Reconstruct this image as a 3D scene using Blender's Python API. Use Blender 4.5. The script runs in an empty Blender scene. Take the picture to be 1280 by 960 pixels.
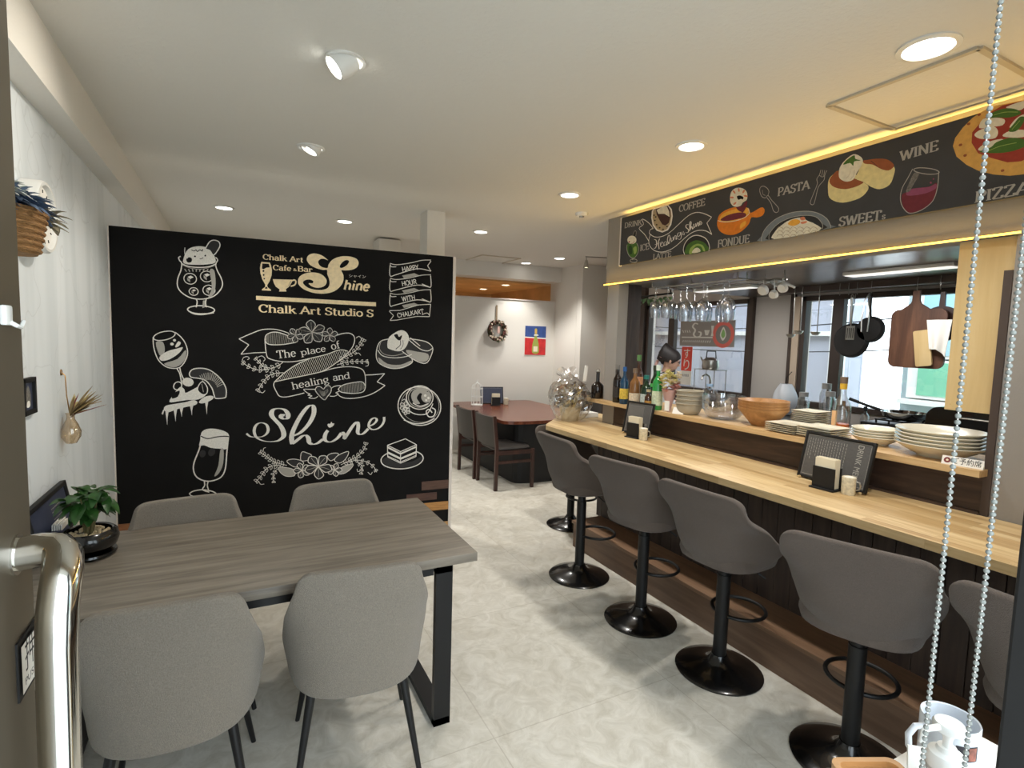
import bpy, bmesh, math, random
from math import sin, cos, pi, radians, hypot, atan2
from mathutils import Vector, Matrix
random.seed(7)
S = bpy.context.scene
COL = S.collection

# ------------------------------------------------------------ camera, world, sun and exposure
cd = bpy.data.cameras.new('camera')
cam = bpy.data.objects.new('camera', cd)
COL.objects.link(cam)
cd.sensor_width = 36.0
cd.lens = 36.0 * 670.0 / 1280.0
cd.clip_start = 0.02
HEAD, PITCH, ROLL = radians(27.399), radians(4.690), radians(1.6716)
cam.matrix_world = (Matrix.Translation((0, 0, 1.6)) @ Matrix.Rotation(-HEAD, 4, 'Z') @
                    Matrix.Rotation(pi / 2 - PITCH, 4, 'X') @ Matrix.Rotation(ROLL, 4, 'Z'))
S.camera = cam

w = bpy.data.worlds.new('overcast_sky')
S.world = w
w.use_nodes = True
bg = w.node_tree.nodes['Background']
bg.inputs[0].default_value = (0.82, 0.93, 1.0, 1)
bg.inputs[1].default_value = 5.0
S.view_settings.view_transform = 'Standard'
S.view_settings.look = 'None'
S.view_settings.gamma = 1
S.view_settings.use_curve_mapping = False
S.view_settings.exposure = 0.0
S.cycles.max_bounces = 8
S.cycles.transparent_max_bounces = 16
S.cycles.caustics_reflective = False
S.cycles.caustics_refractive = False
S.cycles.sample_clamp_indirect = 6.0

DOWNLIGHT_W = 75.0
SPOT_W = 36.0
KITCHEN_FILL_W = 10.0
LED_E = 6.0
LED_TOP = 26.0
LED_W = 7.5

# ------------------------------------------------------------ materials
def srgb(r, g, b):
    f = lambda c: (c / 255 / 12.92) if c <= 10 else (((c / 255 + 0.055) / 1.055) ** 2.4)
    return (f(r), f(g), f(b), 1)

def mat(name, rgb, rough=0.5, metal=0.0, noise=None, bump=None, emit=None, trans=0.0, ior=1.45, alpha=None, spec=None, coat=0.0, sheen=0.0):
    """noise = (scale, amount[, (sx,sy,sz)]); bump = (scale, strength[, (sx,sy,sz)])"""
    m = bpy.data.materials.new(name)
    m.use_nodes = True
    nt = m.node_tree
    b = nt.nodes['Principled BSDF']
    c = srgb(*rgb)
    b.inputs['Base Color'].default_value = c
    b.inputs['Roughness'].default_value = rough
    b.inputs['Metallic'].default_value = metal
    b.inputs['Transmission Weight'].default_value = trans
    b.inputs['IOR'].default_value = ior
    b.inputs['Coat Weight'].default_value = coat
    b.inputs['Sheen Weight'].default_value = sheen
    if spec is not None:
        b.inputs['Specular IOR Level'].default_value = spec
    if alpha is not None:
        b.inputs['Alpha'].default_value = alpha
    if emit:
        b.inputs['Emission Color'].default_value = c
        b.inputs['Emission Strength'].default_value = emit
    def coords(sc):
        tc = nt.nodes.new('ShaderNodeTexCoord')
        mp = nt.nodes.new('ShaderNodeMapping')
        mp.inputs['Scale'].default_value = sc
        nt.links.new(tc.outputs['Object'], mp.inputs['Vector'])
        return mp.outputs[0]
    if noise:
        n = nt.nodes.new('ShaderNodeTexNoise')
        n.inputs['Scale'].default_value = noise[0]
        n.inputs['Detail'].default_value = 5
        nt.links.new(coords(noise[2] if len(noise) > 2 else (1, 1, 1)), n.inputs['Vector'])
        r = nt.nodes.new('ShaderNodeValToRGB')
        a = noise[1]
        r.color_ramp.elements[0].position = 0.3
        r.color_ramp.elements[1].position = 0.7
        r.color_ramp.elements[0].color = (c[0] * (1 - a), c[1] * (1 - a), c[2] * (1 - a), 1)
        r.color_ramp.elements[1].color = (min(1, c[0] * (1 + a)), min(1, c[1] * (1 + a)), min(1, c[2] * (1 + a)), 1)
        nt.links.new(n.outputs['Fac'], r.inputs['Fac'])
        nt.links.new(r.outputs['Color'], b.inputs['Base Color'])
    if bump:
        n = nt.nodes.new('ShaderNodeTexNoise')
        n.inputs['Scale'].default_value = bump[0]
        n.inputs['Detail'].default_value = 3
        nt.links.new(coords(bump[2] if len(bump) > 2 else (1, 1, 1)), n.inputs['Vector'])
        u = nt.nodes.new('ShaderNodeBump')
        u.inputs['Strength'].default_value = bump[1]
        u.inputs['Distance'].default_value = 0.01
        nt.links.new(n.outputs['Fac'], u.inputs['Height'])
        nt.links.new(u.outputs['Normal'], b.inputs['Normal'])
    return m

def wood(name, c0, c1, c2, grain=(1, 14, 14), scale=3.0, rough=0.45, planks=None, bump=0.05, contrast=0.22):
    """grain: stretch along the axis with the small factor; planks = (brick width, row height, axis order) adds staves"""
    m = bpy.data.materials.new(name)
    m.use_nodes = True
    nt = m.node_tree
    b = nt.nodes['Principled BSDF']
    b.inputs['Roughness'].default_value = rough
    tc = nt.nodes.new('ShaderNodeTexCoord')
    mp = nt.nodes.new('ShaderNodeMapping')
    mp.inputs['Scale'].default_value = grain
    nt.links.new(tc.outputs['Object'], mp.inputs['Vector'])
    n = nt.nodes.new('ShaderNodeTexNoise')
    n.inputs['Scale'].default_value = scale
    n.inputs['Detail'].default_value = 7
    n.inputs['Roughness'].default_value = 0.62
    n.inputs['Distortion'].default_value = 0.5
    vec = mp.outputs[0]
    if planks:
        m2 = nt.nodes.new('ShaderNodeMapping')
        m2.inputs['Rotation'].default_value = planks[2]
        nt.links.new(tc.outputs['Object'], m2.inputs['Vector'])
        br = nt.nodes.new('ShaderNodeTexBrick')
        br.inputs['Scale'].default_value = 1.0
        br.inputs['Brick Width'].default_value = planks[0]
        br.inputs['Row Height'].default_value = planks[1]
        br.inputs['Mortar Size'].default_value = 0.0008
        br.inputs['Color1'].default_value = (0, 0, 0, 1)
        br.inputs['Color2'].default_value = (1, 1, 1, 1)
        br.inputs['Mortar'].default_value = (0.5, 0.5, 0.5, 1)
        nt.links.new(m2.outputs[0], br.inputs['Vector'])
        ad = nt.nodes.new('ShaderNodeVectorMath')
        ad.operation = 'MULTIPLY_ADD'
        ad.inputs[1].default_value = (7, 7, 7)
        nt.links.new(br.outputs['Color'], ad.inputs[0])
        nt.links.new(mp.outputs[0], ad.inputs[2])
        vec = ad.outputs[0]
    nt.links.new(vec, n.inputs['Vector'])
    r = nt.nodes.new('ShaderNodeValToRGB')
    e = r.color_ramp.elements
    e[0].position = 0.5 - contrast
    e[1].position = 0.5 + contrast
    e[0].color = srgb(*c0)
    e[1].color = srgb(*c2)
    k = e.new(0.5)
    k.color = srgb(*c1)
    nt.links.new(n.outputs['Fac'], r.inputs['Fac'])
    col = r.outputs['Color']
    if planks:
        mx = nt.nodes.new('ShaderNodeMix')
        mx.data_type = 'RGBA'
        mx.blend_type = 'SOFT_LIGHT'
        mx.inputs[0].default_value = 0.4
        nt.links.new(col, mx.inputs[6])
        nt.links.new(br.outputs['Color'], mx.inputs[7])
        col = mx.outputs[2]
    nt.links.new(col, b.inputs['Base Color'])
    u = nt.nodes.new('ShaderNodeBump')
    u.inputs['Strength'].default_value = bump
    u.inputs['Distance'].default_value = 0.01
    nt.links.new(n.outputs['Fac'], u.inputs['Height'])
    nt.links.new(u.outputs['Normal'], b.inputs['Normal'])
    return m

def thin_glass(name, tint=(255, 255, 255), gloss=0.12, rough=0.03):
    """clear sheet or thin-walled vessel: transparent with a fresnel reflection"""
    m = bpy.data.materials.new(name)
    m.use_nodes = True
    nt = m.node_tree
    nt.nodes.remove(nt.nodes['Principled BSDF'])
    out = nt.nodes['Material Output']
    t = nt.nodes.new('ShaderNodeBsdfTransparent')
    t.inputs[0].default_value = srgb(*tint)
    g = nt.nodes.new('ShaderNodeBsdfGlossy')
    g.inputs['Roughness'].default_value = rough
    lw = nt.nodes.new('ShaderNodeLayerWeight')
    lw.inputs['Blend'].default_value = 0.35
    mu = nt.nodes.new('ShaderNodeMath')
    mu.operation = 'MULTIPLY_ADD'
    mu.inputs[1].default_value = 0.6
    mu.inputs[2].default_value = gloss
    mx = nt.nodes.new('ShaderNodeMixShader')
    nt.links.new(lw.outputs['Facing'], mu.inputs[0])
    nt.links.new(mu.outputs[0], mx.inputs[0])
    nt.links.new(t.outputs[0], mx.inputs[1])
    nt.links.new(g.outputs[0], mx.inputs[2])
    nt.links.new(mx.outputs[0], out.inputs['Surface'])
    return m

def floor_mat():
    m = mat('grey_stone_vinyl', (196, 190, 177), 0.42)
    nt = m.node_tree
    b = nt.nodes['Principled BSDF']
    tc = nt.nodes.new('ShaderNodeTexCoord')
    n1 = nt.nodes.new('ShaderNodeTexNoise')
    n1.inputs['Scale'].default_value = 9
    n1.inputs['Detail'].default_value = 8
    n1.inputs['Roughness'].default_value = 0.7
    n1.inputs['Distortion'].default_value = 1.2
    n2 = nt.nodes.new('ShaderNodeTexNoise')
    n2.inputs['Scale'].default_value = 1.3
    br = nt.nodes.new('ShaderNodeTexBrick')
    br.offset = 0.0
    br.inputs['Scale'].default_value = 1.0
    br.inputs['Brick Width'].default_value = 0.91
    br.inputs['Row Height'].default_value = 0.91
    br.inputs['Mortar Size'].default_value = 0.0025
    br.inputs['Color1'].default_value = (1, 1, 1, 1)
    br.inputs['Color2'].default_value = (0.95, 0.95, 0.94, 1)
    br.inputs['Mortar'].default_value = (0.8, 0.78, 0.75, 1)
    for k in (n1, n2, br):
        nt.links.new(tc.outputs['Object'], k.inputs['Vector'])
    r = nt.nodes.new('ShaderNodeValToRGB')
    r.color_ramp.elements[0].position = 0.32
    r.color_ramp.elements[1].position = 0.66
    r.color_ramp.elements[0].color = srgb(190, 184, 170)
    r.color_ramp.elements[1].color = srgb(220, 216, 206)
    nt.links.new(n1.outputs['Fac'], r.inputs['Fac'])
    mx = nt.nodes.new('ShaderNodeMix')
    mx.data_type = 'RGBA'
    mx.blend_type = 'MULTIPLY'
    mx.inputs[0].default_value = 1.0
    nt.links.new(r.outputs['Color'], mx.inputs[6])
    nt.links.new(br.outputs['Color'], mx.inputs[7])
    nt.links.new(mx.outputs[2], b.inputs['Base Color'])
    return m

def marble_wall_mat():
    """white sheeting printed with faint grey veins and tall soft waves"""
    m = mat('veined_white_sheet', (228, 229, 226), 0.5)
    nt = m.node_tree
    b = nt.nodes['Principled BSDF']
    tc = nt.nodes.new('ShaderNodeTexCoord')
    mp = nt.nodes.new('ShaderNodeMapping')
    mp.inputs['Scale'].default_value = (1, 3.5, 0.3)
    nt.links.new(tc.outputs['Object'], mp.inputs['Vector'])
    n = nt.nodes.new('ShaderNodeTexNoise')
    n.inputs['Scale'].default_value = 1.4
    n.inputs['Distortion'].default_value = 0.8
    nt.links.new(mp.outputs[0], n.inputs['Vector'])
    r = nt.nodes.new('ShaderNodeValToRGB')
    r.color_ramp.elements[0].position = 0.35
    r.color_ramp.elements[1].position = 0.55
    r.color_ramp.elements[0].color = srgb(222, 229, 233)  # both tones tinted cool to cancel warm bounced light
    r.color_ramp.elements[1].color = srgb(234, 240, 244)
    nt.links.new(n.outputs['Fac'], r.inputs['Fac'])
    v = nt.nodes.new('ShaderNodeTexVoronoi')
    v.feature = 'DISTANCE_TO_EDGE'
    v.inputs['Scale'].default_value = 2.2
    ds = nt.nodes.new('ShaderNodeTexNoise')
    ds.inputs['Scale'].default_value = 3
    ad = nt.nodes.new('ShaderNodeVectorMath')
    ad.operation = 'MULTIPLY_ADD'
    ad.inputs[1].default_value = (0.5, 0.5, 0.5)
    nt.links.new(tc.outputs['Object'], ds.inputs['Vector'])
    nt.links.new(ds.outputs['Color'], ad.inputs[0])
    nt.links.new(tc.outputs['Object'], ad.inputs[2])
    nt.links.new(ad.outputs[0], v.inputs['Vector'])
    r2 = nt.nodes.new('ShaderNodeValToRGB')
    r2.color_ramp.elements[0].color = (0.78, 0.78, 0.77, 1)
    r2.color_ramp.elements[1].position = 0.012
    r2.color_ramp.elements[1].color = (1, 1, 1, 1)
    nt.links.new(v.outputs['Distance'], r2.inputs['Fac'])
    mx = nt.nodes.new('ShaderNodeMix')
    mx.data_type = 'RGBA'
    mx.blend_type = 'MULTIPLY'
    mx.inputs[0].default_value = 0.5
    nt.links.new(r.outputs['Color'], mx.inputs[6])
    nt.links.new(r2.outputs['Color'], mx.inputs[7])
    nt.links.new(mx.outputs[2], b.inputs['Base Color'])
    return m

def siding_mat(name, c1, c2, row):
    m = mat(name, c1, 0.7)
    nt = m.node_tree
    b = nt.nodes['Principled BSDF']
    tc = nt.nodes.new('ShaderNodeTexCoord')
    mp = nt.nodes.new('ShaderNodeMapping')
    mp.inputs['Rotation'].default_value = (radians(90), 0, radians(90))
    br = nt.nodes.new('ShaderNodeTexBrick')
    br.inputs['Scale'].default_value = 1
    br.inputs['Brick Width'].default_value = 3.0
    br.inputs['Row Height'].default_value = row
    br.inputs['Mortar Size'].default_value = 0.008
    br.inputs['Color1'].default_value = srgb(*c1)
    br.inputs['Color2'].default_value = srgb(*c2)
    br.inputs['Mortar'].default_value = srgb(150, 160, 172)
    nt.links.new(tc.outputs['Object'], mp.inputs['Vector'])
    nt.links.new(mp.outputs[0], br.inputs['Vector'])
    nt.links.new(br.outputs['Color'], b.inputs['Base Color'])
    return m

M = {}
M['ceiling'] = mat('ceiling_paper', (224, 221, 213), 0.9, bump=(60, 0.25))
M['paper'] = mat('white_wallpaper', (226, 222, 214), 0.85, bump=(90, 0.12))
M['grey_paint'] = mat('warm_grey_paint', (150, 145, 139), 0.8, bump=(80, 0.1))
M['floor'] = floor_mat()
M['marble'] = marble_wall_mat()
M['chalkboard'] = mat('chalkboard_black', (18, 17, 17), 0.85, noise=(6, 0.18), spec=0.25)
M['sign_black'] = mat('sign_charcoal', (60, 60, 62), 0.65, noise=(5, 0.12))
M['white_edge'] = mat('white_edging', (214, 206, 198), 0.5)
M['table_oak'] = wood('grey_oak_laminate', (86, 79, 70), (119, 111, 100), (140, 132, 120), (1.0, 14, 14), 2.2, 0.45, contrast=0.24)
M['pine'] = wood('pine_butcher_block', (172, 142, 98), (198, 170, 124), (212, 188, 144), (10, 0.7, 10), 3.0, 0.38, planks=(0.5, 0.045, (0, 0, radians(90))))
M['pine_shelf'] = wood('pine_shelf', (176, 140, 96), (200, 166, 118), (216, 186, 140), (12, 0.8, 12), 3.0, 0.45)
M['plywood'] = wood('pale_plywood', (190, 160, 108), (206, 178, 126), (218, 194, 146), (5, 6, 0.6), 1.6, 0.6, contrast=0.3)
M['dark_wood'] = wood('dark_stained_wood', (38, 29, 25), (54, 42, 36), (70, 56, 47), (8, 8, 0.9), 3.0, 0.6, bump=0.2)
M['dark_wood_h'] = wood('dark_stained_board', (44, 32, 26), (62, 46, 38), (84, 64, 52), (8, 0.8, 8), 3.0, 0.55, bump=0.15)
M['step_wood'] = wood('brown_step_wood', (82, 62, 48), (106, 82, 65), (124, 99, 79), (9, 0.7, 9), 2.5, 0.5)
M['step_top'] = wood('walnut_step_tread', (96, 72, 54), (122, 94, 72), (140, 112, 88), (9, 0.7, 9), 2.5, 0.4)
M['red_table'] = wood('red_brown_tabletop', (72, 36, 26), (100, 54, 38), (124, 72, 50), (9, 1, 9), 2.0, 0.25)
M['chair_wood'] = wood('dark_red_chair_wood', (44, 26, 22), (60, 36, 30), (74, 46, 38), (6, 6, 1), 3, 0.35)
M['leather'] = mat('dark_leather', (54, 50, 47), 0.45, bump=(120, 0.15))
M['fabric'] = mat('taupe_grey_weave', (126, 118, 107), 0.95, noise=(260, 0.16), bump=(380, 0.45), sheen=0.15)
M['stool_fabric'] = mat('brown_grey_weave', (84, 74, 67), 0.95, noise=(320, 0.14), bump=(420, 0.35), sheen=0.15)
M['black_metal'] = mat('black_powder_coat', (26, 26, 27), 0.42, metal=0.3)
M['black_gloss'] = mat('black_gloss', (12, 12, 13), 0.22, coat=0.4)
M['black'] = mat('matt_black', (22, 21, 21), 0.6)
M['chrome'] = mat('polished_steel', (210, 208, 202), 0.1, metal=1.0)
M['steel'] = mat('brushed_steel', (180, 178, 172), 0.28, metal=1.0)
M['bronze'] = mat('bronze_door_metal', (116, 106, 90), 0.36, metal=0.6)
M['white_plastic'] = mat('white_plastic', (232, 232, 228), 0.35)
M['white_ceramic'] = mat('cream_ceramic', (226, 220, 200), 0.22, coat=0.3)
M['grey_ceramic'] = mat('speckled_bowl', (176, 168, 150), 0.4)
M['paper_white'] = mat('white_paper', (236, 233, 226), 0.8)
M['cream_paper'] = mat('cream_card', (226, 216, 190), 0.8)
M['menu_grey'] = mat('menu_slate', (86, 84, 82), 0.6, noise=(90, 0.1))
M['menu_blue'] = mat('menu_dark_blue', (58, 64, 84), 0.5, noise=(90, 0.12))
M['chalk'] = mat('chalk_white', (226, 222, 214), 0.9, noise=(160, 0.12))
M['chalk_grey'] = mat('chalk_smudge', (116, 112, 106), 0.9, noise=(120, 0.35))
M['chalk_fine'] = mat('chalk_light_grey', (170, 166, 158), 0.9)
M['glass'] = thin_glass('clear_glass', gloss=0.2)
M['window_glass'] = thin_glass('window_pane', gloss=0.03)
M['blue_glass'] = thin_glass('faint_blue_glass', (250, 252, 255), 0.16)
M['leaf'] = mat('glossy_leaf', (38, 74, 30), 0.35, noise=(30, 0.4))
M['lamp'] = mat('lamp_face', (255, 252, 244), 0.5, emit=9.0)
M['kitchen_fill_face'] = mat('kitchen_fill_face', (255, 253, 248), 0.5, emit=0.8)
M['lamp_warm'] = mat('warm_lamp_face', (255, 232, 190), 0.5, emit=9.0)
M['led'] = mat('amber_led', (255, 196, 70), 0.5, emit=LED_E)
M['led_top'] = mat('amber_led_top', (255, 208, 110), 0.5, emit=LED_TOP)
M['brown_frame'] = mat('brown_window_frame', (74, 62, 56), 0.5)
M['kitchen_paint_lit'] = mat('grey_paint_lit', (206, 199, 192), 0.8, bump=(80, 0.1))  # wall grey lightened in place of light lacking in the kitchen
M['beige'] = mat('beige_plaster', (214, 194, 172), 0.85)

# ------------------------------------------------------------ mesh helpers
def nb():
    return bmesh.new()

def box(bm, x0, x1, y0, y1, z0, z1, bev=0.0, seg=2):
    vs = [bm.verts.new((x, y, z)) for x in (x0, x1) for y in (y0, y1) for z in (z0, z1)]
    fs = [(0, 1, 3, 2), (4, 6, 7, 5), (0, 4, 5, 1), (2, 3, 7, 6), (0, 2, 6, 4), (1, 5, 7, 3)]
    faces = [bm.faces.new([vs[i] for i in f]) for f in fs]
    if bev > 0:
        es = {e for f in faces for e in f.edges}
        bmesh.ops.bevel(bm, geom=list(es), offset=bev, segments=seg, affect='EDGES', profile=0.5)
    return bm

def xform(bm, mtx, start=0):
    bm.verts.ensure_lookup_table()
    for v in list(bm.verts)[start:]:
        v.co = mtx @ v.co

def frames(pts, closed=False):
    n = len(pts)
    out = []
    up = None
    for i in range(n):
        a = pts[(i - 1) % n] if (closed or i > 0) else pts[i]
        b = pts[(i + 1) % n] if (closed or i < n - 1) else pts[i]
        t = (b - a).normalized()
        if up is None:
            up = Vector((0, 0, 1)) if abs(t.z) < 0.9 else Vector((1, 0, 0))
        s = t.cross(up).normalized()
        up = s.cross(t).normalized()
        out.append((s, up))
    return out

def tube(bm, pts, r, seg=8, closed=False):
    pts = [Vector(p) for p in pts]
    rs = r if isinstance(r, (list, tuple)) else [r] * len(pts)
    rings = []
    for p, (s, u), q in zip(pts, frames(pts, closed), rs):
        rings.append([bm.verts.new(p + (s * cos(2 * pi * k / seg) + u * sin(2 * pi * k / seg)) * q) for k in range(seg)])
    n = len(rings)
    for i in range(n if closed else n - 1):
        A, B = rings[i], rings[(i + 1) % n]
        for k in range(seg):
            bm.faces.new((A[k], A[(k + 1) % seg], B[(k + 1) % seg], B[k]))
    if not closed:
        bm.faces.new(rings[0][::-1])
        bm.faces.new(rings[-1])
    return bm

def bar(bm, a, b, sx, sy):
    """square bar from a to b"""
    a, b = Vector(a), Vector(b)
    t = (b - a).normalized()
    up = Vector((0, 0, 1)) if abs(t.z) < 0.9 else Vector((0, 1, 0))
    s = t.cross(up).normalized()
    u = s.cross(t).normalized()
    c = [(-1, -1), (1, -1), (1, 1), (-1, 1)]
    A = [bm.verts.new(a + s * i * sx / 2 + u * j * sy / 2) for i, j in c]
    B = [bm.verts.new(b + s * i * sx / 2 + u * j * sy / 2) for i, j in c]
    for k in range(4):
        bm.faces.new((A[k], A[(k + 1) % 4], B[(k + 1) % 4], B[k]))
    bm.faces.new(A[::-1])
    bm.faces.new(B)
    return bm

def lathe(bm, prof, seg=24, at=(0, 0, 0), sx=1.0, sy=1.0):
    rings = []
    for r, z in prof:
        if r < 1e-5:
            rings.append([bm.verts.new((at[0], at[1], at[2] + z))])
        else:
            rings.append([bm.verts.new((at[0] + sx * r * cos(2 * pi * k / seg), at[1] + sy * r * sin(2 * pi * k / seg), at[2] + z)) for k in range(seg)])
    for A, B in zip(rings, rings[1:]):
        for k in range(seg):
            a0, a1 = A[k % len(A)], A[(k + 1) % len(A)]
            b0, b1 = B[k % len(B)], B[(k + 1) % len(B)]
            vs = []
            for v in (a0, a1, b1, b0):
                if v not in vs:
                    vs.append(v)
            if len(vs) > 2:
                bm.faces.new(vs)
    return bm

def slab(bm, poly, z0, z1):
    """extrude a 2-D outline (x, y) from z0 to z1"""
    A = [bm.verts.new((p[0], p[1], z0)) for p in poly]
    B = [bm.verts.new((p[0], p[1], z1)) for p in poly]
    n = len(poly)
    for k in range(n):
        bm.faces.new((A[k], A[(k + 1) % n], B[(k + 1) % n], B[k]))
    bm.faces.new(A[::-1])
    bm.faces.new(B)
    return bm

def sphere(bm, c, r, seg=12, sc=(1, 1, 1)):
    n = seg // 2
    return lathe_at(bm, [(r * sin(pi * i / n), -r * cos(pi * i / n)) for i in range(n + 1)], seg, c, sc)

def lathe_at(bm, prof, seg, c, sc):
    k = len(bm.verts)
    lathe(bm, prof, seg)
    bm.verts.ensure_lookup_table()
    for v in list(bm.verts)[k:]:
        v.co = Vector((v.co.x * sc[0] + c[0], v.co.y * sc[1] + c[1], v.co.z * sc[2] + c[2]))
    return bm

def grid(bm, fn, nu, nv):
    V = [[bm.verts.new(fn(i / nu, j / nv)) for j in range(nv + 1)] for i in range(nu + 1)]
    for i in range(nu):
        for j in range(nv):
            bm.faces.new((V[i][j], V[i + 1][j], V[i + 1][j + 1], V[i][j + 1]))
    return bm

def ob(name, bm, m, parent=None, loc=None, rz=0.0, smooth=True, mods=None, recalc=True):
    if recalc:
        bmesh.ops.recalc_face_normals(bm, faces=bm.faces)
    me = bpy.data.meshes.new(name)
    bm.to_mesh(me)
    bm.free()
    ms = m if isinstance(m, (list, tuple)) else [m]
    for k in ms:
        me.materials.append(M[k] if isinstance(k, str) else k)
    o = bpy.data.objects.new(name, me)
    COL.objects.link(o)
    if mods:
        for t, kw in mods:
            md = o.modifiers.new(t.lower(), t)
            for k, v in kw.items():
                setattr(md, k, v)
        dg = bpy.context.evaluated_depsgraph_get()
        m2 = bpy.data.meshes.new_from_object(o.evaluated_get(dg))
        o.modifiers.clear()
        o.data = m2
        bpy.data.meshes.remove(me)
        m2.name = name
        me = m2
    if smooth:
        me.shade_smooth()
        me.set_sharp_from_angle(angle=radians(40))
    if parent:
        o.parent = parent
    if loc:
        o.location = loc
    if rz:
        o.rotation_euler.z = rz
    return o

def tag(o, label, cat, group=None, kind=None):
    if label:
        o['label'] = label
    if cat:
        o['category'] = cat
    if group:
        o['group'] = group
    if kind:
        o['kind'] = kind
    return o

def thing(name, label, cat, loc=(0, 0, 0), rz=0.0, group=None):
    o = bpy.data.objects.new(name, None)
    o.empty_display_size = 0.05
    COL.objects.link(o)
    o.location = loc
    o.rotation_euler = (0, 0, rz)
    return tag(o, label, cat, group)

def part_label(o, label):
    o['label'] = label
    return o

def copy_tree(o, parent=None):
    c = o.copy()
    COL.objects.link(c)
    if parent is not None:
        c.parent = parent
    for ch in [k for k in COL.objects if k.parent == o]:
        copy_tree(ch, c)
    return c

def dup(o, label, loc, rz=0.0, group=None):
    c = copy_tree(o)
    c.location = loc
    c.rotation_euler = (0, 0, rz)
    c['label'] = label
    if group:
        c['group'] = group
    return c

def struct(name, bm, m, label, cat, parent=None, smooth=False, loc=None):
    o = ob(name, bm, m, parent, smooth=smooth, loc=loc)
    if parent is None:
        tag(o, label, cat, kind='structure')
    return o

def lamp_light(name, kind, loc, power, parent=None, color=(1, 0.93, 0.82), **kw):
    d = bpy.data.lights.new(name, kind)
    d.energy = power
    d.color = color
    for k, v in kw.items():
        setattr(d, k, v)
    o = bpy.data.objects.new(name, d)
    COL.objects.link(o)
    o.location = loc
    if parent:
        o.parent = parent
    return o

# ------------------------------------------------------------ drawn lettering and pictures (flat marks on boards)
def catmull(P, closed=False, k=4):
    n = len(P)
    if n < 3:
        return P
    out = []
    for i in range(n if closed else n - 1):
        g = (lambda j: P[j % n]) if closed else (lambda j: P[max(0, min(n - 1, j))])
        a, b, c, d = g(i - 1), g(i), g(i + 1), g(i + 2)
        for s in range(k):
            t = s / k
            out.append(tuple(0.5 * (2 * b[q] + (c[q] - a[q]) * t + (2 * a[q] - 5 * b[q] + 4 * c[q] - d[q]) * t * t + (3 * b[q] - a[q] - 3 * c[q] + d[q]) * t ** 3) for q in (0, 1)))
    if not closed:
        out.append(P[-1])
    return out

class Flat:
    """collects flat marks in a board's own plane: x along it, z up, the face towards -y"""
    def __init__(s):
        s.bm = nb()
        s.mats = []
        s.layer = 0
    def mi(s, m):
        if m not in s.mats:
            s.mats.append(m)
        return s.mats.index(m)
    def y(s):
        s.layer += 1
        return -0.0012 - 0.00003 * min(s.layer, 60)
    def face(s, pts, m, y=None):
        y = s.y() if y is None else y
        vs = [s.bm.verts.new((p[0], y, p[1])) for p in pts]
        try:
            f = s.bm.faces.new(vs)
            f.material_index = s.mi(m)
            f.normal_update()
            if f.normal.y > 0:
                f.normal_flip()
        except ValueError:
            pass
    def ribbon(s, P, W, m, closed=False):
        n = len(P)
        if n < 2:
            return
        y = s.y()
        L = []
        for i in range(n):
            a = P[(i - 1) % n] if closed or i else P[0]
            b = P[(i + 1) % n] if closed or i < n - 1 else P[-1]
            dx, dz = b[0] - a[0], b[1] - a[1]
            h = hypot(dx, dz) or 1e-9
            wv = (W(dx / h, dz / h) if callable(W) else W) / 2
            nx, nz = -dz / h * wv, dx / h * wv
            L.append((s.bm.verts.new((P[i][0] + nx, y, P[i][1] + nz)), s.bm.verts.new((P[i][0] - nx, y, P[i][1] - nz))))
        for i in range(n if closed else n - 1):
            A, B = L[i], L[(i + 1) % n]
            f = s.bm.faces.new((A[0], A[1], B[1], B[0]))
            f.material_index = s.mi(m)
            f.normal_update()
            if f.normal.y > 0:
                f.normal_flip()
    def nib(s, P, T, t, m, ang=0.0):
        s.ribbon(P, lambda dx, dz: t + (T - t) * abs(dz * cos(ang) - dx * sin(ang)) ** 1.5, m)
    def ob(s, name, parent, loc=None):
        o = ob(name, s.bm, s.mats, parent, loc, smooth=False, recalc=False)
        return o

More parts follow.
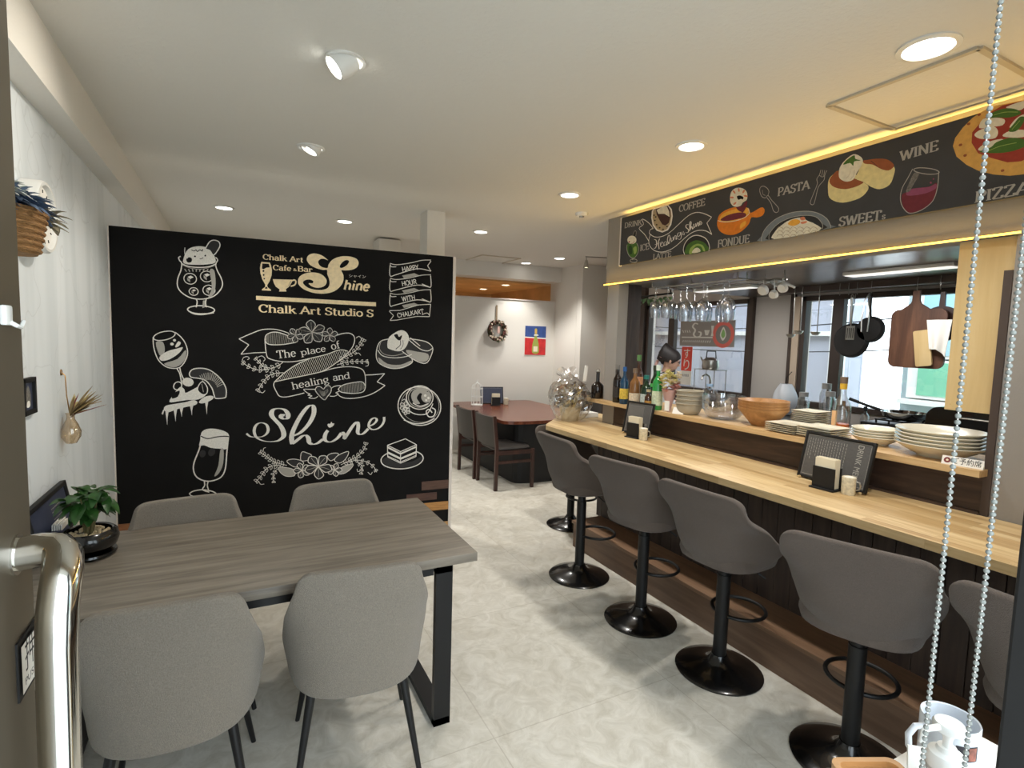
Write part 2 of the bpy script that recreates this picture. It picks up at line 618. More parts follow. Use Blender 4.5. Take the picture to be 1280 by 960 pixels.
# stroke letters on a 100-unit cap height; straight strokes end in serifs drawn as short bars
def arc(cx, cy, rx, ry, a0, a1, n=10):
    return [(cx + rx * cos(radians(a0 + (a1 - a0) * i / n)), cy + ry * sin(radians(a0 + (a1 - a0) * i / n))) for i in range(n + 1)]
GL = {
 'A': (74, [[(4, 0), (37, 100)], [(37, 100), (70, 0)], [(17, 34), (57, 34)]], [(4, 0, 26), (70, 0, 26)]),
 'B': (66, [[(14, 0), (14, 100)], [(14, 98), (36, 98)] + arc(36, 75, 18, 23, 90, -90) + [(14, 52)], [(14, 52), (38, 52)] + arc(38, 27, 22, 25, 90, -90) + [(14, 2)]], [(11, 0, 20), (11, 100, 20)]),
 'C': (70, [arc(38, 50, 30, 48, 42, 318, 18), [(61, 66), (61, 96)]], []),
 'D': (74, [[(14, 0), (14, 100)], [(14, 98), (30, 98)] + arc(32, 50, 34, 48, 90, -90, 14) + [(14, 2)]], [(11, 0, 20), (11, 100, 20)]),
 'E': (62, [[(14, 0), (14, 100)], [(14, 98), (54, 98)], [(14, 51), (44, 51)], [(14, 2), (56, 2)], [(54, 98), (54, 80)], [(56, 2), (56, 22)], [(44, 42), (44, 60)]], [(11, 0, 16), (11, 100, 16)]),
 'F': (58, [[(14, 0), (14, 100)], [(14, 98), (52, 98)], [(14, 51), (42, 51)], [(52, 98), (52, 78)], [(42, 42), (42, 60)]], [(14, 0, 28), (11, 100, 16)]),
 'H': (76, [[(14, 0), (14, 100)], [(62, 0), (62, 100)], [(14, 51), (62, 51)]], [(14, 0, 26), (14, 100, 26), (62, 0, 26), (62, 100, 26)]),
 'I': (30, [[(15, 0), (15, 100)]], [(15, 0, 28), (15, 100, 28)]),
 'K': (72, [[(14, 0), (14, 100)], [(14, 42), (60, 100)], [(30, 60), (64, 0)]], [(14, 0, 26), (14, 100, 26), (60, 100, 22), (64, 0, 24)]),
 'L': (58, [[(14, 0), (14, 100)], [(14, 2), (52, 2)], [(52, 2), (52, 26)]], [(14, 100, 26), (11, 0, 16)]),
 'N': (78, [[(14, 0), (14, 100)], [(14, 100), (64, 0)], [(64, 0), (64, 100)]], [(14, 0, 26), (10, 100, 20), (64, 100, 26)]),
 'O': (76, [arc(38, 50, 32, 48, 0, 360, 24)], []),
 'P': (62, [[(14, 0), (14, 100)], [(14, 98), (34, 98)] + arc(34, 72, 22, 26, 90, -90) + [(14, 46)]], [(14, 0, 28), (11, 100, 16)]),
 'R': (72, [[(14, 0), (14, 100)], [(14, 98), (34, 98)] + arc(34, 74, 22, 24, 90, -90) + [(14, 50)], [(34, 50), (64, 0)]], [(14, 0, 26), (11, 100, 16), (66, 0, 16)]),
 'S': (58, [[(48, 76)] + arc(29, 75, 20, 23, 20, 200, 10) + [(16, 58), (42, 44)] + arc(29, 25, 22, 25, 40, -170, 12), [(49, 74), (49, 96)], [(8, 26), (8, 4)]], []),
 'T': (66, [[(33, 0), (33, 100)], [(5, 98), (61, 98)], [(5, 98), (5, 76)], [(61, 98), (61, 76)]], [(33, 0, 28)]),
 'U': (76, [[(14, 100), (14, 30)] + arc(38, 28, 24, 27, 180, 360, 10) + [(62, 30), (62, 100)]], [(14, 100, 26), (62, 100, 26)]),
 'W': (100, [[(6, 100), (30, 0)], [(30, 0), (50, 92)], [(50, 92), (70, 0)], [(70, 0), (94, 100)]], [(8, 100, 24), (92, 100, 24)]),
 'Y': (70, [[(6, 100), (35, 48)], [(64, 100), (35, 48)], [(35, 48), (35, 0)]], [(35, 0, 26), (6, 100, 24), (64, 100, 24)]),
 'Z': (62, [[(8, 98), (54, 98)], [(54, 98), (8, 2)], [(8, 2), (56, 2)], [(8, 98), (8, 78)], [(56, 2), (56, 24)]], []),
 'a': (56, [[(12, 54)] + arc(27, 50, 16, 18, 150, 0, 8) + [(43, 12), (46, 2), (54, 3)], arc(27, 19, 18, 19, 70, 370, 14)], []),
 'c': (50, [arc(29, 34, 22, 33, 40, 320, 16)], []),
 'd': (62, [arc(28, 34, 22, 33, 0, 360, 18), [(50, 100), (50, 0)]], [(44, 100, 16), (54, 0, 14)]),
 'e': (54, [[(10, 37), (46, 37)] + arc(28, 34, 20, 33, 8, 320, 18)], []),
 'f': (40, [[(18, 0), (18, 76)] + arc(34, 78, 16, 22, 180, 60, 6), [(6, 64), (36, 64)]], [(18, 0, 28)]),
 'g': (56, [arc(26, 44, 19, 22, 0, 360, 16), [(38, 62), (50, 68)], [(16, 26), (10, 14), (20, 4), (40, 0), (50, -12), (40, -28), (20, -30), (8, -20), (14, -4), (22, 2)]], []),
 'h': (62, [[(13, 0), (13, 100)], [(13, 48)] + arc(31, 46, 18, 20, 150, 0, 8) + [(49, 0)]], [(13, 0, 24), (9, 100, 14), (49, 0, 22)]),
 'i': (30, [[(15, 0), (15, 66)], [(15, 84), (15, 98)]], [(15, 0, 26), (11, 66, 14)]),
 'k': (62, [[(13, 0), (13, 100)], [(13, 28), (46, 66)], [(27, 42), (54, 0)]], [(13, 0, 24), (9, 100, 14), (46, 66, 20), (54, 0, 20)]),
 'l': (30, [[(15, 0), (15, 100)]], [(15, 0, 26), (11, 100, 14)]),
 'n': (62, [[(13, 0), (13, 66)], [(13, 48)] + arc(31, 46, 18, 20, 150, 0, 8) + [(49, 0)]], [(13, 0, 24), (9, 66, 14), (49, 0, 22)]),
 'o': (56, [arc(28, 33, 22, 33, 0, 360, 18)], []),
 'p': (62, [[(13, -30), (13, 66)], arc(34, 33, 21, 33, 0, 360, 18)], [(13, -30, 24), (9, 66, 14)]),
 'r': (46, [[(13, 0), (13, 66)], [(13, 46), (20, 58), (30, 64), (38, 62)], [(38, 62), (38, 52)]], [(13, 0, 26), (9, 66, 14)]),
 's': (44, [arc(22, 50, 13, 15, 20, 200, 8) + [(14, 38), (31, 28)] + arc(21, 17, 15, 16, 40, -160, 8), [(36, 48), (36, 63)], [(7, 18), (7, 4)]], []),
 't': (40, [[(18, 90), (18, 14)] + arc(30, 14, 12, 13, 180, 300, 6), [(5, 64), (34, 64)]], []),
 'u': (62, [[(13, 66), (13, 20)] + arc(30, 18, 17, 18, 180, 330, 8) + [(49, 20)], [(49, 66), (49, 0)]], [(9, 66, 14), (45, 66, 14), (53, 0, 12)]),
 '&': (70, [[(62, 50), (50, 20), (28, 0), (10, 14), (12, 36), (40, 66), (40, 88), (28, 98), (16, 86), (24, 62), (64, 2)]], []),
 ' ': (30, [], []),
}
STY = {'bold': (19, 8, 1, 0), 'serif': (13, 6, 1, 0), 'thin': (15, 13, 0, 0), 'italic': (19, 15, 0, 0.22), 'sans': (9, 9, 0, 0)}

def letters(F, txt, x0, z0, x1, z1, H, m, style):
    T, t, serif, shear = STY[style]
    wtot = sum(GL[c][0] for c in txt)
    L = hypot(x1 - x0, z1 - z0)
    ux, uz = (x1 - x0) / L, (z1 - z0) / L
    kx = L / wtot
    ky = H / 100
    cx = 0
    # upright boards: letters stand square to the baseline
    def P(p, off):
        lx = (p[0] + off) * kx + p[1] * ky * shear
        lz = p[1] * ky
        return (x0 + lx * ux - lz * uz, z0 + lx * uz + lz * ux)
    k = (kx + ky) / 2
    for c in txt:
        w_, st, se = GL[c]
        for pl in st:
            F.nib([P(p, cx) for p in pl], T * k, t * k, m, atan2(uz, ux))
        if serif:
            for sx, sy, sw in se:
                yy = sy - 3 if sy >= 60 else sy + 3
                F.ribbon([P((sx - sw / 2, yy), cx), P((sx + sw / 2, yy), cx)], 6 * k, m)
        cx += w_
    return F

def font_text(F, txt, x0, z0, x1, H, m, z1=None, align=True):
    """sans or Japanese lettering from the built-in font, flattened to mesh faces in the board plane"""
    cu = bpy.data.curves.new('lettering', 'FONT')
    cu.body = txt
    cu.size = H * 1.35
    o = bpy.data.objects.new('lettering', cu)
    COL.objects.link(o)
    dg = bpy.context.evaluated_depsgraph_get()
    me = bpy.data.meshes.new_from_object(o.evaluated_get(dg))
    bpy.data.objects.remove(o)
    if not me.vertices:
        return F
    xs = [v.co.x for v in me.vertices]
    a, b = min(xs), max(xs)
    k = (x1 - x0) / max(1e-6, b - a)
    z1 = z0 if z1 is None else z1
    sl = (z1 - z0) / max(1e-6, (x1 - x0))
    y = F.y()
    vs = [F.bm.verts.new((x0 + (v.co.x - a) * k, y, z0 + v.co.y + sl * (v.co.x - a) * k)) for v in me.vertices]
    for p in me.polygons:
        try:
            f = F.bm.faces.new([vs[i] for i in p.vertices])
            f.material_index = F.mi(m)
            f.normal_update()
            if f.normal.y > 0:
                f.normal_flip()
        except ValueError:
            pass
    bpy.data.meshes.remove(me)
    return F

INK = {'w': 'chalk', 'g': 'chalk_fine', 'k': 'chalkboard', 'd': 'ink_dark', 'c': 'ink_cream', 's': 'chalk_grey'}
INKS = dict(ink_dark=(44, 43, 43), ink_cream=(244, 222, 180), G=(74, 110, 44), D=(40, 70, 30), L=(150, 176, 90), W=(226, 218, 196), R=(156, 58, 44), T=(170, 150, 118), B=(66, 40, 34),
            b=(60, 52, 36), O=(222, 126, 36), Y=(232, 168, 62), V=(110, 42, 52), P=(214, 130, 96), S=(116, 122, 126), A=(226, 208, 148), N=(150, 84, 50), X=(140, 72, 100), C=(214, 164, 86))
for k_, c_ in INKS.items():
    M[k_ if k_.startswith('ink') else 'ink_' + k_] = mat('paint_' + k_.lower(), c_, 0.8, noise=(40, 0.1))

def draw(parent, name, label, items, sc=0.001, dx=0.0, grey=None):
    F = Flat()
    for it in items:
        kind, wd, col, ex = it[:4]
        m = INK.get(col, 'ink_' + col)
        P = [(it[4][i] * sc + dx, it[4][i + 1] * sc) for i in range(0, len(it[4]), 2)]
        wd *= sc
        if kind == 'l':
            F.ribbon(catmull(P, ex), wd, m, ex)
        elif kind == 'p':
            for a, b in (zip(P, P[1:] + P[:1]) if ex else zip(P, P[1:])):
                F.ribbon([a, b], wd, m)
        elif kind == 'n':
            F.nib(catmull(P), wd, ex * sc, m)
        elif kind == 'f':
            F.face(catmull(P, True, 3), m)
        elif kind == 'F':
            F.face(P, m)
        elif kind == 't':
            if ord(it[5][0]) > 255:
                font_text(F, it[5], P[0][0], P[0][1], P[1][0], wd * 0.8, m, P[1][1])
            else:
                letters(F, it[5], P[0][0], P[0][1], P[1][0], P[1][1], wd, m, ex)
    o = F.ob(name, parent)
    return part_label(o, label)

ART = {
 'b': [
  ('chalk_drawing', 'chalk drawing of a parfait glass with an ice cream scoop', [('l',6.7,'w',0,[392,2083,381,2073,387,2054,398,2038,392,1991,375,1941,371,1893,388,1855,430,1823,477,1811,533,1816,582,1837,619,1879,633,1920,623,1964,603,2007,594,2047,606,2077,594,2094]),('f',0,'w',0,[410,2039,413,2085,435,2131,478,2154,530,2157,569,2133,589,2096,591,2058,537,2042,476,2035]),('l',7.0,'w',0,[395,2038,433,2022,493,2019,554,2029,599,2053]),('l',3.8,'g',0,[399,2029,450,2011,519,2011,594,2041]),('f',0,'k',0,[459,2065,457,2056,452,2049,444,2045,436,2044,429,2047,424,2053,422,2062,424,2070,429,2078,437,2082,445,2083,453,2080,458,2073]),('l',4.0,'w',1,[459,2065,457,2056,452,2049,444,2045,436,2044,429,2047,424,2053,422,2062,424,2070,429,2078,437,2082,445,2083,453,2080,458,2073]),('l',4.0,'w',0,[418,2141,416,2110,421,2086,434,2074]),('f',0,'k',0,[480,2090,479,2087,478,2085,475,2084,473,2084,471,2085,470,2087,469,2089,470,2092,471,2094,473,2095,476,2095,478,2094,479,2093]),('f',0,'k',0,[539,2100,539,2098,537,2095,535,2094,533,2094,531,2095,529,2097,529,2099,529,2102,531,2104,533,2105,535,2106,537,2105,539,2103]),('l',4.0,'k',0,[501,2078,511,2077,522,2086]),('l',4.8,'k',0,[454,2131,469,2124,482,2133,488,2122,504,2135,516,2127,519,2141]),('f',0,'d',0,[537,2150,561,2193,588,2206,615,2197,620,2168,595,2120,581,2110,563,2138]),('l',6.0,'w',0,[537,2150,561,2193,588,2206,615,2197,620,2168,595,2120,583,2109]),('l',5.0,'w',1,[480,1937,474,1922,462,1911,447,1906,431,1909,418,1917,410,1931,409,1946,415,1961,427,1972,442,1976,458,1974,471,1966,479,1953]),('F',0,'g',0,[427,1948,444,1935,444,1917,428,1930]),('F',0,'w',0,[430,1953,448,1962,464,1953,444,1939]),('l',4.8,'w',1,[576,1959,570,1944,558,1933,542,1928,526,1930,513,1939,505,1952,504,1968,510,1982,522,1993,538,1998,554,1996,567,1988,575,1974]),('F',0,'g',0,[522,1970,540,1957,540,1938,523,1952]),('F',0,'w',0,[525,1975,544,1984,560,1975,540,1961]),('l',5.0,'w',1,[488,1856,484,1845,475,1837,464,1834,453,1836,444,1842,438,1852,437,1863,442,1873,450,1881,461,1884,473,1883,482,1877,488,1867]),('F',0,'g',0,[450,1864,463,1855,462,1841,451,1851]),('F',0,'w',0,[453,1867,466,1874,477,1868,463,1858]),('l',5.0,'w',1,[587,1868,580,1854,569,1843,554,1839,538,1841,526,1849,518,1862,517,1877,523,1892,535,1902,550,1907,565,1904,578,1896,586,1883]),('F',0,'g',0,[534,1880,552,1867,551,1849,536,1862]),('F',0,'w',0,[538,1884,555,1893,571,1884,552,1871]),('f',0,'g',0,[558,2004,585,2006,592,1917,578,1846,547,1825,570,1896]),('p',5.7,'g',0,[414,2003,424,1986]),('p',5.7,'g',0,[436,2004,443,1987]),('p',6.0,'g',0,[458,2006,462,1989]),('p',6.0,'g',0,[481,2008,480,1990]),('p',6.0,'g',0,[503,2010,499,1992]),('p',5.7,'g',0,[526,2011,519,1993]),('p',6.0,'g',0,[549,2013,538,1995]),('p',6.0,'g',0,[571,2015,557,1996]),('l',7.0,'w',0,[477,1811,482,1791,476,1756]),('l',7.0,'w',0,[535,1814,531,1789,534,1759]),('l',7.0,'w',1,[583,1741,575,1730,552,1720,520,1715,486,1714,455,1719,433,1729,426,1740,435,1752,457,1761,488,1767,523,1767,554,1762,576,1753]),('l',5.0,'w',0,[430,1729,462,1711,514,1709,580,1724]),('F',0,'g',0,[516,1803,529,1804,525,1758,512,1753])]),
  ('chalk_drawing', 'chalk drawing of a tilted wine glass', [('l',5.7,'w',1,[352,1579,348,1565,333,1551,309,1539,282,1532,257,1530,238,1535,231,1545,235,1558,250,1572,273,1584,300,1591,326,1593,344,1588]),('l',6.0,'w',0,[229,1550,229,1506,237,1453,257,1399,294,1360,336,1348,374,1355,405,1396,421,1451,411,1510,386,1554,353,1586]),('f',0,'g',0,[243,1516,280,1522,292,1478,283,1429,260,1438]),('f',0,'w',0,[262,1423,304,1459,364,1480,394,1488,372,1450,320,1409,273,1397]),('f',0,'w',0,[356,1534,355,1530,353,1527,349,1525,346,1525,342,1527,340,1530,339,1533,340,1537,343,1540,346,1542,350,1542,353,1541,355,1538]),('f',0,'w',0,[343,1509,342,1504,339,1501,335,1499,330,1499,326,1501,324,1504,323,1508,324,1513,327,1516,331,1518,335,1518,339,1516,342,1513]),('f',0,'w',0,[351,1494,369,1527,383,1518,377,1502,359,1487]),('f',0,'g',0,[286,1379,362,1410,410,1471,407,1411,370,1365,327,1355]),('l',6.6,'w',0,[357,1348,373,1315,380,1274,385,1240]),('l',6.6,'w',0,[374,1355,380,1318,393,1281,399,1268])]),
  ('chalk_drawing', 'chalk drawing of a dripping pizza slice', [('f',0,'d',0,[438,1290,430,1318,453,1344,506,1349,555,1333,610,1281,643,1216,644,1162,634,1147,583,1144,573,1163,559,1216,525,1265,486,1281]),('l',6.9,'w',1,[438,1290,430,1318,453,1344,506,1349,555,1333,610,1281,643,1216,644,1162,634,1147,583,1144,573,1163,559,1216,525,1265,486,1281]),('p',4.4,'g',0,[489,1301,509,1259]),('p',4.4,'g',0,[500,1309,516,1264]),('p',4.6,'g',0,[512,1315,523,1268]),('p',4.4,'g',0,[525,1319,531,1270]),('p',4.4,'g',0,[538,1321,538,1271]),('p',4.6,'g',0,[551,1320,546,1271]),('p',4.6,'g',0,[564,1317,553,1269]),('p',4.4,'g',0,[576,1312,561,1265]),('p',4.6,'g',0,[588,1304,567,1261]),('p',4.4,'g',0,[599,1295,573,1255]),('p',4.6,'g',0,[608,1284,579,1247]),('p',4.4,'g',0,[615,1271,583,1239]),('p',4.6,'g',0,[621,1257,588,1231]),('p',4.6,'g',0,[625,1242,589,1221]),('l',6.6,'w',1,[379,1250,383,1240,382,1228,377,1217,368,1209,358,1205,348,1207,341,1213,337,1223,338,1235,343,1246,351,1254,362,1258,372,1256]),('f',0,'w',0,[452,1250,446,1238,436,1230,422,1227,408,1230,396,1239,389,1250,388,1264,393,1275,403,1283,417,1286,431,1283,443,1275,451,1263]),('f',0,'w',0,[311,1124,335,1174,374,1224,398,1207,405,1184,446,1206,490,1228,529,1200,518,1163,474,1138,416,1136,363,1128]),('f',0,'w',0,[279,1075,291,1100,348,1112,406,1122,449,1135,472,1121,459,1101,405,1089,347,1073,300,1055]),('f',0,'w',0,[481,1121,513,1154,553,1163,569,1151,552,1131,503,1111]),('f',0,'k',0,[485,1240,507,1259,532,1220,528,1179,502,1172,475,1202]),('l',5.8,'w',1,[485,1240,507,1259,532,1220,528,1179,502,1172,475,1202]),('l',3.3,'g',0,[500,1245,509,1188]),('f',0,'k',0,[325,1148,338,1184,371,1199,359,1159]),('l',5.5,'w',0,[267,1045,279,1075,271,1042]),('f',0,'w',0,[288,1069,306,1073,299,1020,296,970,292,1010]),('f',0,'w',0,[335,1073,353,1077,347,1033,344,992,340,1025]),('f',0,'w',0,[370,1084,389,1088,382,1052,380,1022,376,1046]),('f',0,'w',0,[429,1102,448,1106,441,1066,439,1031,435,1059]),('f',0,'w',0,[518,1132,537,1136,530,1083,527,1035,523,1074])]),
  ('chalk_drawing', 'chalk drawing of a tall glass of dark beer with foam', [('f',0,'w',0,[489,892,495,915,520,933,560,936,611,924,649,903,659,879,652,862,644,792,599,795,548,803,508,823,478,822,485,858]),('l',8.1,'w',0,[491,892,482,812,447,711,442,654,460,606,504,577,554,573,606,595,633,652,644,769,655,874]),('l',6.9,'k',0,[489,887,529,868,579,877,630,880,657,876]),('f',0,'g',0,[604,783,624,787,620,688,595,625,565,604,591,678]),('f',0,'d',0,[514,757,509,748,502,742,493,741,486,744,481,752,479,763,481,774,486,783,493,789,501,790,509,786,514,779,516,768]),('f',0,'d',0,[569,761,562,752,552,746,543,746,535,752,531,762,531,774,535,786,543,796,552,802,561,801,569,796,573,786,573,774]),('l',7.2,'w',0,[504,577,506,544,493,515,533,495]),('l',7.2,'w',0,[529,575,522,543,529,510]),('l',7.2,'w',0,[414,494,439,510,493,515,553,498,583,472]),('l',6.0,'w',0,[414,494,433,476,493,466])]),
  ('shop_logo', 'cream painted shop logo with a large swash letter and cup', [('f',0,'c',0,[1165,2135,1176,2158,1204,2173,1239,2173,1274,2161,1309,2134,1285,2142,1260,2140,1242,2123,1246,2101,1267,2083,1304,2079,1311,2103,1332,2135,1368,2159,1412,2172,1464,2174,1508,2161,1522,2132,1509,2100,1472,2079,1427,2071,1400,2069,1415,2036,1413,1990,1391,1951,1354,1918,1310,1900,1260,1893,1203,1897,1147,1916,1113,1944,1106,1973,1116,2003,1148,2027,1196,2040,1246,2037,1281,2018,1299,1990,1292,1959,1267,1940,1232,1933,1196,1942,1177,1959,1186,1963,1203,1964,1208,1978,1189,1988,1165,1986,1144,1975,1140,1960,1154,1943,1182,1926,1232,1918,1274,1922,1307,1938,1319,1969,1314,2006,1303,2035,1301,2065,1274,2063,1232,2071,1190,2089,1169,2114]),('f',0,'k',0,[1389,2096,1399,2119,1423,2142,1445,2147,1454,2137,1442,2114,1416,2093,1397,2087]),('t',36,'c','bold',[880,2105,1142,2105],'Chalk Art'),('t',36,'c','bold',[944,2037,1062,2039],'Cafe'),('t',18,'c','bold',[1074,2041,1098,2041],'&'),('t',36,'c','bold',[1103,2041,1204,2042],'Bar'),('F',0,'c',0,[872,2087,926,2086,933,2065,938,2037,936,2001,922,1956,907,1930,910,1916,932,1899,930,1893,873,1892,874,1900,894,1917,895,1933,877,1967,865,2010,863,2045,867,2071]),('F',0,'k',0,[878,2076,918,2077,924,2053,903,2050,886,2038,875,2042]),('f',0,'k',0,[890,2026,889,2023,888,2021,885,2019,883,2019,880,2020,879,2022,878,2025,879,2028,881,2030,883,2032,886,2032,888,2031,890,2029]),('f',0,'k',0,[891,1999,890,1996,889,1994,886,1993,884,1993,882,1994,880,1995,880,1998,881,2000,882,2002,884,2004,886,2004,889,2003,890,2001]),('f',0,'k',0,[894,1973,893,1971,892,1969,890,1968,888,1968,886,1969,885,1970,884,1972,885,1975,886,1976,888,1977,890,1978,892,1977,893,1975]),('F',0,'k',0,[898,1919,905,1919,910,1906,892,1905]),('F',0,'c',0,[943,1974,1068,1979,1065,1959,1047,1928,1027,1911,1030,1894,983,1891,986,1907,962,1923,949,1949]),('l',9.8,'c',0,[1065,1970,1082,1978,1092,1968,1085,1945,1058,1932]),('l',3.0,'k',0,[1059,1969,1043,1932]),('t',70,'c','italic',[1412,1933,1597,1933],'hine'),('t',23,'w','sans',[1453,2026,1574,2027],'シャイン'),('F',0,'c',0,[837,1853,1649,1852,1650,1822,837,1825]),('t',53,'c','bold',[851,1742,1632,1743],'Chalk Art Studio S')]),
  ('chalk_drawing', 'chalk drawing of a folded ribbon reading happy hour', [('l',6.2,'w',0,[1752,2134,1753,2056,1802,2070,1956,2125,2067,2115]),('l',5.0,'w',0,[1752,2149,1801,2143,1903,2164,1994,2192,2066,2200]),('l',5.0,'w',0,[1752,2144,1762,2125,1798,2127]),('p',6.5,'w',0,[2066,2193,2040,2154,2067,2115]),('F',0,'g',0,[1843,2065,1937,2090,1978,2075,1858,2046]),('l',6.2,'w',0,[1753,2023,1754,1945,1797,1953,1958,2001,2064,1990]),('l',5.0,'w',0,[1753,2038,1802,2032,1905,2052,1996,2079,2068,2087]),('l',5.0,'w',0,[1753,2033,1763,2014,1800,2016]),('l',6.5,'w',0,[2065,2081,2069,1996,2037,1999,1997,2012]),('F',0,'g',0,[1844,1953,1938,1977,1979,1962,1860,1934]),('l',6.5,'w',0,[1754,1912,1755,1833,1798,1841,1959,1888,2066,1876]),('l',5.0,'w',0,[1754,1927,1803,1920,1906,1939,1998,1965,2070,1972]),('l',5.0,'w',0,[1754,1922,1764,1902,1801,1905]),('l',6.5,'w',0,[2067,1967,2071,1881,2039,1885,1999,1898]),('F',0,'g',0,[1845,1841,1940,1864,1981,1848,1861,1821]),('p',5.2,'w',0,[1750,1790,1782,1759,1756,1721,1806,1726,1961,1761,2061,1763,2069,1860,1973,1850,1830,1801,1750,1795]),('l',5.2,'w',0,[2001,1776,2041,1791,2062,1772]),('t',36,'w','thin',[1845,2093,1974,2122],'HAPPY'),('t',36,'w','thin',[1844,1985,1960,2011],'HOUR'),('t',36,'w','thin',[1845,1870,1949,1890],'WITH'),('t',35,'w','thin',[1813,1744,2017,1787],'CHALKART')]),
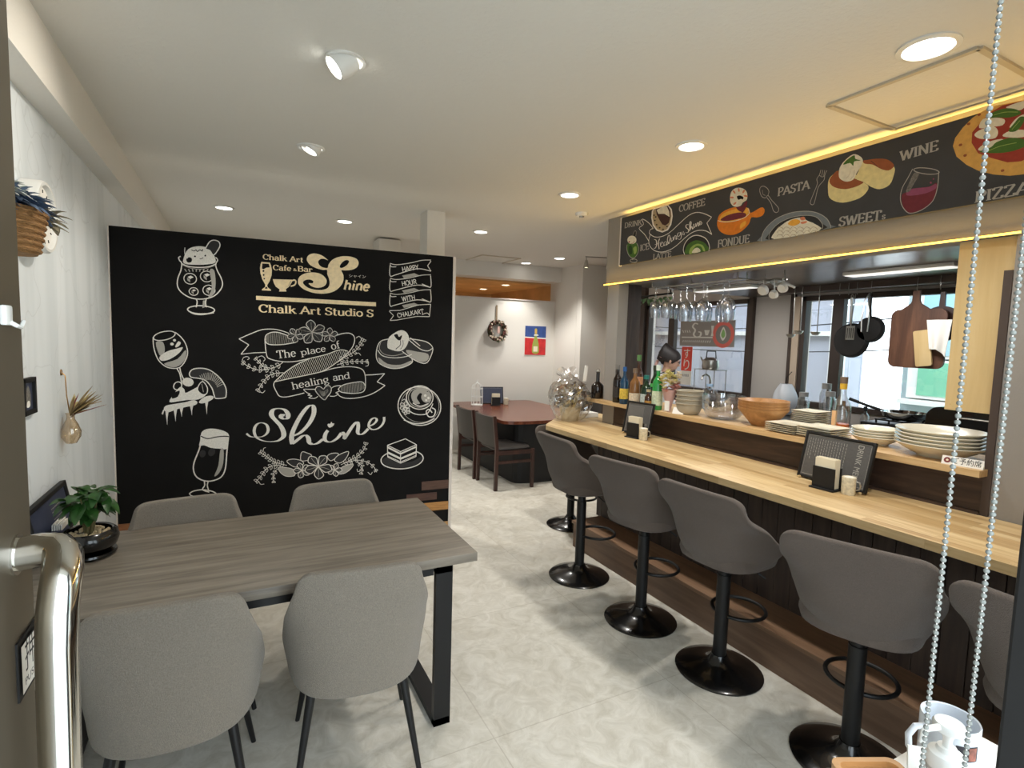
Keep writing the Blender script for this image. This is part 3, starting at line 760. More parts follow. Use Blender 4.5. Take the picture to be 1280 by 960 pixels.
  ('chalk_drawing', 'chalk drawing of a scrolling ribbon reading the place of healing and', [('p',5.6,'w',0,[894,1463,819,1459,739,1448,788,1514,728,1553]),('l',5.6,'w',0,[728,1553,798,1589,872,1621,948,1627,1010,1614,1045,1601]),('p',2.4,'g',0,[897,1567,898,1550]),('p',2.5,'g',0,[901,1576,901,1540]),('p',2.5,'g',0,[906,1584,905,1531]),('p',2.5,'g',0,[911,1592,913,1527]),('p',2.5,'g',0,[919,1595,922,1523]),('p',2.5,'g',0,[928,1599,930,1519]),('p',2.5,'g',0,[936,1602,940,1519]),('p',2.5,'g',0,[945,1605,949,1520]),('p',2.4,'g',0,[954,1605,958,1520]),('p',2.4,'g',0,[963,1604,968,1521]),('p',2.4,'g',0,[972,1603,978,1521]),('p',2.4,'g',0,[981,1602,987,1522]),('p',2.4,'g',0,[990,1601,997,1522]),('p',2.4,'g',0,[999,1599,1007,1523]),('p',2.5,'g',0,[1008,1596,1016,1524]),('p',2.5,'g',0,[1017,1593,1026,1526]),('p',2.5,'g',0,[1025,1590,1035,1527]),('p',2.5,'g',0,[1034,1588,1045,1528]),('p',2.5,'g',0,[1043,1585,1054,1530]),('p',2.4,'g',0,[1051,1581,1064,1532]),('p',2.5,'g',0,[1059,1577,1073,1534]),('p',2.5,'g',0,[1068,1574,1083,1536]),('l',6.0,'w',0,[1088,1538,1010,1522,932,1518,900,1530,891,1558,902,1588,940,1606,986,1603,1049,1580]),('l',6.0,'w',0,[890,1554,894,1488,903,1434,924,1417,970,1404,1032,1398,1103,1405,1183,1425,1296,1455,1370,1485,1413,1491,1447,1482]),('l',6.3,'w',0,[1362,1595,1413,1612,1459,1615,1489,1597,1496,1562,1481,1513,1439,1459,1379,1406,1313,1357,1263,1329]),('p',2.5,'w',0,[958,1262,961,1257]),('p',2.5,'w',0,[966,1271,972,1260]),('p',2.5,'w',0,[975,1280,984,1264]),('p',2.5,'w',0,[984,1289,996,1267]),('p',2.5,'w',0,[994,1298,1008,1270]),('p',2.5,'w',0,[1003,1307,1019,1273]),('p',2.5,'w',0,[1012,1316,1031,1276]),('p',2.5,'w',0,[1022,1323,1043,1279]),('p',2.5,'w',0,[1032,1331,1055,1281]),('p',2.5,'w',0,[1042,1338,1066,1284]),('p',2.5,'w',0,[1052,1346,1078,1287]),('p',2.5,'w',0,[1062,1353,1090,1289]),('p',2.5,'w',0,[1072,1361,1102,1292]),('p',2.5,'w',0,[1082,1369,1114,1294]),('p',2.5,'w',0,[1092,1376,1126,1297]),('p',2.5,'w',0,[1103,1381,1138,1300]),('p',2.5,'w',0,[1114,1387,1150,1302]),('p',2.5,'w',0,[1125,1393,1162,1305]),('p',2.7,'w',0,[1136,1399,1174,1308]),('p',2.5,'w',0,[1147,1405,1186,1311]),('p',2.5,'w',0,[1159,1411,1199,1313]),('p',2.5,'w',0,[1170,1417,1211,1317]),('p',2.5,'w',0,[1181,1423,1223,1321]),('p',2.5,'w',0,[1193,1426,1235,1324]),('p',2.5,'w',0,[1205,1430,1247,1328]),('p',2.7,'w',0,[1217,1433,1259,1331]),('p',2.5,'w',0,[1229,1436,1271,1335]),('p',2.5,'w',0,[1242,1440,1282,1342]),('p',2.7,'w',0,[1254,1443,1292,1350]),('p',2.5,'w',0,[1266,1446,1303,1357]),('p',2.5,'w',0,[1278,1450,1313,1364]),('p',2.7,'w',0,[1291,1453,1324,1372]),('p',2.7,'w',0,[1303,1457,1335,1379]),('p',2.7,'w',0,[1315,1461,1345,1387]),('p',2.5,'w',0,[1327,1465,1356,1394]),('p',2.5,'w',0,[1339,1470,1366,1403]),('p',2.7,'w',0,[1352,1474,1376,1412]),('p',2.5,'w',0,[1364,1478,1387,1420]),('p',2.5,'w',0,[1376,1483,1396,1429]),('p',2.7,'w',0,[1389,1487,1406,1438]),('p',2.5,'w',0,[1402,1489,1416,1447]),('p',2.5,'w',0,[1415,1487,1426,1455]),('p',2.5,'w',0,[1428,1485,1436,1464]),('p',2.6,'w',0,[1441,1483,1446,1473]),('l',6.0,'w',0,[949,1256,1009,1315,1087,1375,1183,1424]),('l',6.0,'w',0,[949,1256,1047,1279,1166,1305,1263,1329,1354,1356,1439,1367,1507,1363,1555,1345,1575,1296,1577,1215]),('l',6.0,'w',0,[949,1256,944,1229,961,1186,981,1154,1023,1147,1102,1163,1146,1175]),('l',6.3,'w',0,[1577,1215,1560,1179,1499,1167,1431,1172,1397,1181,1384,1203,1414,1230,1482,1247,1551,1253,1575,1224]),('p',2.5,'g',0,[1401,1223,1400,1185]),('p',2.5,'g',0,[1409,1226,1408,1182]),('p',2.5,'g',0,[1416,1228,1416,1180]),('p',2.5,'g',0,[1424,1231,1424,1178]),('p',2.5,'g',0,[1431,1234,1433,1176]),('p',2.5,'g',0,[1439,1237,1441,1174]),('p',2.5,'g',0,[1446,1240,1449,1172]),('p',2.7,'g',0,[1454,1242,1458,1172]),('p',2.7,'g',0,[1462,1243,1466,1171]),('p',2.5,'g',0,[1470,1245,1475,1171]),('p',2.7,'g',0,[1479,1246,1483,1171]),('p',2.7,'g',0,[1487,1247,1492,1171]),('p',2.7,'g',0,[1495,1248,1501,1171]),('p',2.5,'g',0,[1503,1249,1509,1171]),('p',2.7,'g',0,[1511,1251,1518,1171]),('p',2.7,'g',0,[1519,1251,1525,1176]),('p',2.7,'g',0,[1527,1250,1532,1181]),('p',2.7,'g',0,[1536,1248,1540,1185]),('p',2.7,'g',0,[1544,1247,1547,1190]),('p',2.7,'g',0,[1552,1246,1554,1195]),('p',2.7,'g',0,[1560,1244,1562,1199]),('p',2.7,'g',0,[1568,1243,1569,1204]),('p',6.3,'w',0,[1578,1305,1629,1307,1719,1316,1663,1253,1723,1225]),('l',6.3,'w',0,[1723,1225,1656,1178,1586,1147,1500,1131,1431,1132,1389,1150,1375,1173]),('f',0,'d',0,[1282,1123,1239,1165,1221,1196,1235,1220,1259,1216,1276,1200,1292,1219,1317,1226,1331,1204,1325,1173,1305,1147]),('l',6.3,'w',1,[1282,1123,1239,1165,1221,1196,1235,1220,1259,1216,1276,1200,1292,1219,1317,1226,1331,1204,1325,1173,1305,1147]),('f',0,'g',0,[1276,1147,1247,1183,1247,1200,1276,1183,1305,1200,1309,1182]),('l',5.1,'w',0,[1221,1201,1182,1201,1142,1200,1166,1175,1186,1166,1170,1158,1198,1153,1176,1139,1214,1134,1239,1148]),('l',5.4,'w',0,[1329,1204,1354,1221,1397,1225,1380,1199,1389,1186,1363,1173,1381,1165,1355,1148,1321,1149]),('t',55,'w','serif',[968,1421,1094,1438],'The'),('t',44,'w','serif',[1125,1445,1296,1479],'place'),('t',54,'w','serif',[1334,1490,1396,1505],'of'),('t',52,'w','serif',[1066,1200,1318,1251],'healing'),('t',49,'w','serif',[1343,1261,1466,1280],'and'),('f',0,'d',0,[1089,1589,1111,1592,1132,1592,1137,1569,1113,1562,1098,1575,1089,1589]),('l',5.1,'w',0,[1089,1589,1111,1592,1132,1592,1137,1569,1113,1562,1098,1575,1089,1589]),('l',3.1,'g',0,[1092,1587,1112,1580,1130,1571]),('f',0,'d',0,[1088,1588,1097,1569,1103,1549,1081,1537,1068,1556,1077,1575,1088,1588]),('l',5.1,'w',0,[1088,1588,1097,1569,1103,1549,1081,1537,1068,1556,1077,1575,1088,1588]),('l',3.1,'g',0,[1087,1584,1086,1564,1081,1544]),('f',0,'d',0,[1087,1589,1070,1574,1053,1562,1035,1577,1050,1596,1071,1595,1087,1589]),('l',5.1,'w',0,[1087,1589,1070,1574,1053,1562,1035,1577,1050,1596,1071,1595,1087,1589]),('l',3.1,'g',0,[1083,1589,1063,1583,1042,1580]),('f',0,'d',0,[1087,1590,1068,1600,1052,1612,1061,1634,1084,1627,1088,1607,1087,1590]),('l',4.8,'w',0,[1087,1590,1068,1600,1052,1612,1061,1634,1084,1627,1088,1607,1087,1590]),('l',3.1,'g',0,[1086,1594,1075,1610,1066,1628]),('f',0,'d',0,[1088,1590,1093,1611,1100,1631,1125,1629,1124,1605,1105,1595,1088,1590]),('l',4.8,'w',0,[1088,1590,1093,1611,1100,1631,1125,1629,1124,1605,1105,1595,1088,1590]),('l',3.1,'g',0,[1092,1593,1105,1609,1120,1623]),('f',0,'d',0,[1322,1597,1337,1613,1354,1626,1374,1612,1360,1592,1338,1592,1322,1597]),('l',5.1,'w',0,[1322,1597,1337,1613,1354,1626,1374,1612,1360,1592,1338,1592,1322,1597]),('l',3.1,'g',0,[1326,1597,1346,1604,1367,1609]),('f',0,'d',0,[1321,1595,1342,1587,1359,1576,1351,1553,1327,1560,1321,1579,1321,1595]),('l',5.1,'w',0,[1321,1595,1342,1587,1359,1576,1351,1553,1327,1560,1321,1579,1321,1595]),('l',3.2,'g',0,[1323,1592,1336,1576,1346,1559]),('f',0,'d',0,[1320,1595,1317,1574,1311,1555,1286,1554,1286,1578,1303,1590,1320,1595]),('l',5.1,'w',0,[1320,1595,1317,1574,1311,1555,1286,1554,1286,1578,1303,1590,1320,1595]),('l',3.1,'g',0,[1317,1593,1305,1576,1291,1561]),('f',0,'d',0,[1320,1596,1297,1592,1276,1591,1269,1613,1293,1622,1309,1610,1320,1596]),('l',5.1,'w',0,[1320,1596,1297,1592,1276,1591,1269,1613,1293,1622,1309,1610,1320,1596]),('l',3.1,'g',0,[1316,1598,1296,1604,1277,1611]),('f',0,'d',0,[1321,1597,1310,1616,1303,1634,1323,1649,1338,1630,1331,1611,1321,1597]),('l',5.1,'w',0,[1321,1597,1310,1616,1303,1634,1323,1649,1338,1630,1331,1611,1321,1597]),('l',3.1,'g',0,[1322,1601,1321,1621,1324,1641]),('f',0,'d',0,[1199,1616,1176,1643,1160,1672,1190,1700,1220,1674,1212,1641,1199,1616]),('l',6.0,'w',0,[1199,1616,1176,1643,1160,1672,1190,1700,1220,1674,1212,1641,1199,1616]),('l',3.6,'g',0,[1199,1622,1194,1655,1193,1688]),('f',0,'d',0,[1200,1615,1222,1645,1247,1669,1283,1652,1264,1615,1229,1611,1200,1615]),('l',6.0,'w',0,[1200,1615,1222,1645,1247,1669,1283,1652,1264,1615,1229,1611,1200,1615]),('l',3.6,'g',0,[1207,1617,1238,1633,1272,1645]),('f',0,'d',0,[1200,1613,1236,1603,1268,1589,1259,1550,1218,1555,1204,1586,1200,1613]),('l',6.0,'w',0,[1200,1613,1236,1603,1268,1589,1259,1550,1218,1555,1204,1586,1200,1613]),('l',3.6,'g',0,[1204,1607,1229,1584,1250,1558]),('f',0,'d',0,[1198,1612,1199,1577,1193,1543,1153,1538,1146,1576,1172,1599,1198,1612]),('l',6.0,'w',0,[1198,1612,1199,1577,1193,1543,1153,1538,1146,1576,1172,1599,1198,1612]),('l',3.6,'g',0,[1194,1607,1178,1577,1158,1549]),('f',0,'d',0,[1197,1614,1162,1601,1128,1595,1111,1630,1147,1649,1177,1633,1197,1614]),('l',6.0,'w',0,[1197,1614,1162,1601,1128,1595,1111,1630,1147,1649,1177,1633,1197,1614]),('l',3.6,'g',0,[1191,1616,1157,1620,1124,1629]),('l',4.2,'w',0,[1009,1399,962,1363,893,1342,833,1342,781,1366,744,1395]),('l',3.4,'w',1,[981,1379,972,1367,977,1350,986,1365]),('l',3.4,'w',1,[981,1379,971,1389,956,1383,968,1373]),('l',3.4,'w',1,[946,1359,934,1351,933,1334,946,1344]),('l',3.4,'w',1,[946,1359,939,1371,924,1372,933,1358]),('l',3.4,'w',1,[907,1346,896,1340,895,1323,908,1332]),('l',3.4,'w',1,[907,1346,901,1359,886,1359,894,1346]),('l',3.2,'w',1,[868,1342,856,1339,852,1324,865,1329]),('l',3.2,'w',1,[868,1342,865,1355,852,1360,856,1345]),('l',3.4,'w',1,[829,1344,817,1346,809,1335,822,1333]),('l',3.4,'w',1,[829,1344,831,1356,821,1366,820,1351]),('l',3.4,'w',1,[793,1361,782,1363,774,1352,786,1351]),('l',3.4,'w',1,[793,1361,795,1373,785,1382,784,1368]),('l',3.4,'w',1,[760,1383,750,1387,741,1379,752,1375]),('l',3.4,'w',1,[760,1383,764,1393,757,1404,753,1391]),('l',4.0,'w',0,[744,1395,754,1424,778,1432,790,1420,778,1410]),('l',4.2,'w',0,[923,1355,878,1363,852,1396,826,1425]),('l',3.4,'w',1,[901,1359,889,1358,883,1345,896,1347]),('l',3.4,'w',1,[901,1359,900,1371,888,1378,890,1364]),('l',3.4,'w',1,[874,1368,866,1374,854,1369,865,1362]),('l',3.4,'w',1,[874,1368,880,1377,876,1389,869,1378]),('l',3.4,'w',1,[856,1391,848,1397,837,1392,847,1386]),('l',3.4,'w',1,[856,1391,861,1400,857,1412,851,1401]),('l',3.4,'w',1,[836,1414,828,1419,819,1413,828,1408]),('l',3.4,'w',1,[836,1414,841,1422,836,1432,831,1422]),('l',4.0,'w',0,[845,1429,871,1438,890,1417,878,1400]),('l',4.2,'w',0,[1009,1321,946,1315,900,1288,866,1237,839,1187]),('l',3.4,'w',1,[980,1318,966,1313,962,1296,977,1303]),('l',3.4,'w',1,[980,1318,975,1333,959,1336,965,1320]),('l',3.4,'w',1,[944,1313,933,1304,935,1288,946,1299]),('l',3.4,'w',1,[944,1313,936,1325,921,1323,931,1310]),('l',3.4,'w',1,[912,1295,903,1286,905,1270,915,1281]),('l',3.4,'w',1,[912,1295,904,1305,890,1302,900,1291]),('l',3.4,'w',1,[887,1269,882,1257,890,1244,895,1259]),('l',3.4,'w',1,[887,1269,876,1274,865,1265,878,1260]),('l',3.4,'w',1,[866,1238,862,1226,870,1214,873,1228]),('l',3.4,'w',1,[866,1238,855,1242,845,1233,857,1229]),('l',3.4,'w',1,[848,1204,844,1193,853,1182,855,1196]),('l',3.4,'w',1,[848,1204,838,1208,828,1199,840,1196]),('l',4.2,'w',0,[854,1187,873,1179,888,1195]),('l',4.5,'w',0,[1371,1397,1439,1446,1498,1483,1536,1528,1566,1577]),('l',3.6,'w',1,[1395,1414,1405,1426,1400,1444,1390,1429]),('l',3.6,'w',1,[1395,1414,1406,1404,1423,1409,1409,1420]),('l',3.6,'w',1,[1424,1436,1434,1447,1429,1464,1419,1450]),('l',3.6,'w',1,[1424,1436,1435,1426,1452,1431,1438,1442]),('l',3.6,'w',1,[1455,1456,1465,1466,1462,1483,1451,1470]),('l',3.6,'w',1,[1455,1456,1464,1445,1481,1449,1468,1460]),('l',3.6,'w',1,[1486,1475,1496,1485,1493,1501,1482,1489]),('l',3.6,'w',1,[1486,1475,1495,1465,1511,1469,1499,1479]),('l',3.6,'w',1,[1513,1500,1519,1512,1511,1526,1505,1511]),('l',3.6,'w',1,[1513,1500,1524,1494,1538,1502,1524,1508]),('l',3.6,'w',1,[1537,1529,1542,1541,1533,1553,1528,1538]),('l',3.6,'w',1,[1537,1529,1549,1524,1561,1533,1546,1538]),('l',3.6,'w',1,[1556,1561,1560,1573,1551,1584,1548,1570]),('l',3.6,'w',1,[1556,1561,1568,1557,1579,1567,1565,1570]),('l',4.5,'w',0,[1506,1580,1527,1594,1545,1576,1536,1554]),('l',4.2,'w',0,[1371,1380,1430,1398,1498,1407,1550,1405,1598,1408]),('l',3.6,'w',1,[1399,1388,1410,1394,1410,1410,1398,1401]),('l',3.6,'w',1,[1399,1388,1405,1377,1420,1376,1412,1389]),('l',3.6,'w',1,[1434,1398,1445,1403,1447,1417,1435,1411]),('l',3.6,'w',1,[1434,1398,1438,1386,1452,1384,1446,1397]),('l',3.6,'w',1,[1469,1403,1480,1407,1483,1421,1471,1415]),('l',3.6,'w',1,[1469,1403,1474,1392,1487,1389,1481,1402]),('l',3.6,'w',1,[1506,1407,1517,1409,1521,1422,1509,1418]),('l',3.6,'w',1,[1506,1407,1508,1396,1520,1391,1516,1404]),('l',3.4,'w',1,[1542,1405,1553,1408,1557,1420,1545,1416]),('l',3.4,'w',1,[1542,1405,1544,1395,1556,1390,1552,1403]),('l',3.6,'w',1,[1579,1407,1589,1410,1592,1422,1581,1417]),('l',3.6,'w',1,[1579,1407,1582,1397,1593,1394,1589,1405]),('l',4.5,'w',0,[1498,1456,1524,1470,1541,1452]),('l',4.5,'w',0,[1598,1404,1595,1377,1576,1372])]),
  ('chalk_drawing', 'large chalk script lettering of the word shine', [('n',19.2,'w',4.0,[767,893,794,870,830,866,866,867,895,886,906,916,895,951,866,966,838,959,820,933,817,897,833,861,872,837,923,828,967,834]),('n',33.6,'w',5.6,[923,828,967,832,1002,857,1007,889,990,935,961,973,935,1006,928,1034,943,1058,976,1065,1014,1054,1036,1023,1032,995,1010,989,990,1004,999,1020,1014,1013]),('n',32.3,'w',6.8,[1065,862,1118,885,1172,941,1206,1006,1212,1056,1199,1082,1168,1071,1126,1016,1088,944,1061,871,1063,813,1072,811,1103,836,1133,859,1156,862,1173,841,1179,811,1198,796,1233,800,1272,828]),('n',24.0,'w',6.4,[1164,858,1179,832,1183,809,1202,798]),('n',28.9,'w',6.8,[1308,894,1292,869,1286,831,1304,810,1335,808,1375,832,1404,869]),('f',0,'w',0,[1319,914,1305,934,1313,944,1324,942,1333,958,1340,945,1353,943,1343,924]),('n',27.2,'w',6.8,[1404,873,1416,872,1428,846,1424,825,1444,854,1477,908,1505,942,1522,945,1526,911,1522,872,1538,854,1567,862,1600,895]),('n',18.7,'w',7.7,[1600,912,1638,928,1663,958,1650,976,1625,968,1606,938,1605,908,1630,888,1668,892,1701,917,1718,952,1718,982])]),
  ('chalk_drawing', 'chalk drawing of plumeria blossoms between leafy sprigs', [('f',0,'d',0,[1027,679,1064,693,1117,681,1140,659,1117,636,1072,637]),('l',4.8,'w',1,[1027,679,1064,693,1117,681,1140,659,1117,636,1072,637]),('f',0,'d',0,[1304,699,1335,719,1382,716,1367,687,1328,664]),('l',5.1,'w',1,[1304,699,1335,719,1382,716,1367,687,1328,664]),('f',0,'d',0,[1355,666,1383,703,1455,727,1437,674,1393,643]),('l',5.1,'w',1,[1355,666,1383,703,1455,727,1437,674,1393,643]),('f',0,'d',0,[1133,743,1163,733,1194,714,1179,682,1125,677,1121,719]),('l',4.8,'w',1,[1133,743,1163,733,1194,714,1179,682,1125,677,1121,719]),('f',0,'g',0,[970,637,1019,634,1072,614,1079,571,1026,569,988,595]),('l',4.0,'w',1,[970,637,1019,634,1072,614,1079,571,1026,569,988,595]),('f',0,'g',0,[1373,567,1417,615,1490,628,1466,586,1417,559]),('l',4.2,'w',1,[1373,567,1417,615,1490,628,1466,586,1417,559]),('f',0,'d',0,[1130,605,1153,602,1175,596,1176,570,1150,569,1137,588,1130,605]),('l',5.1,'w',0,[1130,605,1153,602,1175,596,1176,570,1150,569,1137,588,1130,605]),('l',3.1,'g',0,[1133,602,1152,589,1169,574]),('f',0,'d',0,[1128,604,1135,581,1137,559,1112,552,1102,577,1114,594,1128,604]),('l',5.1,'w',0,[1128,604,1135,581,1137,559,1112,552,1102,577,1114,594,1128,604]),('l',3.1,'g',0,[1126,601,1122,580,1113,560]),('f',0,'d',0,[1128,605,1108,594,1087,587,1071,608,1091,624,1112,616,1128,605]),('l',5.1,'w',0,[1128,605,1108,594,1087,587,1071,608,1091,624,1112,616,1128,605]),('l',3.1,'g',0,[1123,606,1101,606,1079,609]),('f',0,'d',0,[1128,606,1110,623,1095,640,1110,660,1132,646,1133,624,1128,606]),('l',5.1,'w',0,[1128,606,1110,623,1095,640,1110,660,1132,646,1133,624,1128,606]),('l',3.1,'g',0,[1127,611,1119,631,1113,653]),('f',0,'d',0,[1129,606,1138,627,1149,645,1175,637,1169,612,1148,606,1129,606]),('l',5.1,'w',0,[1129,606,1138,627,1149,645,1175,637,1169,612,1148,606,1129,606]),('l',2.9,'g',0,[1133,608,1150,621,1169,632]),('f',0,'d',0,[1357,594,1376,602,1396,606,1409,586,1389,574,1370,583,1357,594]),('l',5.1,'w',0,[1357,594,1376,602,1396,606,1409,586,1389,574,1370,583,1357,594]),('l',3.1,'g',0,[1360,592,1380,591,1401,586]),('f',0,'d',0,[1356,593,1372,577,1383,561,1368,544,1349,559,1350,578,1356,593]),('l',5.1,'w',0,[1356,593,1372,577,1383,561,1368,544,1349,559,1350,578,1356,593]),('l',3.2,'g',0,[1356,589,1362,570,1365,551]),('f',0,'d',0,[1355,593,1345,576,1333,561,1311,571,1319,592,1338,595,1355,593]),('l',5.1,'w',0,[1355,593,1345,576,1333,561,1311,571,1319,592,1338,595,1355,593]),('l',3.1,'g',0,[1351,592,1335,582,1317,575]),('f',0,'d',0,[1355,594,1334,599,1315,607,1316,629,1340,627,1350,610,1355,594]),('l',5.1,'w',0,[1355,594,1334,599,1315,607,1316,629,1340,627,1350,610,1355,594]),('l',3.1,'g',0,[1352,598,1336,610,1322,625]),('f',0,'d',0,[1356,595,1353,615,1353,634,1376,639,1383,617,1370,603,1356,595]),('l',5.1,'w',0,[1356,595,1353,615,1353,634,1376,639,1383,617,1370,603,1356,595]),('l',3.1,'g',0,[1358,598,1364,615,1374,632]),('f',0,'d',0,[1242,629,1244,667,1252,702,1296,701,1300,658,1270,638,1242,629]),('l',6.0,'w',0,[1242,629,1244,667,1252,702,1296,701,1300,658,1270,638,1242,629]),('l',3.6,'g',0,[1247,634,1266,663,1290,690]),('f',0,'d',0,[1243,627,1281,634,1319,635,1335,594,1294,579,1263,602,1243,627]),('l',6.0,'w',0,[1243,627,1281,634,1319,635,1335,594,1294,579,1263,602,1243,627]),('l',3.4,'g',0,[1249,623,1286,613,1321,597]),('f',0,'d',0,[1241,625,1263,591,1278,557,1243,533,1214,567,1225,601,1241,625]),('l',6.0,'w',0,[1241,625,1263,591,1278,557,1243,533,1214,567,1225,601,1241,625]),('l',3.6,'g',0,[1240,618,1243,582,1241,546]),('f',0,'d',0,[1239,627,1214,598,1186,576,1150,602,1172,637,1209,636,1239,627]),('l',6.0,'w',0,[1239,627,1214,598,1186,576,1150,602,1172,637,1209,636,1239,627]),('l',3.6,'g',0,[1232,626,1198,614,1163,607]),('f',0,'d',0,[1240,629,1203,645,1171,665,1182,705,1225,694,1237,659,1240,629]),('l',6.0,'w',0,[1240,629,1203,645,1171,665,1182,705,1225,694,1237,659,1240,629]),('l',3.6,'g',0,[1236,635,1212,664,1192,695]),('l',4.0,'w',0,[1027,650,981,665,930,689,893,724,850,759]),('l',3.4,'w',1,[1005,657,990,659,981,644,999,644]),('l',3.4,'w',1,[1005,657,1005,673,990,684,993,665]),('l',3.2,'w',1,[978,667,964,670,954,656,970,655]),('l',3.2,'w',1,[978,667,980,682,967,693,966,676]),('l',3.2,'w',1,[952,679,939,681,929,669,944,667]),('l',3.2,'w',1,[952,679,953,693,941,704,941,687]),('l',3.2,'w',1,[926,692,915,699,903,691,917,684]),('l',3.2,'w',1,[926,692,932,704,924,718,919,704]),('l',3.4,'w',1,[905,712,895,719,883,711,896,705]),('l',3.4,'w',1,[905,712,911,724,903,738,898,723]),('l',3.2,'w',1,[884,732,873,737,863,728,875,724]),('l',3.2,'w',1,[884,732,888,743,880,756,876,742]),('l',3.2,'w',1,[861,750,851,755,841,747,853,742]),('l',3.2,'w',1,[861,750,865,761,858,773,854,759]),('l',4.0,'w',0,[872,758,876,782,890,787]),('l',4.2,'w',0,[988,652,929,652,885,627,856,580,820,544]),('l',3.4,'w',1,[961,652,948,649,943,631,959,637]),('l',3.4,'w',1,[961,652,957,668,941,673,947,656]),('l',3.2,'w',1,[927,651,917,643,919,625,930,636]),('l',3.2,'w',1,[927,651,919,663,904,662,914,649]),('l',3.2,'w',1,[898,634,889,625,892,608,902,620]),('l',3.2,'w',1,[898,634,889,645,875,643,886,631]),('l',3.2,'w',1,[875,610,870,597,879,584,883,599]),('l',3.2,'w',1,[875,610,863,615,852,606,866,601]),('l',3.2,'w',1,[856,580,851,569,858,555,863,569]),('l',3.2,'w',1,[856,580,846,586,834,579,847,573]),('l',3.4,'w',1,[832,556,826,546,831,532,837,545]),('l',3.4,'w',1,[832,556,823,563,811,558,822,550]),('l',4.0,'w',0,[966,629,936,590,940,528]),('l',3.4,'w',1,[954,613,950,603,956,592,960,604]),('l',3.4,'w',1,[954,613,945,619,935,612,946,607]),('l',3.4,'w',1,[939,594,935,584,941,574,945,585]),('l',3.4,'w',1,[939,594,930,599,921,593,931,588]),('l',3.4,'w',1,[937,568,940,559,950,555,946,566]),('l',3.4,'w',1,[937,568,929,566,926,555,936,559]),('l',3.4,'w',1,[939,542,941,533,951,529,947,539]),('l',3.4,'w',1,[939,542,931,540,929,529,937,533]),('l',4.0,'w',0,[841,548,855,524,877,525]),('l',4.2,'w',0,[1401,629,1474,663,1531,695,1572,744,1584,792]),('l',3.6,'w',1,[1426,641,1437,650,1434,668,1422,656]),('l',3.6,'w',1,[1426,641,1435,628,1452,630,1440,644]),('l',3.4,'w',1,[1457,656,1468,665,1466,682,1454,671]),('l',3.4,'w',1,[1457,656,1466,644,1483,645,1471,658]),('l',3.4,'w',1,[1488,671,1498,681,1495,697,1484,686]),('l',3.4,'w',1,[1488,671,1498,660,1513,663,1502,675]),('l',3.6,'w',1,[1519,688,1529,697,1526,713,1515,702]),('l',3.6,'w',1,[1519,688,1528,677,1544,680,1532,691]),('l',3.4,'w',1,[1545,712,1551,723,1543,737,1537,723]),('l',3.4,'w',1,[1545,712,1557,705,1569,713,1555,719]),('l',3.4,'w',1,[1568,739,1574,750,1566,764,1561,750]),('l',3.4,'w',1,[1568,739,1579,733,1591,740,1578,746]),('l',3.4,'w',1,[1580,774,1580,786,1569,794,1569,780]),('l',3.4,'w',1,[1580,774,1592,773,1599,784,1585,784]),('l',4.2,'w',0,[1433,640,1515,657,1590,639,1640,600,1666,554]),('l',3.4,'w',1,[1466,647,1477,652,1478,668,1465,660]),('l',3.4,'w',1,[1466,647,1472,634,1487,632,1479,646]),('l',3.6,'w',1,[1507,655,1518,660,1519,676,1506,668]),('l',3.6,'w',1,[1507,655,1512,643,1527,641,1519,654]),('l',3.4,'w',1,[1549,649,1561,649,1567,661,1553,660]),('l',3.4,'w',1,[1549,649,1549,636,1562,628,1560,643]),('l',3.6,'w',1,[1591,638,1602,635,1611,644,1598,647]),('l',3.6,'w',1,[1591,638,1588,626,1598,616,1600,630]),('l',3.4,'w',1,[1627,610,1638,606,1648,613,1635,618]),('l',3.4,'w',1,[1627,610,1623,600,1631,589,1635,601]),('l',3.6,'w',1,[1655,575,1662,566,1674,568,1665,577]),('l',3.6,'w',1,[1655,575,1647,568,1650,555,1658,564]),('l',4.5,'w',0,[1515,648,1557,606,1549,545]),('l',3.6,'w',1,[1531,632,1541,625,1552,632,1540,638]),('l',3.6,'w',1,[1531,632,1525,622,1532,609,1537,622]),('l',3.6,'w',1,[1551,612,1560,606,1571,612,1559,618]),('l',3.6,'w',1,[1551,612,1545,602,1552,591,1557,602]),('l',3.4,'w',1,[1554,587,1555,576,1565,570,1563,582]),('l',3.4,'w',1,[1554,587,1544,586,1539,576,1550,577]),('l',3.6,'w',1,[1550,559,1551,549,1561,544,1559,555]),('l',3.6,'w',1,[1550,559,1541,559,1536,549,1547,550]),('l',4.5,'w',0,[1519,591,1524,569,1544,572]),('l',4.5,'w',0,[1599,559,1620,538,1632,557])]),
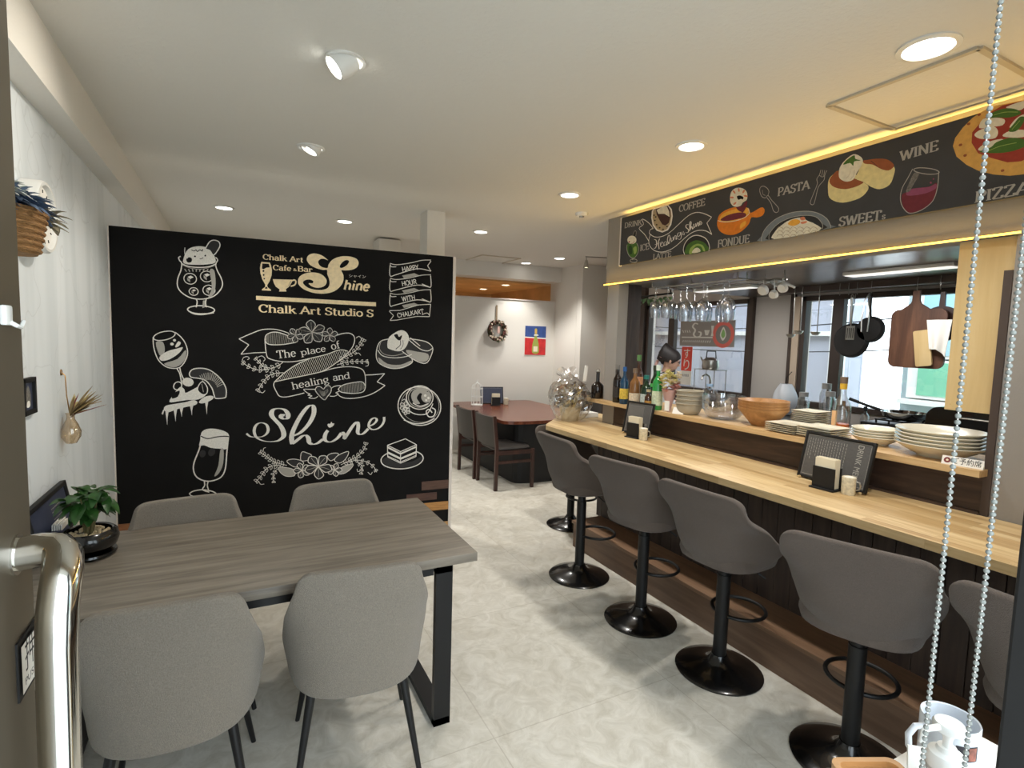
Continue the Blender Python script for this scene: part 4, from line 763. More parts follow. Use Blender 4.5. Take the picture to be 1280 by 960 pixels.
  ('chalk_drawing', 'chalk drawing of souffle pancakes topped with cream', [('f',0,'d',0,[1659,1507,1689,1563,1762,1584,1875,1562,1926,1513,1928,1405,1865,1363,1777,1357,1691,1384,1656,1433]),('f',0,'d',0,[1894,1587,1963,1583,2041,1566,2091,1522,2084,1484,2057,1407,2005,1400,1927,1430,1851,1492]),('f',0,'g',0,[1672,1440,1740,1391,1840,1385,1921,1418,1922,1399,1865,1367,1764,1360,1691,1387]),('f',0,'g',0,[1882,1499,1965,1488,2055,1471,2050,1419,1992,1410,1914,1449]),('l',6.2,'w',0,[1750,1581,1689,1563,1661,1513,1656,1439,1685,1390,1765,1357,1853,1363,1928,1401,1925,1437]),('l',6.0,'w',0,[1666,1495,1702,1452,1789,1437,1883,1449,1927,1468]),('l',4.8,'g',0,[1689,1557,1678,1507,1714,1465,1789,1454,1864,1474]),('l',6.2,'w',0,[1894,1587,1976,1579,2047,1563,2091,1522,2082,1465,2050,1406,2005,1400,1934,1431,1851,1488]),('l',6.2,'w',0,[1894,1585,1951,1538,2003,1504,2055,1496,2089,1516]),('l',6.5,'w',0,[1913,1594,1990,1533]),('f',0,'w',0,[1738,1521,1744,1583,1781,1621,1837,1650,1880,1637,1902,1594,1888,1537,1857,1499,1814,1488,1757,1503]),('f',0,'k',0,[1787,1609,1812,1620,1825,1598,1847,1613,1840,1579,1819,1573]),('l',5.0,'k',0,[1837,1573,1835,1536,1801,1504]),('l',3.8,'k',0,[1856,1574,1857,1536,1838,1504])]),
  ('chalk_drawing', 'chalk drawing of a latte cup on a saucer', [('l',7.8,'w',1,[2164,1026,2136,963,2079,920,2006,906,1931,922,1869,964,1831,1025,1826,1092,1852,1153,1906,1196,1978,1212,2053,1198,2117,1157,2157,1095]),('l',3.9,'g',1,[2150,1036,2126,981,2075,943,2010,930,1943,944,1887,982,1853,1036,1848,1095,1872,1149,1920,1186,1984,1201,2052,1188,2109,1151,2144,1097]),('f',0,'k',0,[2086,1064,2076,1025,2048,994,2008,977,1963,979,1922,997,1894,1029,1884,1068,1893,1107,1920,1138,1960,1154,2005,1154,2046,1136,2075,1104]),('l',7.8,'w',1,[2101,1126,2091,1086,2061,1054,2018,1037,1971,1038,1929,1057,1899,1089,1888,1130,1898,1169,1927,1201,1969,1218,2016,1218,2059,1200,2089,1167]),('l',6.5,'g',1,[2085,1126,2076,1093,2051,1066,2015,1052,1974,1053,1938,1069,1913,1096,1904,1129,1912,1162,1936,1189,1972,1203,2012,1203,2049,1188,2075,1160]),('l',7.5,'w',0,[1891,1107,1901,1042,1946,1003,2011,991,2063,1006,2101,1077]),('f',0,'g',0,[1925,1144,1950,1189,2008,1201,2060,1188,2021,1156,1995,1163,1970,1124,1997,1079,1948,1086]),('f',0,'g',0,[2090,1129,2086,1110,2075,1095,2058,1087,2039,1087,2023,1096,2011,1111,2006,1130,2010,1149,2021,1164,2038,1173,2057,1172,2074,1164,2086,1148]),('f',0,'w',0,[2048,1143,2047,1138,2044,1135,2040,1133,2035,1133,2031,1135,2028,1138,2027,1143,2028,1147,2031,1151,2035,1153,2039,1153,2044,1151,2047,1147]),('f',0,'w',0,[2074,1123,2073,1118,2071,1115,2066,1113,2062,1113,2057,1115,2054,1119,2053,1123,2054,1128,2057,1131,2061,1133,2066,1133,2070,1131,2073,1127]),('f',0,'w',0,[2055,1106,2054,1102,2052,1099,2048,1097,2044,1098,2040,1099,2038,1103,2037,1107,2037,1110,2040,1114,2044,1115,2048,1115,2051,1113,2054,1110]),('l',7.5,'w',0,[1939,1086,1997,1059,2062,1078]),('l',9.1,'w',0,[2095,1044,2122,1024,2110,979,2070,973,2047,1013,2069,1032,2096,1005]),('f',0,'d',0,[1886,1094,1885,1085,1880,1078,1873,1074,1865,1074,1858,1078,1853,1086,1851,1095,1852,1103,1857,1110,1864,1114,1872,1114,1879,1110,1884,1103]),('f',0,'d',0,[1876,1062,1891,1069,1905,1072,1915,1058,1900,1049,1886,1055,1876,1062]),('l',5.2,'w',0,[1876,1062,1891,1069,1905,1072,1915,1058,1900,1049,1886,1055,1876,1062]),('l',3.0,'g',0,[1879,1061,1894,1061,1909,1058]),('f',0,'d',0,[1875,1062,1887,1051,1896,1039,1885,1027,1870,1037,1871,1051,1875,1062]),('l',5.0,'w',0,[1875,1062,1887,1051,1896,1039,1885,1027,1870,1037,1871,1051,1875,1062]),('l',3.1,'g',0,[1876,1059,1880,1045,1883,1032]),('f',0,'d',0,[1875,1062,1867,1049,1858,1038,1841,1044,1847,1059,1862,1062,1875,1062]),('l',5.2,'w',0,[1875,1062,1867,1049,1858,1038,1841,1044,1847,1059,1862,1062,1875,1062]),('l',3.1,'g',0,[1872,1061,1859,1053,1846,1047]),('f',0,'d',0,[1875,1063,1858,1065,1844,1070,1845,1086,1863,1086,1871,1074,1875,1063]),('l',5.0,'w',0,[1875,1063,1858,1065,1844,1070,1845,1086,1863,1086,1871,1074,1875,1063]),('l',3.1,'g',0,[1873,1065,1860,1073,1849,1083]),('f',0,'d',0,[1875,1063,1873,1078,1873,1091,1890,1095,1896,1079,1886,1069,1875,1063]),('l',5.2,'w',0,[1875,1063,1873,1078,1873,1091,1890,1095,1896,1079,1886,1069,1875,1063]),('l',3.1,'g',0,[1877,1065,1882,1078,1889,1090]),('f',0,'d',0,[1889,1023,1902,1022,1914,1019,1915,1006,1901,1005,1893,1015,1889,1023]),('l',5.2,'w',0,[1889,1023,1902,1022,1914,1019,1915,1006,1901,1005,1893,1015,1889,1023]),('l',3.0,'g',0,[1891,1022,1901,1016,1911,1008]),('f',0,'d',0,[1888,1023,1892,1011,1893,1000,1880,996,1874,1008,1881,1017,1888,1023]),('l',5.2,'w',0,[1888,1023,1892,1011,1893,1000,1880,996,1874,1008,1881,1017,1888,1023]),('l',3.1,'g',0,[1887,1021,1885,1010,1880,1000]),('f',0,'d',0,[1888,1023,1877,1017,1866,1013,1856,1024,1867,1032,1879,1028,1888,1023]),('l',5.0,'w',0,[1888,1023,1877,1017,1866,1013,1856,1024,1867,1032,1879,1028,1888,1023]),('l',3.1,'g',0,[1885,1024,1873,1023,1861,1024]),('f',0,'d',0,[1888,1024,1878,1032,1870,1040,1877,1051,1890,1044,1890,1033,1888,1024]),('l',5.2,'w',0,[1888,1024,1878,1032,1870,1040,1877,1051,1890,1044,1890,1033,1888,1024]),('l',3.1,'g',0,[1888,1026,1883,1037,1879,1047]),('f',0,'d',0,[1889,1024,1893,1035,1900,1044,1914,1041,1911,1028,1899,1024,1889,1024]),('l',5.2,'w',0,[1889,1024,1893,1035,1900,1044,1914,1041,1911,1028,1899,1024,1889,1024]),('l',3.1,'g',0,[1891,1025,1900,1032,1910,1038]),('l',5.2,'w',0,[1856,1107,1875,1117,1887,1096]),('l',7.5,'w',0,[1870,954,1960,922,2051,928,2117,959])]),
  ('chalk_drawing', 'chalk drawing of a square layered cake on a plate', [('l',8.1,'w',1,[2029,644,2015,610,1970,583,1904,568,1831,568,1763,583,1716,608,1698,641,1711,673,1754,699,1819,715,1892,716,1960,702,2009,677]),('f',0,'d',0,[1707,641,1772,676,1811,622,1939,620,2016,655,2004,610,1913,576,1773,583]),('F',0,'k',0,[1746,760,1885,804,1973,753,1971,658,1849,613,1749,667]),('p',6.2,'w',1,[1746,760,1885,804,1973,753,1848,704]),('p',6.2,'w',0,[1746,760,1749,667,1849,612,1971,658,1973,753]),('p',5.2,'w',0,[1848,704,1849,612]),('p',13.0,'w',0,[1747,744,1848,687,1972,736]),('p',15.6,'w',0,[1749,703,1849,648,1971,693]),('p',5.0,'w',0,[1749,675,1849,622,1970,667])]),
 ],
 's': [
  ('menu_lettering', 'chalk capitals reading DRINK', [('t',42,'g','bold',[155,2558,373,2549],'DRINK')]),
  ('menu_drawing', 'drawing of a green melon soda float', [('f',0,'G',0,[206,2423,201,2388,217,2343,258,2307,302,2301,337,2328,343,2369,320,2413]),('f',0,'D',0,[224,2399,257,2400,272,2343,251,2329,222,2357]),('f',0,'L',0,[280,2377,317,2386,325,2344,300,2326]),('f',0,'W',0,[315,2438,311,2424,296,2415,274,2412,249,2415,225,2425,208,2439,201,2455,206,2469,221,2479,244,2482,269,2478,292,2468,309,2454]),('f',0,'R',0,[238,2434,237,2431,234,2429,230,2429,225,2429,221,2431,217,2434,216,2437,217,2439,220,2441,224,2442,229,2441,234,2439,237,2436]),('l',3.8,'R',0,[243,2417,272,2419,293,2431]),('f',0,'d',0,[267,2484,287,2512,308,2505,306,2471]),('l',3.5,'g',0,[267,2484,287,2512,308,2505,306,2471]),('l',5.3,'g',0,[201,2416,199,2381,224,2332,264,2302,302,2298,337,2325,347,2368,320,2413]),('p',13.5,'g',0,[280,2300,282,2283]),('l',5.6,'g',1,[336,2270,332,2264,321,2260,304,2260,284,2262,267,2267,254,2273,249,2280,253,2285,265,2289,282,2289,302,2287,319,2282,331,2276])]),
  ('menu_lettering', 'chalk capitals reading ICE', [('t',50,'g','bold',[366,2341,471,2343],'ICE')]),
  ('menu_lettering', 'chalk capitals reading LATTE', [('t',40,'g','bold',[523,2257,720,2256],'LATTE')]),
  ('menu_drawing', 'drawing of a coffee cup seen from above', [('F',0,'w',0,[506,2650,661,2645,700,2606,714,2553,704,2491,671,2456,611,2449,548,2473,501,2520,480,2583,483,2636]),('F',0,'T',0,[511,2645,657,2639,689,2602,700,2555,690,2500,661,2467,611,2459,557,2481,515,2524,495,2580,498,2630]),('F',0,'B',0,[526,2640,657,2637,685,2603,691,2551,676,2509,640,2496,607,2511,571,2554,539,2599]),('F',0,'W',0,[536,2632,602,2643,648,2635,674,2592,682,2552,624,2586,558,2598]),('f',0,'b',0,[532,2554,532,2552,529,2550,525,2549,521,2550,517,2552,514,2555,513,2557,514,2560,516,2562,520,2562,524,2561,528,2559,531,2557]),('f',0,'b',0,[554,2517,553,2515,551,2513,547,2513,543,2514,539,2515,536,2518,535,2521,536,2523,538,2525,542,2525,546,2524,550,2523,553,2520]),('f',0,'b',0,[590,2488,589,2486,586,2484,583,2484,578,2485,574,2486,572,2489,570,2492,571,2494,574,2496,577,2496,582,2495,586,2494,588,2491]),('f',0,'b',0,[628,2469,628,2467,625,2465,622,2464,617,2465,613,2467,611,2469,610,2472,610,2475,613,2476,617,2477,621,2476,625,2474,627,2472]),('f',0,'b',0,[540,2579,539,2576,537,2575,533,2574,529,2575,525,2577,522,2580,521,2582,521,2585,524,2586,528,2587,532,2586,536,2584,539,2582]),('f',0,'b',0,[669,2485,668,2482,666,2481,662,2480,658,2481,654,2483,651,2485,650,2488,651,2490,653,2492,657,2492,661,2492,665,2490,668,2487]),('f',0,'b',0,[520,2596,519,2593,516,2592,512,2591,508,2592,504,2594,501,2597,500,2599,501,2602,503,2603,507,2604,512,2603,516,2601,518,2599])]),
  ('menu_lettering', 'chalk capitals reading COFFEE', [('t',49,'g','bold',[774,2569,1022,2568],'COFFEE')]),
  ('menu_drawing', 'ribbon lettering reading healing and shine', [('l',5.2,'w',0,[508,2496,470,2535,412,2576,370,2591,392,2549,342,2525,410,2468,465,2406]),('l',5.2,'w',0,[508,2496,478,2494,465,2473,476,2451,464,2413,483,2363,540,2322,617,2302,700,2307,770,2330,852,2374,917,2400,981,2405,1044,2390,1098,2358]),('l',5.2,'w',0,[476,2458,532,2428,609,2420,690,2436,776,2479,866,2524,939,2535,1012,2515,1087,2476]),('p',4.8,'w',0,[1087,2476,1048,2443,1098,2358]),('n',9.1,'w',2.6,[524,2410,548,2400,556,2366,543,2342,524,2344]),('n',9.1,'w',2.6,[586,2408,574,2377,587,2329]),('n',6.3,'w',2.8,[536,2369,565,2371,589,2375]),('n',7.8,'w',2.6,[594,2361,613,2365,621,2376,603,2376,600,2353,619,2341,637,2355]),('n',7.8,'w',2.6,[654,2378,636,2368,642,2347,660,2355,663,2373,665,2347,678,2355]),('n',7.8,'w',2.6,[683,2355,698,2397,683,2419,671,2388,683,2355,700,2362]),('n',7.8,'w',2.6,[707,2396,714,2366,726,2374]),('n',7.8,'w',2.6,[729,2399,735,2372,747,2402,760,2400,762,2375,774,2385]),('n',7.2,'w',2.4,[798,2419,776,2416,778,2391,799,2400,806,2421,813,2386,801,2369,784,2375]),('n',4.8,'w',2.4,[832,2423,825,2402,842,2397,837,2413]),('n',9.6,'w',2.4,[879,2461,858,2465,855,2447,882,2424,875,2407,854,2410]),('n',8.5,'w',2.6,[891,2416,903,2469,890,2477,894,2422,909,2444,919,2424,926,2432]),('n',7.8,'w',2.6,[928,2458,932,2431,942,2438]),('n',7.2,'w',2.4,[945,2459,951,2434,961,2459,969,2457,972,2436,982,2443]),('n',7.2,'w',2.4,[981,2446,996,2458,984,2467,979,2450,994,2441,1007,2454])]),
  ('menu_drawing', 'drawing of a green tea latte', [('f',0,'d',0,[857,2251,840,2289,855,2336,903,2369,959,2374,1024,2352,1065,2318,1084,2274,1079,2251]),('l',5.9,'w',0,[857,2251,840,2289,855,2336,903,2369,959,2374,1024,2352,1065,2318,1084,2274,1079,2251]),('f',0,'G',0,[871,2255,862,2292,889,2325,954,2340,1018,2321,1060,2289,1071,2253]),('f',0,'L',0,[899,2253,908,2292,963,2314,1020,2297,1047,2255,1031,2255,1009,2287,969,2299,934,2282,928,2253]),('f',0,'W',0,[927,2255,942,2281,974,2286,999,2271,998,2253])]),
  ('menu_drawing', 'drawing of an orange fondue pot with a dipped prawn', [('f',0,'O',0,[1139,2441,1153,2478,1205,2500,1277,2504,1348,2490,1387,2474,1404,2443,1468,2461,1493,2457,1504,2435,1490,2411,1451,2406,1410,2414,1394,2376,1344,2341,1283,2327,1217,2339,1165,2370,1141,2407]),('f',0,'Y',0,[1155,2448,1174,2477,1238,2490,1317,2491,1375,2479,1390,2451,1375,2429,1307,2417,1220,2416,1165,2433]),('f',0,'V',0,[1164,2443,1208,2461,1280,2466,1339,2458,1368,2443,1360,2426,1299,2423,1219,2426]),('l',3.9,'W',0,[1143,2443,1186,2426,1260,2416,1338,2418,1382,2434,1392,2451,1379,2477]),('f',0,'Y',0,[1333,2387,1366,2400,1371,2380,1343,2360,1327,2360]),('f',0,'V',0,[1285,2510,1332,2500,1360,2526,1372,2517,1364,2481,1343,2457,1331,2463,1302,2481]),('f',0,'W',0,[1234,2572,1239,2606,1268,2625,1315,2618,1355,2592,1369,2561,1366,2531,1338,2521,1324,2505,1293,2503,1260,2516,1238,2545]),('f',0,'P',0,[1264,2568,1263,2566,1259,2565,1252,2565,1245,2567,1238,2569,1234,2572,1232,2575,1233,2578,1238,2579,1244,2578,1251,2577,1258,2574,1263,2571]),('f',0,'P',0,[1274,2591,1271,2591,1266,2594,1261,2598,1256,2604,1252,2609,1251,2614,1252,2616,1255,2616,1260,2613,1266,2609,1271,2603,1274,2598,1275,2594]),('f',0,'P',0,[1304,2595,1301,2596,1297,2600,1295,2605,1293,2611,1293,2617,1294,2620,1297,2621,1300,2619,1304,2616,1306,2610,1308,2604,1308,2599,1307,2596]),('f',0,'P',0,[1332,2580,1330,2583,1330,2587,1331,2592,1334,2596,1338,2599,1342,2600,1346,2599,1348,2596,1348,2592,1346,2588,1343,2584,1339,2581,1335,2580]),('f',0,'P',0,[1372,2552,1370,2550,1365,2550,1359,2551,1352,2554,1346,2557,1342,2560,1341,2563,1343,2565,1347,2565,1354,2564,1361,2562,1366,2558,1370,2555]),('f',0,'P',0,[1287,2534,1288,2531,1286,2527,1283,2524,1278,2521,1272,2520,1267,2520,1264,2522,1263,2525,1264,2528,1268,2532,1273,2534,1279,2536,1284,2535]),('f',0,'k',0,[1288,2570,1311,2571,1339,2555,1336,2540,1321,2547,1301,2546])]),
  ('menu_lettering', 'chalk capitals reading FONDUE', [('t',51,'g','bold',[1153,2260,1407,2259],'FONDUE')]),
  ('menu_drawing', 'chalk outline of a spoon', [('l',3.6,'g',0,[1520,2525,1525,2548,1509,2572,1483,2589,1462,2586,1460,2562,1477,2528,1503,2514,1520,2525,1550,2489,1594,2441,1601,2419,1587,2410,1565,2426,1544,2475,1513,2514]),('l',2.4,'g',0,[1478,2567,1483,2542,1502,2529])]),
  ('menu_lettering', 'chalk capitals reading PASTA', [('t',48,'g','bold',[1586,2505,1789,2504],'PASTA')]),
  ('menu_drawing', 'drawing of a plate of carbonara with an egg yolk', [('f',0,'S',0,[1495,2253,1496,2286,1521,2330,1586,2372,1677,2390,1765,2383,1838,2362,1899,2321,1927,2278,1929,2260]),('l',3.9,'g',0,[1495,2253,1496,2286,1521,2330,1586,2372,1677,2390,1765,2383,1838,2362,1899,2321,1927,2278,1929,2260]),('f',0,'d',0,[1548,2254,1551,2295,1602,2340,1679,2361,1767,2359,1840,2337,1884,2291,1886,2260]),('l',3.0,'g',0,[1548,2254,1551,2295,1602,2340,1679,2361,1767,2359,1840,2337,1881,2291,1883,2264]),('f',0,'W',0,[1585,2253,1585,2296,1629,2329,1680,2349,1749,2351,1794,2323,1837,2299,1864,2257]),('l',2.4,'T',0,[1598,2311,1610,2321,1631,2313,1642,2299,1626,2295]),('l',2.4,'T',0,[1643,2304,1656,2313,1676,2305,1687,2292,1671,2288]),('l',2.4,'T',0,[1688,2296,1700,2306,1719,2298,1730,2285,1714,2280]),('l',2.4,'T',0,[1731,2289,1743,2298,1762,2291,1773,2278,1757,2273]),('l',2.4,'T',0,[1774,2282,1785,2291,1804,2284,1814,2271,1799,2267]),('l',2.4,'T',0,[1815,2275,1826,2284,1845,2277,1855,2264,1840,2260]),('l',2.4,'T',0,[1599,2289,1612,2298,1633,2290,1644,2277,1627,2272]),('l',2.4,'T',0,[1645,2281,1657,2291,1677,2283,1689,2270,1672,2265]),('l',2.4,'T',0,[1690,2274,1702,2284,1721,2276,1732,2263,1716,2258]),('l',2.4,'T',0,[1733,2267,1745,2277,1764,2269,1775,2256,1759,2252]),('l',2.2,'T',0,[1776,2260,1787,2270,1806,2262,1816,2249,1801,2245]),('l',2.2,'T',0,[1817,2254,1828,2263,1846,2256,1857,2243,1842,2239]),('l',2.4,'T',0,[1601,2266,1614,2276,1634,2268,1646,2254,1629,2250]),('l',2.4,'T',0,[1647,2259,1659,2269,1679,2261,1690,2248,1674,2243]),('l',2.4,'T',0,[1691,2252,1703,2262,1723,2254,1734,2241,1718,2236]),('l',2.4,'T',0,[1735,2245,1746,2255,1766,2247,1776,2234,1761,2230]),('f',0,'Y',0,[1669,2328,1687,2345,1718,2347,1747,2332,1739,2316,1702,2311]),('f',0,'P',0,[1743,2349,1767,2352,1778,2335,1756,2333]),('f',0,'P',0,[1751,2325,1787,2324,1785,2314,1758,2313])]),
  ('menu_drawing', 'chalk outline of a fork', [('l',3.3,'g',0,[1849,2591,1842,2565,1829,2547,1834,2519,1817,2473,1800,2427,1808,2412,1822,2412,1831,2448,1842,2501,1871,2531,1874,2557,1884,2579]),('p',2.8,'g',0,[1861,2588,1856,2557]),('p',2.8,'g',0,[1872,2584,1868,2551]),('l',2.8,'g',0,[1842,2565,1858,2551,1874,2553])]),
  ('menu_drawing', 'drawing of two souffle pancakes with whipped cream', [('f',0,'A',0,[1897,2516,1910,2541,1949,2556,2024,2534,2083,2471,2112,2443,2109,2417,2074,2390,2003,2383,1951,2397,1910,2428,1899,2470]),('f',0,'N',0,[1903,2515,1916,2543,1955,2561,2038,2498,2089,2470,2053,2454,1992,2454,1932,2479]),('f',0,'A',0,[2044,2497,2057,2531,2075,2575,2117,2571,2180,2546,2230,2507,2231,2466,2215,2424,2171,2413,2128,2434,2083,2471]),('f',0,'N',0,[2075,2578,2101,2576,2138,2571,2189,2555,2221,2527,2228,2508,2204,2496,2168,2513,2125,2546,2087,2560]),('l',2.2,'B',0,[2115,2567,2140,2541,2151,2528]),('f',0,'W',0,[1954,2530,1955,2574,1980,2606,2022,2626,2057,2607,2075,2580,2066,2550,2047,2523,2033,2494,2000,2491,1971,2507]),('f',0,'G',0,[1973,2586,1991,2606,2028,2620,2036,2599,2064,2583,2031,2587,2027,2565,2009,2585]),('l',1.6,'T',0,[1993,2509,2009,2522,2013,2543]),('l',1.7,'T',0,[2016,2498,2034,2516,2035,2543])]),
  ('menu_lettering', 'chalk capitals reading SWEETs', [('t',49,'g','bold',[1973,2262,2188,2257],'SWEET'),('t',31,'g','bold',[2193,2259,2210,2260],'s')]),
  ('menu_lettering', 'chalk capitals reading WINE', [('t',47,'g','bold',[2252,2527,2415,2533],'WINE')]),
  ('menu_drawing', 'drawing of a stemless glass of red wine', [('f',0,'V',0,[2275,2359,2300,2371,2345,2378,2394,2374,2419,2385,2425,2355,2416,2314,2388,2280,2349,2266,2313,2268,2287,2301]),('f',0,'X',0,[2301,2353,2347,2346,2391,2348,2421,2361,2417,2381,2389,2373,2322,2381,2295,2370]),('f',0,'s',0,[2323,2455,2344,2443,2321,2394,2309,2372,2293,2373,2305,2417]),('l',3.5,'g',0,[2314,2475,2295,2435,2275,2395,2270,2350,2282,2307,2313,2268,2354,2267,2392,2285,2416,2314,2426,2369,2425,2432]),('l',3.5,'g',1,[2427,2430,2421,2426,2407,2427,2385,2432,2361,2441,2339,2452,2324,2462,2319,2470,2324,2474,2340,2473,2362,2467,2386,2458,2407,2448,2421,2438]),('f',0,'X',0,[2410,2404,2410,2403,2409,2402,2407,2401,2406,2401,2404,2403,2403,2404,2403,2406,2403,2408,2404,2409,2405,2409,2407,2409,2408,2408,2409,2406]),('f',0,'X',0,[2401,2389,2401,2387,2400,2386,2398,2385,2396,2386,2394,2387,2393,2389,2392,2392,2393,2394,2394,2395,2395,2396,2397,2395,2399,2394,2400,2392])]),
  ('menu_drawing', 'drawing of a large margherita pizza', [('F',0,'C',0,[2620,2658,2576,2653,2536,2635,2504,2605,2478,2568,2472,2534,2490,2483,2531,2436,2576,2399,2631,2369,2688,2349,2745,2342,2791,2353,2816,2382,2819,2426,2800,2495,2767,2561,2760,2640,2705,2648]),('F',0,'R',0,[2640,2651,2594,2635,2567,2604,2541,2573,2542,2528,2570,2475,2617,2442,2676,2407,2722,2399,2764,2415,2775,2458,2762,2526,2739,2639,2705,2645]),('f',0,'W',0,[2575,2617,2612,2611,2651,2591,2647,2568,2607,2574,2565,2583]),('f',0,'W',0,[2550,2561,2574,2575,2615,2573,2633,2549,2627,2522,2590,2528,2564,2541]),('f',0,'W',0,[2569,2488,2584,2506,2620,2514,2656,2507,2646,2482,2607,2477]),('f',0,'W',0,[2650,2524,2673,2536,2719,2526,2750,2498,2714,2497,2675,2509]),('f',0,'W',0,[2653,2640,2705,2645,2731,2637,2704,2610,2673,2626]),('f',0,'W',0,[2671,2551,2685,2575,2702,2587,2718,2585,2694,2553]),('f',0,'G',0,[2587,2617,2602,2632,2641,2637,2681,2623,2706,2596,2668,2592,2628,2606]),('f',0,'G',0,[2669,2537,2686,2563,2703,2583,2719,2573,2710,2543,2692,2528]),('f',0,'G',0,[2574,2479,2614,2487,2632,2503,2675,2507,2722,2488,2735,2461,2695,2449,2640,2455]),('l',2.5,'L',0,[2607,2474,2646,2482,2700,2480]),('l',2.5,'L',0,[2611,2621,2650,2620,2694,2605]),('l',2.2,'L',0,[2680,2539,2704,2568]),('f',0,'N',0,[2529,2480,2529,2477,2528,2475,2526,2473,2523,2473,2520,2473,2518,2475,2516,2478,2516,2480,2517,2483,2519,2484,2522,2484,2525,2484,2528,2482]),('f',0,'N',0,[2597,2421,2597,2418,2596,2416,2594,2415,2591,2414,2589,2415,2586,2417,2585,2419,2584,2421,2585,2424,2587,2425,2590,2426,2593,2425,2595,2423]),('f',0,'N',0,[2531,2614,2531,2612,2530,2609,2528,2608,2525,2608,2522,2609,2520,2611,2518,2613,2518,2616,2519,2618,2521,2619,2524,2619,2527,2619,2530,2617]),('f',0,'N',0,[2668,2378,2669,2375,2668,2373,2666,2372,2663,2371,2660,2372,2658,2373,2657,2376,2656,2378,2657,2380,2659,2382,2662,2382,2665,2382,2667,2380]),('f',0,'N',0,[2508,2531,2508,2529,2507,2526,2505,2525,2502,2525,2499,2525,2496,2527,2495,2530,2494,2532,2495,2534,2498,2536,2501,2536,2504,2536,2506,2534]),('f',0,'N',0,[2566,2642,2567,2639,2566,2637,2564,2636,2561,2635,2558,2636,2556,2638,2554,2641,2554,2643,2555,2645,2557,2647,2560,2647,2563,2646,2565,2644])]),
  ('menu_lettering', 'chalk capitals reading PIZZA', [('t',47,'g','bold',[2574,2262,2762,2264],'PIZZA')]),
 ],
}
# ============================================================ THE SETTING
CZ = 2.69      # ceiling height
b = nb(); box(b, -0.9, 9.5, -0.05, 10.2, -0.06, 0)
struct('floor', b, 'floor', 'pale mottled stone-look vinyl floor of the cafe', 'floor')
b = nb(); box(b, -9, 16, -9, 15, -0.2, -0.07)
struct('ground', b, mat('pale_bounce_pavement', (206, 206, 204), 0.9, noise=(8, 0.2)), 'street pavement outside the cafe, paled to bounce daylight', 'ground')  # ground lightened so it bounces daylight up to the ceiling
b = nb(); box(b, -0.9, 5.1, -0.05, 7.59, CZ, CZ + 0.15)
struct('ceiling', b, 'ceiling', 'off-white papered flat ceiling with recessed lights', 'ceiling')
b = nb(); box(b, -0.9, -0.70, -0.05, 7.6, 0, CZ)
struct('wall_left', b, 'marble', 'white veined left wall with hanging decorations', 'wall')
b = nb(); box(b, -0.70, -0.60, 0.25, 6.9, 2.47, CZ)
struct('trim_1', b, 'paper', 'boxed beam running along the top of the left wall', 'beam')

# front wall the camera looks through: jambs, lintel, unseen right-hand opening added for more daylight
b = nb(); box(b, -0.9, -0.25, 0.03, 0.25, 0, CZ); box(b, -0.25, 0.765, 0.03, 0.25, 2.3, CZ); box(b, 1.70, 5.1, 0.03, 0.25, 0, CZ); box(b, 0.86, 1.70, 0.03, 0.25, 0, 0.25); box(b, 0.86, 1.70, 0.03, 0.25, 2.3, CZ)
struct('wall_front', b, 'paper', 'front wall around the entrance doorway', 'wall')
b = nb(); box(b, 0.765, 0.86, 0.02, 0.252, 0, 2.3, 0.004)
struct('trim_2', b, 'black', 'black upright door frame at the right edge', 'door frame')

# chalkboard partition
PA = atan2(-0.16, 2.245)
b = nb(); box(b, 0.006, 2.245, 0.0, 0.10, 0, 2.24)
part = struct('wall_middle', b, 'chalkboard', 'black chalkboard partition wall covered in white chalk art', 'wall', loc=(-0.70, 4.20, 0))
part.rotation_euler.z = PA
b = nb(); box(b, 2.245, 2.268, -0.004, 0.104, 0, 2.24); box(b, 0.0, 0.008, -0.004, 0.0, 0, 2.24)
ob('white_edging', b, 'white_edge', part, smooth=False)

# far wall of the dining nook: low beam, transom opening, wall below
FA = atan2(-0.07, 1.0)
def far(x, d=0.0):      # point on the slightly skewed far wall
    return 7.36 - 0.07 * x + d
def farbox(b, x0, x1, z0, z1, d0, d1):
    n = len(b.verts)
    box(b, x0, x1, d0, d1, z0, z1)
    b.verts.ensure_lookup_table()
    for v in list(b.verts)[n:]:
        v.co.y += 7.36 - 0.07 * v.co.x
b = nb(); farbox(b, -0.8, 4.6, 0, 2.19, 0, 0.12)
struct('wall_back', b, 'paper', 'white papered far wall behind the dark dining table', 'wall')
b = nb(); farbox(b, -0.8, 4.9, 2.48, CZ, -0.16, 0.12)
struct('trim_3', b, 'paper', 'boxed beam across the top of the far wall', 'beam')
b = nb(); farbox(b, -0.8, 4.6, 2.19, 2.205, -0.015, 0.12)
struct('trim_4', b, 'white_edge', 'thin white sill under the far transom opening', 'sill')
# warm room seen through the transom
b = nb()
box(b, -0.8, 9.4, 7.6, 10.0, 2.50, 2.84); box(b, -0.8, 9.4, 9.9, 10.0, 0, 2.5); box(b, 4.6, 4.7, 7.25, 9.9, 0, 2.5); box(b, -0.9, -0.8, 7.61, 10, 0, 2.5)
struct('wall_beyond', b, mat('orange_brown_wall', (208, 168, 118), 0.7, noise=(3, 0.15)), 'warm orange-brown room seen over the far wall', 'wall')
b = nb(); box(b, 4.36, 4.62, 6.465, 7.2, 0, CZ)
struct('wall_corner', b, 'paper', 'pale side wall returning towards the far wall', 'wall')
b = nb(); box(b, 4.36, 5.1, 6.34, 6.46, 0, CZ)
struct('wall_side', b, 'paper', 'white wall beside the bar seen left of the bottles', 'wall')

